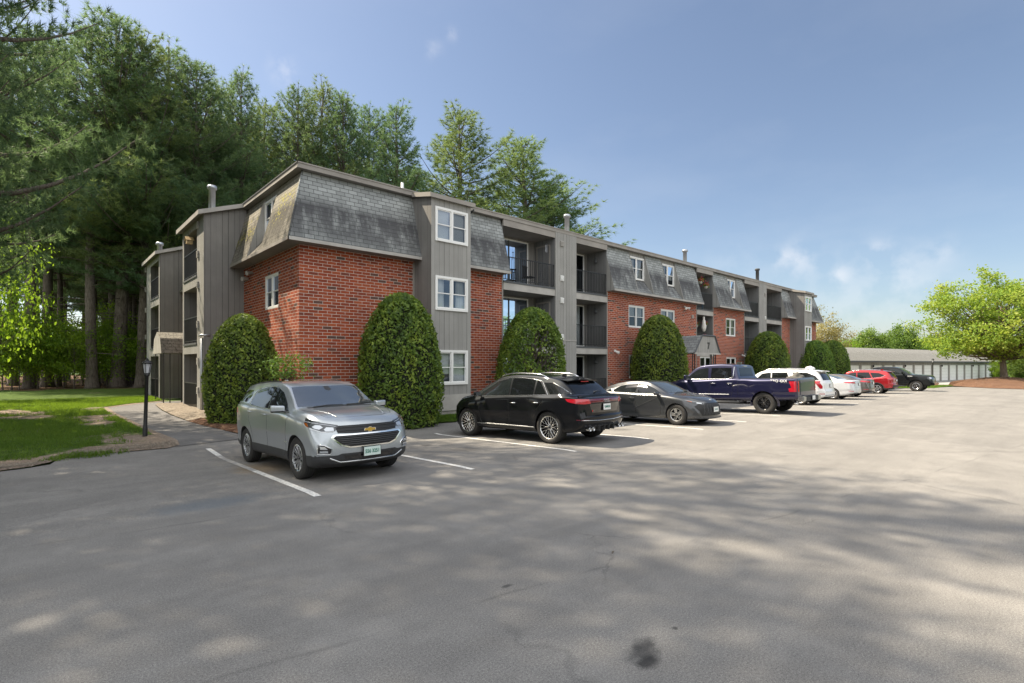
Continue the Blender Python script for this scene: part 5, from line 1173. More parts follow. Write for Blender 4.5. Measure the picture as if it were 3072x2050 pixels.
A_, B_, C_, D_ = (s0 - e, -e, ze), (s1 + e, -e, ze), (s1 + e, dep + e, ze), (s0 - e, dep + e, ze); R0, R1 = (s0 + 3.5, dep / 2, zr), (s1 - 3.8, dep / 2, zr)
mb.poly([A_, B_, R1, R0], 0); mb.poly([C_, D_, R0, R1], 0); mb.poly([B_, C_, R1], 0); mb.poly([D_, A_, R0], 0); mb.poly([A_, B_, C_, D_], 2)
mb.box(s0 - e, s1 + e, -e - .02, -e + .02, ze - .16, ze + .02, 1); mb.box(s1 + e - .02, s1 + e + .02, -e + .02, dep + e, ze - .16, ze + .02, 1)
gpart(mb, 'roof', ['shingle_grey', 'dark_trim', 'soffit'])
for k, (a, b) in enumerate(doors):
    mb = MB()
    for j in range(5):
        z = .02 + j * .428; mb.box(a, b, .06, .1, z, z + .415)
    gpart(mb, 'garage_door', 'whitep')
    mb = MB(); mb.box(b + .14, b + .38, -.03, -.002, 0, hw - .2); gpart(mb, 'door_post', 'fascia')
for k in (1, 4, 7, 10, 14, 18):
    a, b = doors[k]; mb = MB(); mb.lathe([(.001, .25), (.09, .2), (.07, 0), (.001, -.03)], (b + .26, -.14, 1.95), 'z', 8); gpart(mb, 'wall_lamp', 'black')
# ------------------------------------------------------------------ lamp posts
def lamp_post(x, y, z, H, label, tilt=0.0):
    t = empty('lamp_post', (x, y, z), 0, label, 'lamp post', 'black post lanterns'); t.rotation_euler = (0, tilt, 0)
    mb = MB(); mb.lathe([(.055, -.1), (.055, .28), (.052, .3), (.045, .34), (.04, H - .42), (.062, H - .40), (.062, H - .36), (.001, H - .355)], (0, 0, 0), 'z', 14); mb.build('post', 'black', t, True)
    mb = MB(); zb, zt = H - .34, H - .08
    for k in range(6):
        a = 2 * math.pi * k / 6; r1, r2 = .062, .105
        mb.tube([(r1 * math.cos(a), r1 * math.sin(a), zb), (r2 * math.cos(a), r2 * math.sin(a), zt)], .006, 4)
    mb.lathe([(.001, zb - .02), (.07, zb - .02), (.07, zb + .01), (.001, zb + .01)], (0, 0, 0), 'z', 6)
    mb.lathe([(.13, zt - .005), (.135, zt + .01), (.08, zt + .06), (.03, zt + .085), (.022, zt + .10), (.03, zt + .115), (.001, zt + .14)], (0, 0, 0), 'z', 12)
    ln = mb.build('lantern', 'black', t)
    mb = MB(); mb.lathe([(.057, zb + .01), (.099, zt)], (0, 0, 0), 'z', 6); mb.build('pane', M['lamp_glass'], ln)
    mb = MB(); mb.lathe([(.001, zb + .02), (.02, zb + .03), (.02, zb + .12), (.001, zb + .15)], (0, 0, 0), 'z', 8); mb.build('bulb', 'white', ln)
    return t
M['lamp_glass'] = simple('frosted_lamp_glass', (0.45, 0.46, 0.48), .15)
lamp_post(2.07, 16.45, -.03, 2.04, 'black lantern post leaning slightly beside the footpath on the left lawn', R(1.6))
lamp_post(68.0, 10.3, -.33, 2.75, 'black lantern post on the far verge in front of the garages')
# ------------------------------------------------------------------ small things on the balconies
M['flower'] = simple('pink_red_petals', (.45, .03, .08), .6); M['pot'] = simple('plastic_pot', (.35, .33, .30), .6); M['stone'] = simple('pale_figure', (.62, .60, .56), .7); M['teal'] = simple('blue_chair', (.03, .09, .15), .5)
M['wood_light'] = simple('bare_wood', (.45, .33, .17), .6, var=.15)
def hang_pot(x, y, z, zc, label, r_=.17):
    t = empty('hanging_basket', (x, y, z), 0, label, 'flower basket')
    mb = MB(); mb.lathe([(.001, -.14), (.09, -.14), (.14, 0), (.001, 0)], (0, 0, 0), 'z', 12); mb.build('pot', 'pot', t, True)
    mb = MB()
    for k in range(3): a = k * 2.09; mb.tube([(.13 * math.cos(a), .13 * math.sin(a), 0), (0, 0, zc - z)], .005, 4)
    mb.build('hanger', 'black', t)
    rs2 = np.random.RandomState(int(x * 7)); n_ = 240; P = rs2.normal(size=(n_, 3)) * [r_ * .6, r_ * .6, r_ * .45] + [0, 0, .09]
    V, F, tt = leaves(rs2, P, unit(rs2.normal(size=(n_, 3)) + [0, 0, .5]), .07, rs2.uniform(0, 1, n_)); link_mesh('leaves', np_mesh('leaves', V, F, 'young_leaf', tt), t)
    P = rs2.normal(size=(90, 3)) * [r_ * .6, r_ * .6, r_ * .4] + [0, 0, .14]; V, F, tt = leaves(rs2, P, unit(rs2.normal(size=(90, 3)) + [0, -.6, .5]), .085, rs2.uniform(0, 1, 90), .9)
    link_mesh('flowers', np_mesh('flowers', V, F, 'flower', tt), t)
hang_pot(31.95, Y0 + .12, 7.28, 7.82, 'pink flower basket hanging at the left of the narrow top balcony'); hang_pot(32.75, Y0 + .15, 7.05, 7.82, 'red flower basket hanging lower at the right of the narrow top balcony')
hang_pot(31.75, Y0 + .3, 4.45, 5.10, 'red flower basket at the left of the narrow middle balcony', .13); hang_pot(32.9, Y0 + .3, 4.5, 5.10, 'white and green basket at the right of the narrow middle balcony', .13)
# wreath
mb = MB()
for k in range(24):
    a0_, a1_ = 6.2832 * k / 24, 6.2832 * (k + 1) / 24; mb.tube([(.2 * math.cos(a0_), 0, .2 * math.sin(a0_)), (.2 * math.cos(a1_), 0, .2 * math.sin(a1_))], .07, 6)
M['wreath'] = simple('dark_red_wreath', (.16, .012, .02), .8, var=.5, vscale=20)
o = mb.build('wreath', 'wreath'); o.location = (32.28, Y0 - .02, 3.62); tag(o, 'dark red wreath on the railing of the narrow middle balcony', 'wreath')
# figurine wind sock
mb = MB(); mb.lathe([(.001, .62), (.05, .6), (.075, .5), (.05, .42), (.10, .36), (.12, .15), (.16, -.1), (.10, -.35), (.001, -.4)], (0, 0, 0), 'z', 14)
o = mb.build('hanging_ornament', 'stone', None, True); o.location = (32.3, Y0 + .06, 4.42); tag(o, 'long white ornament hanging in the middle of the narrow balcony', 'ornament')
mb = MB(); mb.tube([(32.3, Y0 + .06, 5.0), (32.3, Y0 + .06, 5.10)], .006, 4); c_ = mb.build('hanger', 'black'); c_.parent = o; c_.matrix_parent_inverse = Matrix.Translation((-32.3, -Y0 - .06, -4.42))
def chair(x, y, z, rz, label, mat):
    t = empty('balcony_chair', (x, y, z), rz, label, 'chair')
    for sx in (-.22, .22):
        for sy in (-.22, .22): mb = MB(); mb.tube([(sx, sy, 0), (sx * .95, sy * .95, .44)], .014, 6); mb.build('leg', mat, t)
    mb = MB(); mb.box(-.24, .24, -.24, .24, .43, .47); mb.build('seat', mat, t)
    mb = MB()
    for k in range(6): mb.box(-.22 + k * .082, -.19 + k * .082, .2, .225, .5, .95)
    mb.box(-.24, .24, .195, .23, .93, 1.0); mb.build('backrest', mat, t)
    return t
chair(32.6, Y0 + .55, 5.47, .6, 'dark blue chair on the narrow top balcony', 'teal'); chair(16.9, Y0 + .7, 5.49, .3, 'low black chair on the top balcony next to the blue curtain', 'black')
# birdhouse on the left wing balcony
t = empty('birdhouse', (4.62, 24.75, 6.95), 0, 'small pale wooden birdhouse hanging in the top balcony of the left wing', 'birdhouse')
mb = MB(); mb.prism([(-.1, -.1), (.1, -.1), (.1, .06), (0, .16), (-.1, .06)], -.11, .11, 'x'); mb.build('box', 'wood_light', t)
mb = MB(); mb.prism([(-.15, .03), (0, .18), (.15, .03), (.15, .05), (0, .2), (-.15, .05)], -.15, .15, 'x'); mb.build('roof', 'wood_light', t)
mb = MB(); mb.tube([(0, 0, .18), (.0, -.25, .42)], .006, 4); mb.tube([(0, 0, .18), (.0, .25, .42)], .006, 4); mb.build('hanger', 'black', t)
# wind chimes on the first top balcony
t = empty('wind_chime', (17.55, Y0 + .2, 7.3), 0, 'thin wind chime hanging from the beam of the first top balcony', 'wind chime')
mb = MB(); mb.tube([(0, 0, .52), (0, 0, .2)], .005, 4); mb.lathe([(.001, .22), (.05, .2), (.05, .18), (.001, .17)], (0, 0, 0), 'z', 10); mb.build('top', 'black', t)
for k in range(4): mb = MB(); a = k * 1.57; mb.tube([(.04 * math.cos(a), .04 * math.sin(a), .17), (.04 * math.cos(a), .04 * math.sin(a), -.1 - .03 * k)], .008, 5); mb.build('tube', 'galv', t)
# bundle on the low wall unit: covered grill at the foot of pilaster, and white box planters
mb = MB(); mb.prism([(14.95, .05), (15.6, .05), (15.6, .55), (14.95, .75)], 19.45, 20.6, 'x'); 
# air-conditioner style window cabinet beside the pilaster
mb = MB(); mb.box(-.75, .75, -.35, .35, 0, .95, 0); mb.prism([(-.45, .95), (.42, .95), (.42, 1.15), (-.45, 1.02)], -.85, .85, 'x', 1)
o = mb.build('bulkhead_cover', ['siding', 'white']); o.location = (19.0, 16.15, -.02); tag(o, 'low grey box with a pale sloping lid at the foot of the first pilaster', 'cellar hatch')
# ------------------------------------------------------------------ vehicles
def paint(name, col, metal=0.5, rough=0.32, dustk=.6):
    n = N(name); b = n.b; b.inputs['Base Color'].default_value = (*col, 1); b.inputs['Metallic'].default_value = metal; b.inputs['Roughness'].default_value = rough
    b.inputs['Specular IOR Level'].default_value = .1 if metal < .15 else .5; b.inputs['Coat Tint'].default_value = (.86, .93, 1, 1) if max(col) < .02 else (1, 1, 1, 1); b.inputs['Coat IOR'].default_value = 1.36 if max(col) < .02 else 1.5; b.inputs['Coat Weight'].default_value = 1.0; b.inputs['Coat Roughness'].default_value = 0.025
    f = n.noise(n.obj(), 420, 2); c = n.mix(n.ramp(f, [(0.4, 0), (0.6, 1)]), tuple(x * .88 for x in col), tuple(min(1, x * 1.12) for x in col)); 
    sx = n.a('ShaderNodeSeparateXYZ'); n.lk(n.obj(), sx.inputs[0])
    dust = n.math('MULTIPLY', n.ramp(sx.outputs[2], [(0.2, 0.35 * dustk), (0.62, 0.0)]), n.ramp(n.noise(n.obj(), 3, 5), [(0.3, .3), (.7, 1)]))
    n.lk(n.mix(dust, c, (.20, .18, .155)), b.inputs['Base Color']); n.lk(n.math('MULTIPLY_ADD', dust, 0.5, 0.025), b.inputs['Coat Roughness']); return n.m
M['p_silver'] = paint('silver_paint', (.40, .435, .46), .55, .3); M['p_black'] = paint('black_paint', (.004, .004, .005), .0, .5, .08)
M['p_grey'] = paint('dark_grey_paint', (.050, .054, .060), .5, .35, .25); M['p_blue'] = paint('midnight_blue_paint', (.011, .012, .048), .45, .35, .2)
M['p_white'] = paint('white_paint', (.72, .72, .72), .05, .35); M['p_white2'] = paint('pearl_paint', (.60, .62, .64), .2, .35); M['p_grey2'] = paint('bronze_grey_paint', (.13, .12, .115), .6, .32)
M['p_red'] = paint('red_paint', (.34, .008, .014), .45, .3); M['p_black2'] = paint('charcoal_black_paint', (.009, .0095, .010), .1, .5, .2)
M['carglass'] = simple('tinted_car_glass', (.035, .043, .046), .03, spec=.9); M['carglass'].node_tree.nodes['Principled BSDF'].inputs['IOR'].default_value = 2.0
M['sideglass'] = simple('side_window_glass', (.012, .015, .016), .03, spec=.5); M['privacy'] = simple('privacy_glass', (.006, .007, .008), .03, spec=.5)
M['plastic'] = simple('black_plastic', (.028, .029, .031), .55); M['plastic_dark'] = simple('grille_black', (.008, .008, .009), .6); M['grille_bar'] = simple('grille_bar_grey', (.05, .052, .055), .35); M['gloss_black'] = simple('gloss_black', (.008, .008, .009), .08, coat=1)
M['chrome'] = simple('chrome', (.80, .81, .82), .12, 1.0); M['satin'] = simple('satin_alloy', (.50, .51, .52), .25, 1.0); M['machined'] = simple('machined_alloy', (.66, .66, .65), .22, 1.0)
M['rubber'] = simple('tyre_rubber', (.022, .021, .020), .8, var=.25, vscale=8); M['lens_red'] = simple('red_lens', (.42, .008, .02), .1, coat=1); M['lens_dred'] = simple('dark_red_lens', (.12, .006, .02), .08, coat=1)
M['lens_clear'] = simple('clear_lens', (.50, .53, .56), .06, .55, coat=1); M['lens_dark'] = simple('lamp_housing', (.045, .05, .055), .12, .3, coat=1); M['amber'] = simple('amber_lens', (.26, .07, .008), .15, coat=1)
M['plate'] = simple('plate_pale_green', (.55, .66, .62), .4); M['plate_w'] = simple('plate_white', (.68, .70, .70), .4); M['plate_ink'] = simple('plate_green_ink', (.02, .16, .12), .5); M['gold'] = simple('gold_badge', (.75, .50, .10), .22, .9)
M['brake'] = simple('brake_disc', (.12, .12, .125), .4, .8); M['decal'] = simple('white_decal', (.70, .71, .72), .4); M['red_badge'] = simple('red_badge', (.5, .02, .02), .3)

def pchip(pts, xq):
    x = np.array([p[0] for p in pts], float); y = np.array([p[1] for p in pts], float); h = np.diff(x); d = np.diff(y) / h; m = np.zeros(len(x))
    for i in range(1, len(x) - 1):
        if d[i - 1] * d[i] > 0: w1, w2 = 2 * h[i] + h[i - 1], h[i] + 2 * h[i - 1]; m[i] = (w1 + w2) / (w1 / d[i - 1] + w2 / d[i])
    m[0], m[-1] = d[0], d[-1]; xq = np.clip(xq, x[0], x[-1]); k = np.clip(np.searchsorted(x, xq) - 1, 0, len(h) - 1); t = (xq - x[k]) / h[k]
    return (2 * t ** 3 - 3 * t ** 2 + 1) * y[k] + (t ** 3 - 2 * t ** 2 + t) * h[k] * m[k] + (-2 * t ** 3 + 3 * t ** 2) * y[k + 1] + (t ** 3 - t ** 2) * h[k] * m[k + 1]
def chaikin(p, it=2, closed=False):
    p = np.array(p, float)
    for _ in range(it):
        if closed: a, b = p, np.roll(p, -1, 0); p = np.stack([.75 * a + .25 * b, .25 * a + .75 * b], 1).reshape(-1, p.shape[1])
        else: a, b = p[:-1], p[1:]; q = np.stack([.75 * a + .25 * b, .25 * a + .75 * b], 1).reshape(-1, p.shape[1]); p = np.concatenate([p[:1], q[1:-1], p[-1:]])
    return p
def sharp(bm, ang=0.6):
    for e in bm.edges:
        e.smooth = not (len(e.link_faces) == 2 and e.calc_face_angle(0) > ang) 
    for f in bm.faces: f.smooth = True

class Car:
    def __init__(s, name, label, cat, S, loc, rz, group='cars parked along the building'):
        s.S = S; s.root = empty(name, loc, rz, label, cat, group); s.pt = M[S['paint']]; s.body()
    def body(s):
        S = s.S; x0, x1 = S['top'][0][0], S['top'][-1][0]
        e = np.concatenate([[0, .006, .016, .03, .05, .08, .12, .17], np.linspace(.23, (x1 - x0) / 2, 34)]); xs = np.concatenate([x0 + e, (x1 - e)[::-1][1:]])
        top, belt, bot, wid, rw = (pchip(S[k], xs) for k in ('top', 'belt', 'bot', 'wid', 'roofw')); zw = S.get('zw', .62); L = x1 - x0
        rings = []; flare = S.get('flare', .022)
        for i, x in enumerate(xs):
            w, zt, zb, b, r_ = wid[i], top[i], bot[i], min(belt[i], top[i] - .012), min(rw[i], wid[i] - .03)
            g = max(zt - b, .012); rr = min(.045, g * .35); wm = w
            for (ax, ar) in S['axles']:   # swollen fenders
                wm += flare * math.exp(-((x - ax) / (ar * 1.15)) ** 4)
            bb = max(b - .10, zb + .2); zwx = min(zw, bb - .08); zwx = max(zwx, zb + .14)
            cr = S.get('crown', .025) * (.6 if g < .1 else 1)
            # character line: slight hollow in lower door
            c = [(0, zb), (w * .78, zb), (w * .93, zb + .02), (wm * .985, zb + .09), (wm * S.get('hollow', .975), (zb + .09) * .5 + zwx * .5), (wm, zwx), (wm * 1.0, zwx + .04), (wm * .993, bb + .02), (w * .982, b - .022), (w * .955, b),
                 (w * .945 * .5 + r_ * .5 + min(.018, g * .1), b + g * .48), (r_ + .006, zt - rr * .8), (r_ - .02, zt - rr * .18), (r_ - .12 * min(1, r_), zt + cr * .15), (r_ * .5, zt + cr * .75), (0, zt + cr)]
            rings.append(chaikin(c, 2))
        A = np.array(rings); n_ = A.shape[1]; V = np.zeros((len(xs), n_, 3)); V[..., 0] = xs[:, None]; V[..., 1:] = A
        W = max(wid); bow = pchip(S['bow'], V[..., 0].ravel()).reshape(V.shape[:2])
        def warp(P):
            x, y, z = P[..., 0], P[..., 1], P[..., 2]; bw = pchip(S['bow'], x.ravel()).reshape(x.shape)
            xx = x - bw * (np.abs(y) / W) ** 2.6
            fz = pchip(S['nose'], z.ravel()).reshape(z.shape); tz_ = pchip(S['tail'], z.ravel()).reshape(z.shape)
            sf = np.clip((x - (x1 - .55)) / .55, 0, 1) ** 2; sr = np.clip(((x0 + .45) - x) / .45, 0, 1) ** 2
            P = P.copy(); P[..., 0] = xx + fz * sf + tz_ * sr; return P
        bm = bmesh.new(); G = []
        VW = warp(V)
        for i in range(len(xs)):
            row = []
            for j in range(n_): row.append(bm.verts.new(VW[i, j]))
            rowm = [row[0]] + [bm.verts.new((VW[i, j][0], -VW[i, j][1], VW[i, j][2])) for j in range(1, n_ - 1)] + [row[-1]]
            G.append((row, rowm))
        clad = S.get('clad'); kb = 4
        def mat_of(z, j): return 1 if j < kb or (clad and z < clad) else 0
        for i in range(len(xs) - 1):
            for sd_ in (0, 1):
                a, b = G[i][sd_], G[i + 1][sd_]
                for j in range(n_ - 1):
                    q = [a[j], b[j], b[j + 1], a[j + 1]] if sd_ else [a[j], a[j + 1], b[j + 1], b[j]]
                    f = bm.faces.new(q); f.material_index = mat_of((a[j].co.z + a[j + 1].co.z) / 2, j)
        for i in (0, len(xs) - 1):   # end caps as a warped grid
            Mx = 14; prev = None
            for j in range(n_):
                if j in (0, n_ - 1): cur = [G[i][0][j]]
                else:
                    P = np.zeros((Mx - 1, 3)); t = np.linspace(1, -1, Mx + 1)[1:-1]; P[:, 0] = xs[i]; P[:, 1] = t * A[i, j, 0]; P[:, 2] = A[i, j, 1]
                    # flat row between the two rim points, same warp
                    cur = [G[i][0][j]] + [bm.verts.new(p) for p in warp(P)] + [G[i][1][j]]
                if prev is not None:
                    zc = (prev[0].co.z + cur[0].co.z) / 2; mi = 1 if (clad and zc < clad) or j < 3 else 0
                    if len(prev) == 1: fs = [[prev[0], cur[k], cur[k + 1]] for k in range(len(cur) - 1)]
                    elif len(cur) == 1: fs = [[prev[k], prev[k + 1], cur[0]][::-1] for k in range(len(prev) - 1)]
                    else: fs = [[prev[k], cur[k], cur[k + 1], prev[k + 1]] for k in range(len(cur) - 1)]
                    for q in fs:
                        f = bm.faces.new(q); f.material_index = mi
                prev = cur
        bmesh.ops.recalc_face_normals(bm, faces=bm.faces)
        me = bpy.data.meshes.new('body'); bm.to_mesh(me); bm.free()
        s.bvh = None; bmv = bmesh.new(); bmv.from_mesh(me); s.bvh = BVHTree.FromBMesh(bmv); bmv.free()
        for m in (s.pt, M['plastic'], M['plastic']): me.materials.append(m)
        o = bpy.data.objects.new('body', me); COL.objects.link(o)
        cut = MB()
        for (ax, ar) in S['axles']:
            for sy in (-1, 1):
                ya, yb = sy * (W - .34), sy * (W + .4); seg = 56; b0 = len(cut.v)
                for yy in (ya, yb):
                    for k in range(seg): a = 6.28318 * k / seg; cut.v.append((ax + ar * math.cos(a), yy, S['wr'] + ar * math.sin(a)))
                for k in range(seg): k2 = (k + 1) % seg; cut.f.append([b0 + k, b0 + k2, b0 + seg + k2, b0 + seg + k]); cut.mi.append(0)
                cut.f.append([b0 + k for k in range(seg)][::-1]); cut.mi.append(0); cut.f.append([b0 + seg + k for k in range(seg)]); cut.mi.append(0)
        for bx_ in S.get('cut', []): cut.box(*bx_)
        co = cut.build('cutter', 'plastic')
        md = o.modifiers.new('b', 'BOOLEAN'); md.operation = 'DIFFERENCE'; md.object = co; md.solver = 'EXACT'
        dg = bpy.context.evaluated_depsgraph_get(); me2 = bpy.data.meshes.new_from_object(o.evaluated_get(dg)); bpy.data.objects.remove(o); bpy.data.objects.remove(co)
        bm = bmesh.new(); bm.from_mesh(me2)
        for f in bm.faces:
            c = f.calc_center_median()
            if f.material_index > 1: f.material_index = 1
            for (ax, ar) in S['axles']:
                if math.hypot(c.x - ax, c.z - S['wr']) < ar * .9975: f.material_index = 1
            for bx_ in S.get('cut', []):
                if bx_[0] - .001 < c.x < bx_[1] + .001 and bx_[2] - .001 < c.y < bx_[3] + .001 and c.z < bx_[5] and c.z > bx_[4] - .001 and (abs(c.x - bx_[0]) < .002 or abs(c.x - bx_[1]) < .002 or abs(abs(c.y) - bx_[3]) < .002 or abs(c.z - bx_[4]) < .002): f.material_index = 1
        sharp(bm, .62); bm.to_mesh(me2); bm.free(); mi_ = [p.material_index for p in me2.polygons]; me2.materials.clear()
        for m in (s.pt, M['plastic']): me2.materials.append(m)
        me2.polygons.foreach_set('material_index', mi_)
        me2.name = 'body'; s.bodyo = link_mesh('body', me2, s.root); s.x0, s.x1, s.W = x0, x1, W
    def hit(s, kind, u, v, side=1):
        if kind == 'side': o, d = Vector((u, 3 * side, v)), Vector((0, -side, 0))
        elif kind == 'front': o, d = Vector((6, u, v)), Vector((-1, 0, 0))
        elif kind == 'rear': o, d = Vector((-6, u, v)), Vector((1, 0, 0))
        elif kind == 'top': o, d = Vector((u, v, 5)), Vector((0, 0, -1))
        elif kind in ('cylf', 'cylr'):
            a = R(u); xc = s.x1 - .95 if kind == 'cylf' else s.x0 + .95; sg = 1 if kind == 'cylf' else -1
            r_ = Vector((sg * math.cos(a), math.sin(a), 0)); o, d = Vector((xc, 0, v)) + r_ * 4, -r_
        h, nr, i, ds = s.bvh.ray_cast(o, d)
        if h is None:
            h, nr, i, ds = s.bvh.find_nearest(o + d * (3 - s.W * .9 if kind == 'side' else 4))
        if nr.dot(d) > 0: nr = -nr
        return h, nr
    def panel(s, name, kind, poly, mat, off=.004, grid=.05, rnd=0, both=False, skirt=.012, parent=None, side=1, hollow=None, label=None):
        """polygon drawn on the body by projection; both=True mirrors it to the other side"""
        outs = []
        for sg in ((1, -1) if both else (side,)):
            P = chaikin(poly, rnd, True) if rnd else np.array(poly, float)
            sc = 60.0 if kind.startswith('cyl') else 1.0; bm = bmesh.new()
            if hollow is None: bm.faces.new([bm.verts.new((p[0] / sc, p[1], 0)) for p in P])
            else:
                Q = chaikin(hollow, rnd, True) if rnd else np.array(hollow, float); n_ = len(P); a = [bm.verts.new((p[0] / sc, p[1], 0)) for p in P]; b = [bm.verts.new((p[0] / sc, p[1], 0)) for p in Q]
                for k in range(n_): bm.faces.new((a[k], a[(k + 1) % n_], b[(k + 1) % n_], b[k]))
            us = [v.co.x for v in bm.verts]; vs_ = [v.co.y for v in bm.verts]
            for lo, hi, ax in ((min(us), max(us), (1, 0, 0)), (min(vs_), max(vs_), (0, 1, 0))):
                for c in np.arange(lo + grid, hi, grid): bmesh.ops.bisect_plane(bm, geom=bm.verts[:] + bm.edges[:] + bm.faces[:], plane_co=tuple(c * k for k in ax), plane_no=ax)
            bnd = [e for e in bm.edges if e.is_boundary]; inner = {}
            for v in bm.verts:
                u, w_ = v.co.x * sc, v.co.y; uu = u * sg if kind in ('front', 'rear', 'cylf', 'cylr') else u; ww = w_ * sg if kind == 'top' else w_
                h, nr = s.hit(kind, uu, ww, sg); v.co = h + nr * off; inner[v] = h - nr * skirt
            if skirt:
                mp = {}
                for e in bnd:
                    for v in e.verts:
                        if v not in mp: mp[v] = bm.verts.new(inner[v])
                for e in bnd:
                    a, b = e.verts
                    try: bm.faces.new((a, b, mp[b], mp[a]))
                    except ValueError: pass
            bmesh.ops.triangulate(bm, faces=[f for f in bm.faces if len(f.verts) > 4]); bmesh.ops.recalc_face_normals(bm, faces=bm.faces)
            fc = [f for f in bm.faces]; 
            if kind == 'top' and sum(f.normal.z * f.calc_area() for f in fc) < 0: bmesh.ops.reverse_faces(bm, faces=fc)
            sharp(bm, .7); me = bpy.data.meshes.new(name); bm.to_mesh(me); bm.free(); me.materials.append(M[mat] if isinstance(mat, str) else mat)
            o = link_mesh(name, me, parent or s.root)
            if label: o['label'] = label
            outs.append(o)
        return outs
    def strip(s, name, kind, pts, w, mat, off=.006, both=False, parent=None, side=1, step=.06):
        """thin line following the body"""
        outs = []
        for sg in ((1, -1) if both else (side,)):
            Q = []
            for a, b in zip(pts[:-1], pts[1:]):
                L = math.hypot((b[0] - a[0]) * (.016 if kind.startswith('cyl') else 1), b[1] - a[1]); k = max(1, int(L / step)); Q += [(a[0] + (b[0] - a[0]) * i / k, a[1] + (b[1] - a[1]) * i / k) for i in range(k)]
            Q.append(pts[-1]); mb = MB(); P3 = []
            for (u, v) in Q:
                uu = u * sg if kind in ('front', 'rear', 'cylf', 'cylr') else u; vv = v * sg if kind == 'top' else v
                h, nr = s.hit(kind, uu, vv, sg); P3.append((h, nr))
            for i in range(len(P3)):
                d = (P3[min(i + 1, len(P3) - 1)][0] - P3[max(i - 1, 0)][0]).normalized(); t = d.cross(P3[i][1]).normalized() * w / 2; h, nr = P3[i]
                mb.v += [tuple(h + t - nr * .004), tuple(h + t * .7 + nr * off), tuple(h - t * .7 + nr * off), tuple(h - t - nr * .004)]
            for i in range(len(P3) - 1):
                for k in range(3): mb.f.append([4 * i + k, 4 * i + k + 1, 4 * i + 5 + k, 4 * i + 4 + k]); mb.mi.append(0)
            outs.append(mb.build(name, mat, parent or s.root, True))
        return outs
    def wheels(s, Rt, width, rimr, style, mats=('satin', 'gloss_black'), inset=.0):
        W = s.W
        for (ax, ar) in s.S['axles']:
            for sy in (1, -1):
                wh = bpy.data.objects.new('wheel', None); COL.objects.link(wh); wh.parent = s.root; yo = W - width / 2 - .012 - inset; wh.location = (ax, sy * yo, Rt); wh.empty_display_size = .2
                if sy < 0: wh.rotation_euler = (0, 0, math.pi)
                mb = MB(); h = width / 2; sw = Rt - rimr
                prof = [(rimr - .012, -h * .82), (rimr + sw * .3, -h * .98), (rimr + sw * .75, -h), (Rt - .012, -h * .86), (Rt - .002, -h * .7), (Rt, 0), (Rt - .002, h * .7), (Rt - .012, h * .86), (rimr + sw * .75, h), (rimr + sw * .3, h * .98), (rimr + .004, h * .86), (rimr - .012, h * .8)]
                mb.lathe(prof, (0, 0, 0), 'y', 56)
                for g in (-.45, -.15, .15, .45):   # tread grooves
                    mb.lathe([(Rt + .0015, h * g - .006), (Rt + .0015, h * g + .006)], (0, 0, 0), 'y', 56, 1)
                mb.build('tyre', ['rubber', 'plastic'], wh, True)
                mb = MB(); f = h * .72
                mb.lathe([(rimr + .006, h * .80), (rimr + .010, h * .86), (rimr - .006, h * .90), (rimr - .018, h * .84), (rimr - .02, h * .7)], (0, 0, 0), 'y', 56, 0); mb.lathe([(rimr - .02, h * .7), (rimr - .03, h * .3), (rimr - .05, -h * .6), (.05, -h * .6)], (0, 0, 0), 'y', 56, 1)
                mb.lathe([(.001, -h * .1), (rimr * .62, -h * .1), (rimr * .62, -h * .25)], (0, 0, 0), 'y', 32, 2)
                mb.lathe([(.001, f + .004), (.028, f + .004), (.034, f - .002), (.036, f - .03)], (0, 0, 0), 'y', 20, 1); mb.lathe([(.035, f - .012), (.075, f - .018), (.08, f - .05)], (0, 0, 0), 'y', 20, 0)
                def spoke(a0, a1, r0, r1, w0, w1, mi=0, d0=.012, d1=.0, th=.035):
                    """bar from polar (r0,a0) to (r1,a1)"""
                    p0 = np.array([r0 * math.cos(a0), r0 * math.sin(a0)]); p1 = np.array([r1 * math.cos(a1), r1 * math.sin(a1)]); d = p1 - p0; d /= np.linalg.norm(d); t = np.array([-d[1], d[0]]); q = []
                    for p, w_, dd in ((p0, w0, d0), (p1, w1, d1)):
                        for sgn, dp in ((-.5, -.004), (-.36, 0), (.36, 0), (.5, -.004)): q.append((*(p + t * w_ * sgn), f - dd + dp))
                        for sgn in (.5, -.5): q.append((*(p + t * w_ * sgn), f - dd - th))
                    q = [(c[0], c[2], c[1]) for c in q]
                    for k in range(6): k2 = (k + 1) % 6; mb.poly([q[k], q[k2], q[6 + k2], q[6 + k]], mi)
                ro = rimr - .012
                if style == 'split5':
                    for k in range(5):
                        a = 1.5708 + 6.2832 * k / 5
                        for e in (-1, 1): spoke(a + e * .30, a + e * .20, .05, ro, .045, .030); spoke(a + e * .33, a + e * .46, .09, ro, .03, .02, 0)
                elif style == 'y10':
                    for k in range(10):
                        a = 6.2832 * k / 10; spoke(a, a, .05, ro * .52, .026, .02, 0)
                        for e in (-1, 1): spoke(a, a + e * .17, ro * .48, ro * .72, .02, .017, 0, .006, .003); spoke(a + e * .17, a + e * .13, ro * .70, ro, .017, .02, 0, .003, 0)
                        spoke(a + .314, a + .314, ro * .30, ro * .6, .02, .012, 1, .018, .015)
                elif style == 'turbine5':
                    for k in range(5): a = 1.2 + 6.2832 * k / 5; spoke(a, a + .16, .05, ro, .085, .105); spoke(a + .35, a + .46, .08, ro * .8, .03, .02, 0)
                elif style == 'ten':
                    for k in range(10): a = 6.2832 * k / 10 + (.1 if k % 2 else -.1); spoke(a, a, .05, ro, .03, .026)
                elif style == 'twelve':
                    for k in range(6):
                        a = 6.2832 * k / 6
                        for e in (-1, 1): spoke(a + e * .10, a + e * .16, .06, ro, .034, .026)
                elif style == 'five':
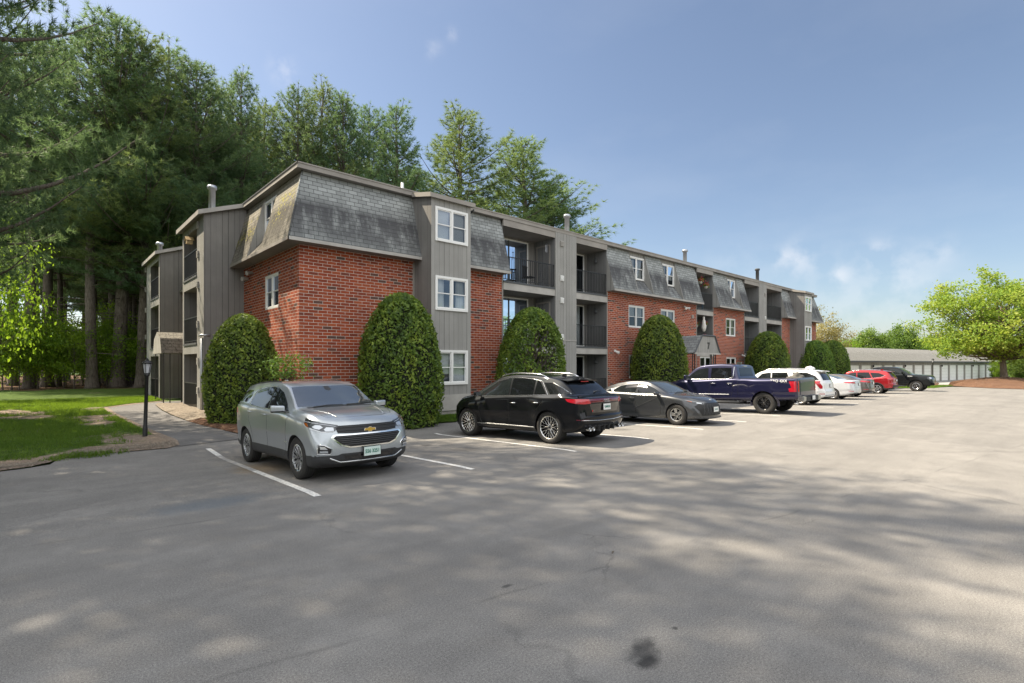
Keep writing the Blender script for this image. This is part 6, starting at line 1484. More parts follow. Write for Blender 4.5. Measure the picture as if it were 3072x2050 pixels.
                    for k in range(5): a = 1.5708 + 6.2832 * k / 5; spoke(a, a, .05, ro, .085, .065)
                elif style == 'truck':
                    for k in range(6): a = 6.2832 * k / 6; spoke(a, a, .05, ro, .075, .05, 1); spoke(a + .52, a + .52, .10, ro, .03, .02, 0)
                mb.build('rim', [mats[0], mats[1], 'brake'], wh)
    def mirror(s, x, z, yb, mat=None, sz=(.11, .21, .14), col='gloss_black'):
        for sy in (1, -1):
            mb = MB(); a, b, c = sz
            y0, y1 = yb + .06, yb + .06 + b
            q = [(x + a * .55, y0, z - c * .4), (x + a * .55, y0, z + c * .35), (x + a * .30, y1, z + c * .42), (x + a * .22, y1, z - c * .38), (x - a * .5, y0 - .01, z - c * .45), (x - a * .5, y0 - .01, z + c * .42), (x - a * .55, y1 - .015, z + c * .5), (x - a * .55, y1 - .015, z - c * .42)]
            bm = bmesh.new(); vv = [bm.verts.new((p[0], p[1] * sy, p[2])) for p in q]
            for f in ((0, 1, 2, 3), (4, 7, 6, 5), (0, 4, 5, 1), (1, 5, 6, 2), (2, 6, 7, 3), (3, 7, 4, 0)): bm.faces.new([vv[i] for i in f])
            bmesh.ops.recalc_face_normals(bm, faces=bm.faces); bmesh.ops.bevel(bm, geom=bm.edges[:], offset=.028, segments=3, affect='EDGES', profile=.6)
            for f in bm.faces: f.smooth = True; f.material_index = 1 if f.calc_center_median().z < z - c * .18 else 0
            me = bpy.data.meshes.new('mirror'); bm.to_mesh(me); bm.free(); me.materials.append(mat or s.pt); me.materials.append(M[col]); o = link_mesh('mirror', me, s.root)
            mb = MB(); mb.tube([(x + .0, sy * (yb - .03), z - c * .35), (x - .01, sy * (y0 + .04), z - c * .28)], .022, 8); mb.build('mirror_arm', col, o, True)
            mb = MB(); mb.poly([(x - a * .56 - .004, sy * (y0 + .01), z - c * .30), (x - a * .56 - .004, sy * (y1 - .03), z - c * .30), (x - a * .56 - .004, sy * (y1 - .03), z + c * .36), (x - a * .56 - .004, sy * (y0 + .01), z + c * .30)]); mb.build('mirror_glass', 'carglass', o)
    def handle(s, x, z, mat=None, L=.2, both=True):
        for sg in (1, -1):
            h, nr = s.hit('side', x, z, sg); mb = MB()
            mb.tube([h + nr * .004 + Vector((L / 2, 0, -.004)), h + nr * .034 + Vector((L * .36, 0, 0)), h + nr * .040, h + nr * .034 + Vector((-L * .36, 0, 0)), h + nr * .004 + Vector((-L / 2, 0, -.002))], [.008, .012, .013, .012, .008], 8)
            mb.build('door_handle', mat or s.pt, s.root, True)
    def seams(s, lines): 
        for l in lines: s.strip('door_seam', 'side', l, .012, 'gloss_black', .0012, both=True)
    def plate(s, kind, z, text, y=0, mat='plate', frame='gloss_black', size=.085, out=.02):
        h, nr = s.hit(kind, y, z, 1); sg = 1 if kind == 'front' else -1; x = h.x + sg * out
        mb = MB(); mb.box(x - .012, x + .004 if sg > 0 else x + .012, y - .162, y + .162, z - .084, z + .084) if sg > 0 else mb.box(x - .004, x + .012, y - .162, y + .162, z - .084, z + .084)
        p = mb.build('license_plate', frame, s.root)
        mb = MB(); xx = x + sg * .006; mb.box(min(xx, xx + sg * .002), max(xx, xx + sg * .002), y - .150, y + .150, z - .072, z + .072); mb.build('plate_face', mat, p)
        if text: text_mesh('plate_number', text, size, 'plate_ink', (x + sg * .0115, y, z - .002), (R(90), 0, R(90) * sg), p, ext=.001, bold=.002, sx=.82)
    def rails(s, xa, xb, yf, zlift=.045, mat='satin', r_=.016):
        for sg in (1, -1):
            pts = []
            for t in np.linspace(0, 1, 14):
                x = xa + (xb - xa) * t; h, nr = s.hit('top', x, yf * sg); lift = zlift * min(1, min(t, 1 - t) * 9); pts.append(h + Vector((0, 0, lift)))
            mb = MB(); mb.tube(pts, r_, 8); mb.build('roof_rail', mat, s.root, True)
    def wiper(s, kind, pts, off=.02):
        P = [s.hit(kind, u, v)[0] + s.hit(kind, u, v)[1] * off for u, v in pts]; mb = MB(); mb.tube(P, [.012, .009, .006][:len(P)] if len(P) <= 3 else .008, 6); mb.build('wiper', 'plastic', s.root, True)
    def arch(s, ring=.055, mat='plastic', off=.008):
        """cladding ring around each wheel opening"""
        for (ax, ar) in s.S['axles']:
            zr = s.S['wr']; lo = -12
            P = [(ax + (ar - .004) * math.cos(R(a)), zr + (ar - .004) * math.sin(R(a))) for a in np.linspace(lo, 180 - lo, 30)]
            Q = [(ax + (ar + ring) * math.cos(R(a)), zr + (ar + ring) * math.sin(R(a))) for a in np.linspace(180 - lo, lo, 30)]
            for sg in (1, -1):
                bm = bmesh.new(); n_ = 30; vi = []
                for pts in (P, [((p[0] + q[0]) / 2, (p[1] + q[1]) / 2) for p, q in zip(P, Q[::-1])], Q[::-1]):
                    row = []
                    for (u, v) in pts:
                        rr = math.hypot(u - ax, v - zr); k = (ar + .012) / rr if rr < ar + .012 else 1
                        h, nr = s.hit('side', ax + (u - ax) * k, zr + (v - zr) * k, sg); h = Vector((u, h.y, v)); row.append(bm.verts.new(h + Vector((0, sg, 0)) * off))
                    vi.append(row)
                for a_, b_ in ((0, 1), (1, 2)):
                    for k in range(n_ - 1): bm.faces.new((vi[a_][k], vi[a_][k + 1], vi[b_][k + 1], vi[b_][k]))
                for row, dpt in ((vi[0], .10), (vi[2], .014)):
                    low = [bm.verts.new(v.co - Vector((0, sg * dpt, 0))) for v in row]
                    for k in range(n_ - 1): bm.faces.new((row[k], row[k + 1], low[k + 1], low[k]))
                bmesh.ops.recalc_face_normals(bm, faces=bm.faces); sharp(bm, .7); me = bpy.data.meshes.new('wheel_arch'); bm.to_mesh(me); bm.free(); me.materials.append(s.pt if mat == 'paint' else M[mat]); link_mesh('wheel_arch', me, s.root)
def box_part(car, name, x0, x1, y0, y1, z0, z1, mat, bev=.01, both=False, rot=None):
    for sg in ((1, -1) if both else (1,)):
        bm = bmesh.new(); bmesh.ops.create_cube(bm, size=1, matrix=Matrix.LocRotScale(Vector(((x0 + x1) / 2, sg * (y0 + y1) / 2, (z0 + z1) / 2)), None, Vector((abs(x1 - x0), abs(y1 - y0), abs(z1 - z0)))))
        if bev: bmesh.ops.bevel(bm, geom=bm.edges[:], offset=bev, segments=2, affect='EDGES')
        for f in bm.faces: f.smooth = False
        me = bpy.data.meshes.new(name); bm.to_mesh(me); bm.free(); me.materials.append(car.pt if mat == 'paint' else M[mat]); link_mesh(name, me, car.root)
def ground_at(x, ya, yb): return (gz(x, ya) + gz(x, yb)) / 2
def place_car(cls, name, label, cat, S, x, yc, heading, **k):
    wb = S['axles'][0][0] - S['axles'][1][0]; sg = 1 if heading > 0 else -1
    zf, zr = gz(x, yc + sg * wb / 2), gz(x, yc - sg * wb / 2)
    c = cls(name, label, cat, S, (x, yc, (zf + zr) / 2), R(90 * sg + k.get('yaw', 0)))
    c.root.rotation_euler = (0, -math.atan2(zf - zr, wb), R(90 * sg + k.get('yaw', 0))); return c

# ---- 1 silver compact SUV, nose to the camera
S1 = dict(paint='p_silver', axles=[(1.3625, .395), (-1.3625, .395)], wr=.36, clad=.45, zw=.73, hollow=.972, crown=.022, flare=.018,
    top=[(-2.36, .80), (-2.34, 1.00), (-2.26, 1.12), (-1.98, 1.50), (-1.85, 1.575), (-1.2, 1.635), (-.4, 1.655), (.1, 1.63), (.38, 1.575), (.80, 1.37), (1.14, 1.205), (1.26, 1.17), (1.7, 1.115), (2.05, 1.03), (2.2, .96), (2.27, .87), (2.29, .76)],
    belt=[(-2.36, .72), (-2.3, 1.0), (-2.2, 1.16), (-1.8, 1.23), (-.5, 1.16), (.8, 1.10), (1.2, 1.10), (1.7, 1.04), (2.05, .95), (2.29, .64)],
    bot=[(-2.36, .44), (-2.1, .30), (-1.4, .24), (1.4, .23), (2.0, .22), (2.29, .30)],
    wid=[(-2.36, .70), (-2.28, .83), (-2.1, .885), (-1.5, .905), (0, .893), (1.4, .905), (1.9, .90), (2.15, .885), (2.25, .84), (2.29, .80)],
    roofw=[(-2.36, .62), (-2.2, .74), (-1.9, .68), (-1.2, .675), (0, .68), (.4, .685), (.8, .73), (1.16, .79), (1.4, .80), (1.9, .77), (2.15, .74), (2.29, .68)],
    bow=[(-2.36, -.16), (-1.9, -.06), (-1, 0), (.2, .04), (.6, .10), (1.2, .16), (1.7, .15), (2.29, .27)],
    nose=[(.2, -.10), (.40, -.01), (.55, 0), (.75, -.02), (.90, -.07), (1.1, -.12)], tail=[(.3, .08), (.5, 0), (.8, .03), (1.1, .05), (1.5, 0)])
c = place_car(Car, 'compact_suv', 'silver compact SUV parked nose-out in the shade by the left yew', 'car', S1, 4.115, 10.33, -1, yaw=.8)
c.panel('windshield', 'top', [(1.05, -.74), (1.175, -.38), (1.20, 0), (1.175, .38), (1.05, .74), (.44, .62), (.49, 0), (.44, -.62)], 'carglass', .004, .06)
c.panel('windshield_frit', 'top', [(1.185, -.60), (1.235, -.3), (1.25, 0), (1.235, .3), (1.185, .60), (1.14, .62), (1.19, .3), (1.21, 0), (1.19, -.3), (1.14, -.62)], 'plastic', .006, .06)
SWN = [[(.92, 1.13), (.62, 1.31), (.36, 1.46), (.08, 1.54), (-.06, 1.55), (-.08, 1.15)], [(-.15, 1.155), (-.13, 1.555), (-.55, 1.55), (-.90, 1.51), (-1.06, 1.41), (-1.17, 1.25), (-1.06, 1.20)]]
for p in SWN: c.panel('side_window', 'side', p, 'sideglass' if p is SWN[0] else 'privacy', .004, .07, both=True)
c.panel('quarter_window', 'side', [(-1.42, 1.25), (-1.24, 1.38), (-1.32, 1.49), (-1.66, 1.49), (-1.92, 1.40), (-2.08, 1.27)], 'privacy', .004, .07, both=True)
c.strip('window_trim', 'side', [(.94, 1.115), (.4, 1.13), (-.5, 1.155), (-1.03, 1.18), (-1.21, 1.24), (-1.10, 1.43), (-.92, 1.53), (-.5, 1.572), (0, 1.568)], .022, 'chrome', .006, both=True)
c.strip('pillar', 'side', [(-.115, 1.15), (-.10, 1.55)], .075, 'gloss_black', .006, both=True)
c.panel('rear_window', 'rear', [(-.60, 1.22), (.60, 1.22), (.54, 1.50), (-.54, 1.50)], 'privacy', .004, .07)
c.seams([[(.95, 1.0), (.93, .80), (.90, .45), (.80, .36)], [(-.11, 1.05), (-.12, .7), (-.12, .40)], [(-1.14, 1.12), (-1.10, .90), (-.98, .74), (-.92, .42)]])
c.strip('hood_seam', 'top', [(2.02, .0), (2.0, .35), (1.9, .60), (1.6, .70), (1.22, .735)], .008, 'gloss_black', .001, both=True)
c.strip('hood_crease', 'top', [(1.95, .44), (1.7, .50), (1.3, .60)], .03, c.pt, .006, both=True)
c.handle(-.24, 1.04); c.handle(-1.04, 1.07)
HL = [(32.5, .925), (40.5, .95), (50.5, .98), (60.5, 1.02), (69.5, 1.05), (66.5, .97), (58.5, .90), (46.5, .835), (34.5, .835)]
for o in c.panel('headlight', 'cylf', HL, 'lens_dark', .006, .05, both=True):
    sgn = 1 if sum(v.co.y for v in o.data.vertices) > 0 else -1
    c.panel('lamp_lens', 'cylf', [(48.5, .865), (53.5, .88), (56.5, .91), (53.5, .935), (48.5, .93), (45.5, .895)], 'lens_clear', .012, .03, side=sgn, parent=o)
    c.panel('lamp_lens', 'cylf', [(35.5, .84), (42.5, .835), (44.5, .865), (42.5, .90), (36.5, .89)], 'lens_clear', .011, .03, side=sgn, parent=o)
    c.panel('indicator', 'cylf', [(59.5, .90), (64.5, .93), (67.5, .975), (62.5, .965)], 'amber', .010, .03, side=sgn, parent=o)
    c.strip('running_light', 'cylf', [(67.5, .992), (56.5, .968), (46.5, .945), (34.5, .905)], .012, 'lens_clear', .012, side=sgn, parent=o); c.strip('running_light', 'cylf', [(35.5, .826), (46.5, .824), (58.5, .882)], .012, 'chrome', .010, side=sgn, parent=o)
up = [(-.56, .915), (.56, .915), (.53, .80), (.30, .785), (-.30, .785), (-.53, .80)]
g = c.panel('upper_grille', 'front', up, 'plastic_dark', .005, .05)[0]
c.strip('grille_bar', 'front', [(-.55, .885), (.55, .885)], .014, 'plastic', .014, parent=g); c.strip('grille_bar', 'front', [(-.54, .835), (.54, .835)], .014, 'plastic', .014, parent=g)
oh = [(-.60, .775), (.60, .775), (.64, .73), (.50, .60), (.36, .555), (-.36, .555), (-.50, .60), (-.64, .73)]; ih = [(-.565, .757), (.565, .757), (.605, .725), (.478, .615), (.35, .575), (-.35, .575), (-.478, .615), (-.605, .725)]
g = c.panel('lower_grille', 'front', ih, 'plastic_dark', .004, .05)[0]
for z, w_ in ((.735, .57), (.705, .56), (.675, .53), (.645, .49), (.612, .44)): c.strip('grille_bar', 'front', [(-w_, z), (w_, z)], .013, 'grille_bar', .018, parent=g)
c.panel('grille_surround', 'front', oh, 'chrome', .014, .06, hollow=ih)
h_, nr_ = c.hit('front', 0, .825); mb = MB(); bx_ = h_.x + .018; T_ = [(-.10, -.012), (-.03, -.012), (-.035, -.032), (.035, -.032), (.03, -.012), (.10, -.012), (.088, .022), (.026, .022), (.022, .036), (-.022, .036), (-.026, .022), (-.088, .022)]
mb.prism([(p[0] * .98, p[1] + .828) for p in T_], bx_ - .01, bx_ + .012, 'x'); bd = mb.build('badge', 'gold', c.root)
mb = MB(); T2 = [(p[0] * 1.12, p[1] * 1.22 + .8275) for p in T_]; mb.prism(T2, bx_ - .015, bx_ + .008, 'x'); mb.build('badge_rim', 'chrome', bd)
c.panel('lower_intake', 'front', [(-.50, .345), (.50, .345), (.60, .43), (.48, .47), (-.48, .47), (-.60, .43)], 'plastic', .003, .06)
c.panel('intake_mesh', 'front', [(-.42, .375), (.42, .375), (.46, .44), (-.46, .44)], 'gloss_black', .006, .06)
c.strip('skid_trim', 'front', [(-.66, .40), (-.50, .325), (.50, .325), (.66, .40)], .03, 'satin', .010)
for o in c.panel('fog_light', 'cylf', [(38, .475), (48, .49), (48, .625), (43, .61), (37, .55)], 'gloss_black', .005, .03, both=True):
    sgn = 1 if sum(v.co.y for v in o.data.vertices) > 0 else -1
    c.panel('lamp_lens', 'cylf', [(40, .545), (46, .555), (46.3, .602), (42.5, .592)], 'lens_clear', .009, .03, side=sgn, parent=o); c.panel('lamp_lens', 'cylf', [(40, .492), (46.5, .50), (46.5, .53), (40, .525)], 'lens_clear', .009, .03, side=sgn, parent=o)
    c.strip('fog_trim', 'cylf', [(48.5, .485), (38, .47), (36.4, .55), (43, .62), (48.8, .632), (48.5, .485)], .012, 'chrome', .011, side=sgn, parent=o)
c.plate('front', .475, '556 3251', out=.045)
c.wheels(.36, .225, .225, 'split5', ('satin', 'gloss_black')); c.mirror(.80, 1.175, .83, sz=(.12, .23, .155)); c.rails(-1.7, -.1, .60, .012, 'plastic', .010)
c.wiper('top', [(1.20, .10), (1.16, .35), (1.09, .60)]); c.wiper('top', [(1.21, -.52), (1.18, -.25), (1.19, .02)])
c.panel('taillight', 'cylr', [(30, .92), (44, .95), (58, 1.02), (56, 1.12), (40, 1.07), (30, 1.03)], 'lens_red', .006, .05, both=True)
box_part(c, 'antenna', -1.62, -1.46, -.018, .018, 1.63, 1.69, 'paint', .008)
c.strip('badge_script', 'side', [(.98, .60), (.82, .60)], .014, 'chrome', .004, both=True)
c.panel('mirror_camera', 'top', [(.50, -.05), (.50, .05), (.62, .06), (.66, 0), (.62, -.06)], 'plastic', .006, .05)

# ---- 2 black coupe SUV, tail to the camera
S2 = dict(paint='p_black', axles=[(1.5, .43), (-1.5, .43)], wr=.40, clad=None, zw=.74, hollow=.965, crown=.02, flare=.035,
    top=[(-2.57, .70), (-2.56, 1.0), (-2.50, 1.10), (-2.38, 1.135), (-2.2, 1.18), (-1.90, 1.42), (-1.68, 1.545), (-1.3, 1.625), (-.7, 1.685), (-.2, 1.70), (.3, 1.66), (.65, 1.55), (1.0, 1.40), (1.35, 1.22), (1.5, 1.175), (2.0, 1.09), (2.3, .98), (2.41, .82), (2.43, .70)],
    belt=[(-2.57, .66), (-2.5, 1.06), (-2.2, 1.15), (-1.6, 1.175), (-.5, 1.15), (.6, 1.12), (1.4, 1.08), (2.0, .97), (2.3, .86), (2.43, .62)],
    bot=[(-2.57, .40), (-2.3, .30), (-1.5, .25), (1.5, .25), (2.1, .24), (2.43, .30)],
    wid=[(-2.57, .86), (-2.5, .92), (-2.3, .945), (-1.6, .965), (0, .945), (1.5, .965), (2.0, .94), (2.3, .86), (2.43, .72)],
    roofw=[(-2.57, .70), (-2.4, .80), (-2.1, .74), (-1.6, .66), (-.8, .66), (0, .67), (.6, .69), (1.0, .73), (1.4, .80), (1.9, .78), (2.3, .68), (2.43, .58)],
    bow=[(-2.57, -.16), (-2.1, -.08), (-1, 0), (.3, .04), (.9, .12), (1.5, .16), (2.43, .32)], nose=[(.2, -.06), (.5, 0), (.8, 0), (1.1, -.1)], tail=[(.25, .14), (.42, .05), (.55, 0), (.66, 0), (.72, .05), (.95, .02), (1.10, -.02), (1.3, 0)])
c = place_car(Car, 'coupe_suv', 'glossy black coupe SUV with a full-width red tail lamp, parked nose-in', 'car', S2, 10.06, 10.30, 1, yaw=3.4)
wins = [[(1.08, 1.15), (.74, 1.37), (.40, 1.53), (.02, 1.605), (-.06, 1.61), (-.10, 1.175)], [(-.16, 1.175), (-.12, 1.61), (-.6, 1.595), (-.93, 1.55), (-.97, 1.19)], [(-1.02, 1.19), (-.99, 1.54), (-1.10, 1.51), (-1.42, 1.20)], [(-1.53, 1.21), (-1.22, 1.49), (-1.48, 1.485), (-1.82, 1.35), (-2.10, 1.22)]]
for k, p in enumerate(wins): c.panel('side_window', 'side', p, 'sideglass' if k == 0 else 'privacy', .004, .07, both=True)
c.strip('window_trim', 'side', [(1.12, 1.13), (.4, 1.155), (-.5, 1.17), (-1.47, 1.195), (-1.15, 1.525), (-.9, 1.575), (-.4, 1.622), (.0, 1.628), (.45, 1.55), (1.05, 1.20)], .011, 'chrome', .006, both=True)
c.strip('roof_trim', 'side', [(-1.5, 1.485), (-1.85, 1.345), (-2.08, 1.21)], .014, 'chrome', .006, both=True)
c.panel('windshield', 'top', [(1.28, -.68), (1.38, -.3), (1.395, 0), (1.38, .3), (1.28, .68), (.68, .58), (.72, 0), (.68, -.58)], 'carglass', .004, .07)
c.panel('rear_window', 'rear', [(-.66, 1.215), (-.3, 1.195), (.3, 1.195), (.66, 1.215), (.585, 1.46), (-.585, 1.46)], 'privacy', .004, .06)
c.panel('sunroof', 'top', [(.42, -.48), (.42, .48), (-1.05, .48), (-1.05, -.48)], 'gloss_black', .003, .1)
# roof spoiler
mb = MB()
for sg in (1,):
    P = [c.hit('top', -1.62, y)[0] for y in np.linspace(-.62, .62, 11)]
    for k in range(10):
        a, b = P[k], P[k + 1]; t1, t2 = Vector((-.30 + .06 * abs(k - 5) / 5, 0, -.035)), Vector((-.30 + .06 * abs(k - 4) / 5, 0, -.035))
        mb.poly([a + Vector((0, 0, .004)), b + Vector((0, 0, .004)), b + t2, a + t1]); mb.poly([a + t1, b + t2, b + t2 * .95 - Vector((0, 0, .03)), a + t1 * .95 - Vector((0, 0, .03))]); mb.poly([a - Vector((0, 0, .03)), b - Vector((0, 0, .03)), b + t2 * .95 - Vector((0, 0, .03)), a + t1 * .95 - Vector((0, 0, .03))])
sp = mb.build('roof_spoiler', c.pt, c.root)
mb = MB(); mb.box(-1.925, -1.915, -.16, .16, 1.49, 1.505); mb.build('brake_lamp', 'lens_red', sp)
c.strip('tailgate_lip', 'rear', [(-.80, 1.13), (-.4, 1.155), (0, 1.16), (.4, 1.155), (.80, 1.13)], .05, c.pt, .035)
c.panel('light_bar', 'rear', [(-.70, 1.005), (.70, 1.005), (.72, 1.085), (-.72, 1.085)], 'lens_dred', .006, .05)
for o in c.panel('taillight', 'cylr', [(33, .985), (43, .975), (52, .99), (63, 1.035), (66, 1.10), (55, 1.095), (36, 1.085)], 'lens_red', .008, .04, both=True): pass
c.panel('plate_recess', 'rear', [(-.52, .76), (.52, .76), (.62, .97), (-.62, .97)], 'gloss_black', .004, .06)
c.plate('rear', .885, '', out=.03, mat='plate_w'); 
text_mesh('plate_number', 'THNKUC', .075, 'plate_ink', (c.hit('rear', 0, .885)[0].x - .0425, -.01, .885), (R(90), 0, R(-90)), c.root, ext=.001, bold=.002, sx=.8)
for k in range(4):   # ring emblem
    mb = MB(); yy = (k - 1.5) * .058; pts = [(c.hit('rear', 0, 1.03)[0].x - .014, yy + .037 * math.cos(a), 1.035 + .037 * math.sin(a)) for a in np.linspace(0, 6.2832, 21)]; mb.tube(pts, .005, 6); mb.build('badge', 'gloss_black' if k > 9 else 'satin', c.root, True)
mb = MB(); xb_r = c.hit('rear', .5, .80)[0].x - .008; mb.box(xb_r - .003, xb_r, .50, .53, .79, .825); mb.build('badge', 'red_badge', c.root)
text_mesh('badge', 'SQ8', .05, 'satin', (xb_r - .001, .43, .807), (R(90), 0, R(-90)), c.root, ext=.002)
c.strip('bumper_trim', 'rear', [(-.86, .60), (-.3, .575), (.3, .575), (.86, .60)], .016, 'chrome', .008)
c.panel('reflector', 'cylr', [(36, .585), (52, .60), (52, .62), (36, .605)], 'lens_dred', .006, .04, both=True)
c.panel('diffuser', 'rear', [(-.52, .33), (.52, .33), (.62, .46), (-.62, .46)], 'plastic', .01, .06)
for yy in (-.3, -.1, .1, .3): box_part(c, 'diffuser_fin', -2.56, -2.42, yy - .008, yy + .008, .32, .45, 'plastic', 0)
for yy in (.55, .69):
    for sg in (1, -1):
        mb = MB(); mb.lathe([(.040, 0), (.044, -.01), (.046, -.09), (.046, -.10), (.040, -.10), (.038, -.03)], (-2.46, yy * sg, .385), 'x', 24, 0); mb.lathe([(.038, -.03), (.001, -.03)], (-2.46, yy * sg, .385), 'x', 24, 1); mb.build('exhaust_tip', ['satin', 'plastic'], c.root, True)
c.strip('sill_trim', 'side', [(1.05, .40), (-1.05, .38)], .03, 'satin', .010, both=True)
c.seams([[(1.0, 1.06), (1.0, .85), (.95, .5), (.85, .36)], [(-.12, 1.10), (-.13, .7), (-.13, .38)], [(-1.42, 1.12), (-1.30, .98), (-1.10, .80), (-.95, .50), (-.92, .38)]])
c.handle(-.30, .98, M['chrome'], .22); c.handle(-1.12, 1.0, M['chrome'], .22); c.mirror(.96, 1.20, .90); c.rails(-1.25, .45, .645, .055, 'chrome', .014)
c.wheels(.40, .29, .285, 'y10', ('machined', 'gloss_black')); c.arch(.05, 'paint', .010)
c.wiper('rear', [(-.02, 1.21), (-.22, 1.235), (-.44, 1.225)], .03); box_part(c, 'antenna', -1.35, -1.22, -.02, .02, 1.64, 1.70, 'gloss_black', .008)
c.panel('headlight', 'cylf', [(22, .86), (40, .88), (55, .90), (50, .82), (24, .80)], 'lens_clear', .006, .05, both=True)
c.panel('front_grille', 'front', [(-.5, .45), (.5, .45), (.56, .6), (.5, .86), (-.5, .86), (-.56, .6)], 'plastic', .006, .06)
c.plate('front', .5, '', mat='plate_w')

# ---- sedans
def sedan_spec(paint_, w=.905, h=1.43, Lf=2.23, Lr=2.45, wb=2.72, ar=.365, wr=.335):
    k = h / 1.43; a = wb / 2
    return dict(paint=paint_, axles=[(a, ar), (-a, ar)], wr=wr, clad=None, zw=.60, hollow=.97, crown=.02, flare=.018,
        top=[(-Lr, .66), (-Lr + .015, .95), (-Lr + .12, 1.055 * k), (-1.95, 1.085 * k), (-1.72, 1.13 * k), (-1.35, 1.265 * k), (-.95, 1.365 * k), (-.5, 1.415 * k), (-.05, 1.41 * k), (.25, 1.37 * k), (.6, 1.23 * k), (1.05, 1.02 * k), (1.2, .975 * k), (1.7, .90 * k), (Lf - .18, .80), (Lf - .05, .72), (Lf, .58)],
        belt=[(-Lr, .60), (-Lr + .1, .96), (-1.9, 1.03), (-1.2, 1.02), (0, .975), (1.0, .94), (1.6, .87), (Lf - .2, .74), (Lf, .50)],
        bot=[(-Lr, .36), (-2.1, .24), (-a, .19), (a, .18), (1.9, .17), (Lf, .22)],
        wid=[(-Lr, .70), (-Lr + .1, .82), (-Lr + .35, .87), (-1.4, w - .018), (0, w - .02), (a, w - .018), (Lf - .35, .87), (Lf - .12, .78), (Lf, .64)],
        roofw=[(-Lr, .58), (-Lr + .2, .74), (-1.75, .72), (-1.35, .63), (-.8, .575), (0, .58), (.4, .62), (1.0, .72), (1.3, .76), (Lf - .3, .66), (Lf, .50)],
        bow=[(-Lr, -.20), (-1.8, -.10), (-1, 0), (.2, .04), (.8, .14), (1.4, .20), (Lf, .42)], nose=[(.15, 0), (.35, 0), (.5, -.01), (.8, -.1)], tail=[(.25, .10), (.5, 0), (.9, .03), (1.1, 0)])
def sedan_common(c, trim='chrome', wheel=('ten', ('satin', 'gloss_black')), R_=.335, rim=.21, rear=True, tint='sideglass'):
    z = .0
    c.panel('windshield', 'top', [(.98, -.62), (1.075, -.3), (1.09, 0), (1.075, .3), (.98, .62), (.36, .50), (.40, 0), (.36, -.50)], 'carglass', .004, .06)
    c.panel('rear_window', 'top', [(-1.62, -.60), (-1.70, 0), (-1.62, .60), (-1.02, .50), (-.98, 0), (-1.02, -.50)], 'carglass', .004, .06)
    c.panel('side_window', 'side', [(.80, 1.0), (.55, 1.14), (.25, 1.265), (-.02, 1.31), (-.10, 1.31), (-.11, 1.005)], tint, .004, .06, both=True)
    c.panel('side_window', 'side', [(-.17, 1.01), (-.15, 1.315), (-.55, 1.30), (-.85, 1.25), (-1.12, 1.10), (-1.02, 1.035)], tint, .004, .06, both=True)
    c.panel('quarter_window', 'side', [(-1.10, 1.04), (-1.22, 1.13), (-1.42, 1.07)], tint, .004, .06, both=True)
    c.strip('window_trim', 'side', [(.85, .985), (0, .99), (-1.0, 1.015), (-1.42, 1.045), (-1.2, 1.165), (-.85, 1.285), (-.5, 1.335), (0, 1.34)], .014, trim, .005, both=True)
    c.strip('pillar', 'side', [(-.14, 1.0), (-.125, 1.31)], .055, 'gloss_black', .005, both=True)
    c.seams([[(.84, .96), (.84, .7), (.80, .33), (.7, .28)], [(-.14, .98), (-.14, .29)], [(-1.12, 1.02), (-1.05, .80), (-.95, .62), (-.88, .29)]])
    c.strip('hood_seam', 'top', [(1.95, 0), (1.93, .35), (1.7, .66), (1.14, .735)], .008, 'gloss_black', .001, both=True)
    c.strip('trunk_seam', 'top', [(-2.33, .62), (-2.0, .70), (-1.74, .66)], .008, 'gloss_black', .001, both=True)
    c.handle(-.30, .86); c.handle(-1.02, .88); c.mirror(.72, 1.0, .80, sz=(.10, .20, .12)); c.wheels(R_, .215, rim, *wheel)
S3 = sedan_spec('p_grey', .913, 1.425)
c = place_car(Car, 'sedan', 'dark grey sedan parked nose-out between the black SUV and the blue pickup', 'car', S3, 15.80, 10.0, -1, yaw=0)
sedan_common(c, 'gloss_black', ('turbine5', ('satin', 'gloss_black')), .335, .205)
c.strip('door_crease', 'side', [(.75, .90), (.2, .66), (-.35, .45)], .02, c.pt, .006, both=True); c.strip('sill_trim', 'side', [(.95, .235), (-.9, .235)], .018, 'satin', .008, both=True)
c.panel('front_grille', 'front', [(-.56, .69), (.56, .69), (.72, .60), (.58, .31), (-.58, .31), (-.72, .60)], 'plastic_dark', .006, .04)
for k in range(9):
    y = -.54 + k * .125; c.strip('grille_mesh', 'front', [(y, .34), (y + .08, .67)], .010, 'grille_bar', .012); c.strip('grille_mesh', 'front', [(y + .08, .34), (y, .67)], .010, 'grille_bar', .012)
for o in c.panel('headlight', 'cylf', [(29, .64), (38, .665), (50, .70), (62, .755), (66, .79), (54, .765), (36, .715), (28, .69)], 'lens_dark', .006, .03, both=True):
    sgn = 1 if sum(v.co.y for v in o.data.vertices) > 0 else -1
    c.panel('lamp_lens', 'cylf', [(34, .672), (44, .69), (44, .72), (34, .70)], 'lens_clear', .010, .03, side=sgn, parent=o); c.panel('indicator', 'cylf', [(52, .725), (61, .765), (63, .78), (53, .752)], 'amber', .010, .03, side=sgn, parent=o); c.strip('running_light', 'cylf', [(28, .695), (44, .735), (66, .795)], .012, 'lens_clear', .010, side=sgn, parent=o)
c.panel('bumper_vent', 'cylf', [(40, .30), (54, .33), (47, .48)], 'plastic', .005, .03, both=True)
c.strip('front_lip', 'front', [(-.72, .25), (-.4, .225), (.4, .225), (.72, .25)], .035, 'plastic', .03)
mb = MB(); h_, nr_ = c.hit('top', 2.06, 0); nn_ = 20
mb.tube([h_ + nr_ * .012 + Vector((-.02 * math.sin(a) * 1.0, .06 * math.cos(a), .03 * math.sin(a))) for a in np.linspace(0, 6.2832, 21)], .006, 6)
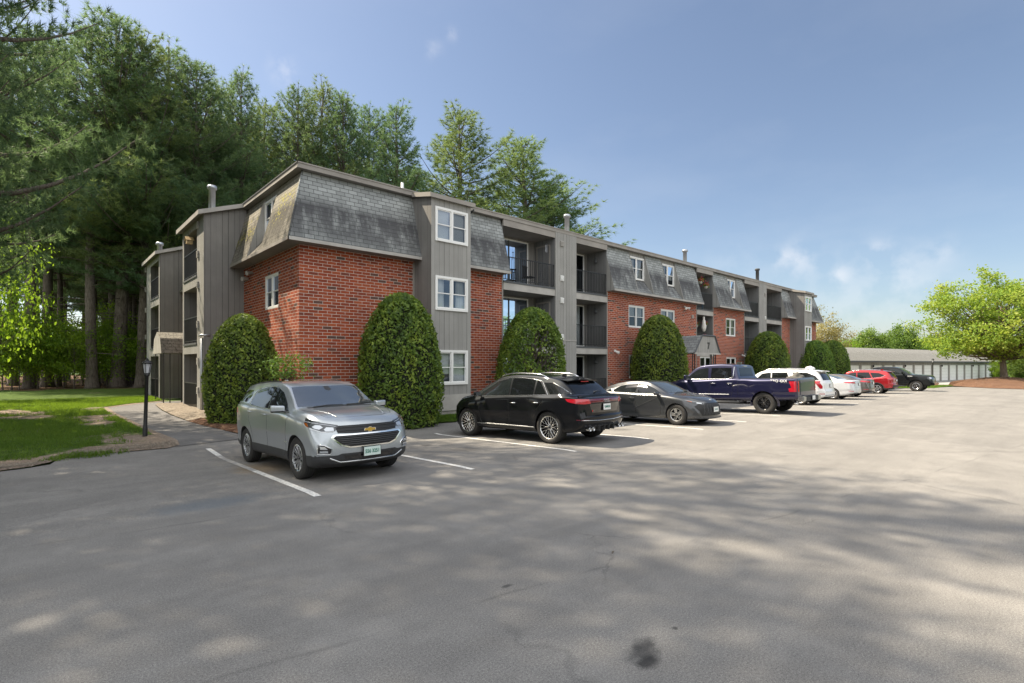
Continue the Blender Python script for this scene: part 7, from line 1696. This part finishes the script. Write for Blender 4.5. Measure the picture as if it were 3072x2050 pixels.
for e in (-1, 1): mb.tube([h_ + nr_ * .013 + Vector((.02, e * .03 - .01, -.025)), h_ + nr_ * .013 + Vector((-.018, e * .03 + .01, .025))], .006, 6)
mb.tube([h_ + nr_ * .013 + Vector((0, -.03, .002)), h_ + nr_ * .013 + Vector((0, .03, -.002))], .005, 6); mb.build('badge', 'chrome', c.root, True)
c.plate('front', .49, '', mat='plate_w', frame='satin', out=.03); text_mesh('plate_number', '519 0637', .07, 'plate_ink', (c.hit('front', 0, .49)[0].x + .0425, 0, .49), (R(90), 0, R(90)), c.root, ext=.001, sx=.75)
c.panel('taillight', 'cylr', [(20, .93), (50, .90), (64, .95), (50, 1.0), (20, 1.0)], 'lens_red', .006, .05, both=True)
box_part(c, 'antenna', -1.12, -.96, -.018, .018, 1.36, 1.42, 'paint', .008); c.wiper('top', [(1.09, .10), (1.03, .33), (.98, .58)]); c.wiper('top', [(1.10, -.48), (1.08, -.22), (1.09, .02)])

# white and bronze-grey sedans, tails to the camera
def sedan_rear(c, tl, plate_z=.86, lamp='lens_red', chrome=True):
    for o in c.panel('taillight', 'cylr', tl, lamp, .007, .04, both=True): pass
    c.strip('trunk_lip', 'rear', [(-.66, 1.035), (0, 1.055), (.66, 1.035)], .03, c.pt, .02)
    c.strip('boot_gap', 'rear', [(-.62, 1.0), (-.60, .70), (.60, .70), (.62, 1.0)], .010, 'gloss_black', .001)
    if chrome: c.strip('trunk_trim', 'rear', [(-.40, .945), (.40, .945)], .022, 'chrome', .008)
    c.plate('rear', plate_z, '', mat='plate_w'); c.panel('lower_valance', 'rear', [(-.60, .28), (.60, .28), (.66, .38), (-.66, .38)], 'plastic', .006, .06)
    c.panel('reflector', 'cylr', [(40, .47), (54, .48), (54, .505), (40, .495)], 'lens_red', .006, .04, both=True)
    c.panel('headlight', 'cylf', [(29, .62), (44, .65), (60, .72), (62, .76), (44, .73), (28, .70)], 'lens_clear', .006, .05, both=True); c.panel('front_grille', 'front', [(-.45, .35), (.45, .35), (.5, .6), (-.5, .6)], 'plastic', .005, .06)
c = place_car(Car, 'sedan', 'white sedan parked nose-in beside the white SUV, tail lamps to the lot', 'car', sedan_spec('p_white2', .925, 1.46, 2.30, 2.55, 2.82), 34.45, 11.0, 1)
sedan_common(c, 'chrome', ('ten', ('satin', 'satin')), .335, .22); sedan_rear(c, [(31, .91), (44, .92), (60, .95), (68, .99), (62, 1.01), (44, 1.01), (32, .985)]); c.handle(-.30, .86, M['chrome'])
c = place_car(Car, 'sedan', 'bronze-grey sedan between the white sedan and the red SUV', 'car', sedan_spec('p_grey2', .93, 1.46, 2.30, 2.55, 2.80), 38.25, 11.2, 1)
sedan_common(c, 'chrome', ('five', ('satin', 'satin')), .335, .22); sedan_rear(c, [(26, .90), (40, .90), (56, .94), (66, 1.0), (58, 1.02), (40, 1.01), (26, .97)], lamp='lens_red')
# load on the sedan roof
M['carton'] = simple('brown_cardboard', (.33, .20, .10), .8, var=.1); M['bagw'] = simple('white_bag', (.68, .68, .70), .5)
gx_, gy_ = 34.75, 11.15; gzz = gz(gx_, gy_) + 1.475
mb = MB(); mb.box(-.34, .34, -.25, .25, 0, .22); o = mb.build('carton', 'carton'); o.location = (gx_, gy_, gzz); tag(o, 'brown cardboard box lying on the roof of the white sedan', 'box')
bm = bmesh.new(); bmesh.ops.create_icosphere(bm, subdivisions=4, radius=1)
for v in bm.verts: v.co = Vector((v.co.x * .33, v.co.y * .24, v.co.z * .15)) * (1 + .28 * mn.noise(v.co * 2.3) + .12 * mn.noise(v.co * 6)); v.co.z = max(v.co.z, -.10)
for f in bm.faces: f.smooth = True
me = bpy.data.meshes.new('bag'); bm.to_mesh(me); bm.free(); me.materials.append(M['bagw']); o = link_mesh('bag', me); o.location = (gx_, gy_, gzz + .32); tag(o, 'crumpled white bag on top of the cardboard box on the sedan roof', 'bag')

# ---- 5 white three-row SUV and 8 red SUV
def suv_spec(paint_, L_f, L_r, wb, h, w, ar, wr, clad, rear_z=1.55):
    a = wb / 2
    return dict(paint=paint_, axles=[(a, ar), (-a, ar)], wr=wr, clad=clad, zw=.68, hollow=.972, crown=.022, flare=.02,
        top=[(-L_r, .78), (-L_r + .02, 1.04), (-L_r + .10, 1.16), (-L_r + .38, h * .90), (-L_r + .52, h * .945), (-1.1, h * .985), (-.4, h), (.15, h * .985), (.48, h * .94), (.95, h * .79), (1.25, h * .69), (1.4, h * .66), (L_f - .45, h * .60), (L_f - .12, h * .53), (L_f, .72)],
        belt=[(-L_r, .70), (-L_r + .1, 1.04), (-L_r + .35, 1.14), (-.5, 1.07), (.9, 1.03), (1.3, 1.03), (L_f - .4, .93), (L_f, .64)],
        bot=[(-L_r, .42), (-L_r + .3, .30), (-a, .24), (a, .24), (L_f - .3, .23), (L_f, .30)], wid=[(-L_r, .74), (-L_r + .08, .84), (-L_r + .28, w - .035), (-a, w - .02), (0, w - .028), (a, w - .02), (L_f - .3, w - .06), (L_f, w - .22)],
        roofw=[(-L_r, .62), (-L_r + .15, .74), (-L_r + .5, w - .27), (-1, w - .27), (.4, w - .26), (.95, w - .20), (1.35, w - .13), (L_f - .3, w - .22), (L_f, w - .32)],
        bow=[(-L_r, -.15), (-1.8, -.06), (-1, 0), (.2, .04), (.8, .12), (1.4, .16), (L_f, .32)], nose=[(.2, -.08), (.5, 0), (.8, 0), (1.1, -.08)], tail=[(.25, .10), (.45, .0), (.62, .0), (.8, .04), (1.1, .03), (1.3, 0)])
def suv_common(c, wheel, R_, rim, h, tri=False):
    x0 = c.x0; 
    c.panel('windshield', 'top', [(1.20, -.66), (1.30, 0), (1.20, .66), (.56, .58), (.60, 0), (.56, -.58)], 'carglass', .004, .07)
    c.panel('side_window', 'side', [(.95, 1.09), (.62, 1.29), (.35, h - .20), (.02, h - .155), (-.08, h - .155), (-.10, 1.10)], 'sideglass', .004, .07, both=True)
    c.panel('side_window', 'side', [(-.16, 1.10), (-.14, h - .155), (-.85, h - .16), (-1.03, 1.12)], 'privacy', .004, .07, both=True)
    c.handle(-.35, .98); c.handle(-1.12, 1.0); c.mirror(.88, 1.13, c.W - .06); c.wheels(R_, .235, rim, *wheel)
    c.seams([[(1.0, 1.05), (.98, .8), (.9, .38)], [(-.12, 1.06), (-.13, .38)], [(-1.10, 1.08), (-1.05, .85), (-.9, .6), (-.88, .38)]])
    c.panel('rear_window', 'rear', [(-.62, 1.19), (.62, 1.19), (.55, h - .20), (-.55, h - .20)], 'privacy', .004, .06)
    c.panel('lower_valance', 'rear', [(-.66, .34), (.66, .34), (.72, .46), (-.72, .46)], 'plastic', .008, .06)
    c.strip('tailgate_seam', 'rear', [(-.68, 1.12), (-.66, .66), (.66, .66), (.68, 1.12)], .01, 'gloss_black', .001)
    c.plate('rear', .92, '', mat='plate_w'); c.panel('headlight', 'cylf', [(22, .86), (44, .88), (52, .93), (40, .94), (22, .92)], 'lens_clear', .006, .05, both=True); c.panel('front_grille', 'front', [(-.5, .5), (.5, .5), (.55, .85), (-.55, .85)], 'plastic', .006, .06)
    # roof spoiler lip
    mb = MB(); xs_ = x0 + .50; P = [c.hit('top', xs_, y)[0] for y in np.linspace(-.6, .6, 9)]
    for k in range(8):
        a, b = P[k] + Vector((0, 0, .004)), P[k + 1] + Vector((0, 0, .004)); t = Vector((-.26, 0, -.03)); u = Vector((0, 0, -.03))
        mb.poly([a, b, b + t, a + t]); mb.poly([a + t, b + t, b + t + u, a + t + u]); mb.poly([a + u * 1.4, b + u * 1.4, b + t + u, a + t + u])
    mb.build('roof_spoiler', c.pt, c.root); box_part(c, 'antenna', x0 + .78, x0 + .94, -.02, .02, h - .035, h + .04, 'paint', .008)
S5 = suv_spec('p_white', 2.36, 2.56, 2.90, 1.75, .98, .42, .385, .36)
c = place_car(Car, 'large_suv', 'white three-row SUV between the blue pickup and the white sedan', 'car', S5, 28.10, 10.6, 1)
suv_common(c, ('ten', ('machined', 'gloss_black')), .385, .27, 1.75)
c.panel('quarter_window', 'side', [(-1.30, 1.14), (-1.10, 1.585), (-1.75, 1.56), (-2.12, 1.40), (-2.28, 1.20)], 'privacy', .005, .07, both=True)
c.strip('window_trim', 'side', [(1.0, 1.07), (0, 1.08), (-1.05, 1.10)], .018, 'chrome', .006, both=True); c.arch(.05, 'plastic', .008); c.rails(-1.5, .3, .68, .05, 'satin')
c.panel('taillight', 'cylr', [(45, .80), (51, .80), (60, 1.05), (60, 1.16), (48, 1.16), (50, 1.08), (44, .90)], 'lens_red', .007, .04, both=True)
c.strip('bumper_trim', 'rear', [(-.72, .49), (.72, .49)], .03, 'satin', .014); c.panel('reflector', 'cylr', [(40, .53), (52, .54), (52, .57), (40, .56)], 'lens_red', .006, .04, both=True)
S8 = suv_spec('p_red', 2.22, 2.35, 2.66, 1.68, .92, .40, .355, .42)
c = place_car(Car, 'compact_suv', 'bright red compact SUV with silver roof rails, parked nose-in', 'car', S8, 44.6, 11.05, 1)
suv_common(c, ('five', ('satin', 'gloss_black')), .355, .235, 1.68)
c.panel('quarter_window', 'side', [(-1.10, 1.13), (-.93, 1.50), (-1.45, 1.46), (-1.80, 1.30), (-1.62, 1.20)], 'privacy', .005, .07, both=True)
c.strip('window_trim', 'side', [(1.0, 1.07), (0, 1.08), (-1.0, 1.10), (-1.62, 1.17), (-1.84, 1.30)], .02, 'chrome', .006, both=True); c.arch(.055, 'plastic', .010); c.rails(-1.45, .3, .62, .05, 'satin')
c.panel('taillight', 'cylr', [(26, 1.0), (44, .98), (60, 1.02), (64, 1.09), (44, 1.12), (26, 1.08)], 'lens_red', .008, .04, both=True)
c.panel('rear_bumper', 'rear', [(-.74, .40), (.74, .40), (.76, .60), (-.76, .60)], 'plastic', .012, .06)

# ---- pickups
def pick_spec(paint_, Lf, Lr, wb, h, w, ar, wr, cabx, hood, o=0):
    a = wb / 2; zb = 1.36
    return dict(paint=paint_, axles=[(a, ar), (-a, ar)], wr=wr, clad=None, zw=.86, hollow=.985, crown=.02, flare=.03,
        top=[(-Lr, 1.28), (-Lr + .02, zb), (-2.4, zb), (cabx - .03, zb), (cabx - .015, zb + .03), (cabx + .06, h * .925), (cabx + .16, h * .97), (-.3 + o, h), (.4 + o, h * .985), (.72 + o, h * .94), (1.05 + o, h * .82), (1.38 + o, h * .71), (1.5 + o, h * .69), (Lf - .6, hood), (Lf - .2, hood - .05), (Lf - .04, hood - .16), (Lf, hood - .34)],
        belt=[(-Lr, 1.24), (-Lr + .03, zb - .03), (cabx - .1, zb - .03), (cabx + .1, zb - .01), (.9 + o, zb - .06), (1.4 + o, zb - .06), (Lf - .5, hood - .09), (Lf - .1, hood - .2), (Lf, hood - .5)],
        bot=[(-Lr, .56), (-a, .50), (a, .46), (Lf - .3, .42), (Lf, .46)], wid=[(-Lr, w - .05), (-Lr + .1, w - .02), (-a, w - .02), (0, w - .03), (a, w - .02), (Lf - .4, w - .04), (Lf - .1, w - .10), (Lf, w - .17)],
        roofw=[(-Lr, w - .09), (cabx - .1, w - .09), (cabx + .1, w - .23), (0, w - .24), (.6 + o, w - .23), (1.1 + o, w - .17), (1.5 + o, w - .12), (Lf - .4, w - .15), (Lf, w - .25)],
        bow=[(-Lr, -.03), (cabx, 0), (.2, .03), (.8, .10), (1.4, .12), (Lf, .24)], nose=[(.3, 0), (.6, 0), (hood, -.03)], tail=[(.5, 0), (1.3, 0)],
        cut=[(-Lr + .09, cabx - .09, -(w - .17), w - .17, .86, 1.8)])
def pick_common(c, cabx, h, handles, wheel, R_, rim, hood, o=0):
    Lr = -c.x0; sh = lambda P: [(p[0] + o, p[1]) for p in P]
    c.panel('windshield', 'top', sh([(1.26, -.70), (1.36, 0), (1.26, .70), (.80, .62), (.84, 0), (.80, -.62)]), 'carglass', .004, .07)
    c.panel('side_window', 'side', sh([(1.10, 1.40), (.82, 1.62), (.58, h - .20), (.22, h - .15), (.12, h - .15), (.10, 1.385)]), 'sideglass', .004, .07, both=True)
    c.panel('side_window', 'side', sh([(-.02, 1.385), (-.02, h - .15), (-.86, h - .16), (-.90, 1.43), (-.78, 1.385)]), 'privacy', .004, .07, both=True)
    c.panel('rear_window', 'rear', [(-.60, 1.46), (.60, 1.46), (.56, h - .17), (-.56, h - .17)], 'privacy', .004, .06)
    c.seams([sh([(1.06, 1.36), (1.06, .9), (.98, .52)]), sh([(.04, 1.37), (.04, .50)]), sh([(-.96, 1.40), (-.94, .9), (-.82, .52)]), [(cabx - .04, 1.33), (cabx - .04, .52)]])
    for xx in handles: c.handle(xx, 1.19, M['chrome'], .24)
    for sg in (1, -1):
        mb = MB(); mb.tube([(1.15, sg * (c.W - .05), .43), (-.9, sg * (c.W - .05), .43)], .05, 8); mb.build('running_board', 'plastic', c.root, True)
    c.mirror(1.02 + o, 1.44, c.W - .08, sz=(.14, .24, .24), col='plastic'); c.wheels(R_, .275, rim, *wheel, inset=-.01); c.arch(.075, 'paint', .016)
    # rear bumper, tailgate, lamps
    box_part(c, 'rear_bumper', -Lr - .17, -Lr - .03, -.62, .62, .50, .68, 'plastic', .02); box_part(c, 'bumper_corner', -Lr - .16, -Lr + .06, .62, c.W - .05, .50, .70, 'satin', .03, both=True)
    c.panel('tailgate', 'rear', [(-.74, .74), (.74, .74), (.74, 1.30), (-.74, 1.30)], c.pt, .012, .1)
    c.plate('rear', .62, '', mat='plate_w', out=.20)
    for sg in (1, -1):
        mb = MB(); mb.box(-Lr + .1, cabx - .1, sg * (c.W - .14) - .012, sg * (c.W - .14) + .012, 1.375, 1.385)
        mb.build('bed_rail', 'plastic', c.root)
cabx = -.82
S4 = pick_spec('p_blue', 2.78, 3.10, 3.70, 1.975, 1.01, .475, .415, cabx, 1.27, .30)
c = place_car(Car, 'pickup_truck', 'dark blue crew-cab pickup with black wheels, tail to the lot', 'pickup', S4, 21.67, 10.10, 1)
pick_common(c, cabx, 1.975, (.18, -.52), ('twelve', ('gloss_black', 'plastic')), .415, .255, 1.27, .30)
c.strip('window_trim', 'side', [(1.48, 1.365), (.3, 1.365), (-.46, 1.365), (-.65, 1.44), (-.66, 1.84)], .03, 'chrome', .008, both=True); c.strip('door_trim', 'side', [(1.15, .74), (-.50, .74)], .03, 'chrome', .012, both=True)
for o in c.panel('taillight', 'cylr', [(42, .86), (57, .86), (58, .98), (54, 1.02), (57, 1.25), (42, 1.25)], 'lens_red', .008, .05, both=True): pass
text_mesh('side_decal', 'TRD 4X4', .15, 'decal', (-2.42, c.hit('side', -2.42, 1.25)[0].y + .006, 1.265), (R(90), 0, R(180)), c.root, ext=.001, bold=.004)
0 and text_mesh('tailgate_letters', 'TUNDRA', .16, 'gloss_black', (c.x0 - .020, 0, 1.03), (R(90), 0, R(-90)), c.root, ext=.004, bold=.004, sx=1.4)
mb = MB(); mb.tube([(-2.75, .62, .42), (-2.98, .66, .41)], .05, 14); mb.build('exhaust_tip', 'chrome', c.root, True)
box_part(c, 'antenna', -.62, -.42, -.025, .025, 1.96, 2.06, 'satin', .015); box_part(c, 'brake_lamp', cabx + .045, cabx + .075, -.16, .16, 1.86, 1.89, 'lens_clear', .004)
c.panel('sunroof', 'top', [(.65, -.45), (.65, .45), (-.50, .45), (-.50, -.45)], 'gloss_black', .006, .12)
c.panel('front_grille', 'front', [(-.6, .62), (.6, .62), (.66, 1.08), (-.66, 1.08)], 'plastic', .01, .08); c.panel('headlight', 'cylf', [(34, .92), (50, .92), (52, 1.10), (34, 1.10)], 'lens_clear', .008, .05, both=True)
box_part(c, 'front_bumper', 2.70, 2.84, -.82, .82, .44, .62, 'plastic', .03)
# things lying in the pickup bed
M['tarp'] = simple('grey_tarp', (.10, .095, .085), .8, var=.3)
bm = bmesh.new(); bmesh.ops.create_icosphere(bm, subdivisions=4, radius=1)
for v in bm.verts: v.co = Vector((v.co.x * .48, v.co.y * .34, v.co.z * .36)) * (1 + .35 * mn.noise(v.co * 1.9) + .12 * mn.noise(v.co * 6))
for f in bm.faces: f.smooth = True
me = bpy.data.meshes.new('tarp'); bm.to_mesh(me); bm.free(); me.materials.append(M['tarp']); o = link_mesh('cargo_bag', me); o.location = (21.95, 7.55, 1.18); tag(o, 'dark grey bundle in the bed of the blue pickup, rising above the tailgate', 'cargo bag')
# black pickup facing out, far end
S9 = pick_spec('p_black2', 2.80, 2.98, 3.55, 1.93, 1.01, .48, .42, -1.10, 1.25)
c = place_car(Car, 'pickup_truck', 'black crew-cab pickup parked nose-out at the far end of the row', 'pickup', S9, 50.6, 10.30, -1)
pick_common(c, -1.10, 1.93, (-.02 - .10, -.82), ('truck', ('satin', 'gloss_black')), .42, .23, 1.25)
g = c.panel('front_grille', 'front', [(-.52, .66), (.52, .66), (.62, .80), (.58, 1.10), (-.58, 1.10), (-.62, .80)], 'gloss_black', .012, .06)[0]
for z in (.76, .88, 1.0): c.strip('grille_bar', 'front', [(-.55, z), (.55, z)], .03, 'plastic', .03, parent=g)
for o in c.panel('headlight', 'cylf', [(33, .84), (48, .84), (56, .98), (54, 1.10), (36, 1.10)], 'lens_dark', .008, .04, both=True):
    sgn = 1 if sum(v.co.y for v in o.data.vertices) > 0 else -1; c.panel('lamp_lens', 'cylf', [(37, .95), (48, .96), (49, 1.06), (37, 1.06)], 'lens_clear', .014, .04, side=sgn, parent=o)
box_part(c, 'front_bumper', 2.66, 2.90, -.86, .86, .46, .66, 'gloss_black', .05); c.panel('fog_light', 'cylf', [(33, .50), (40, .50), (40, .58), (33, .58)], 'lens_clear', .16, .04, both=True, skirt=.0)
text_mesh('side_decal', 'TITAN', .11, 'decal', (1.42, -c.hit('side', 1.42, 1.16)[0].y - .006, 1.165), (R(90), 0, 0), c.root, ext=.001, bold=.003)
c.panel('taillight', 'cylr', [(33, .80), (60, .80), (60, 1.24), (33, 1.24)], 'lens_red', .008, .05, both=True)
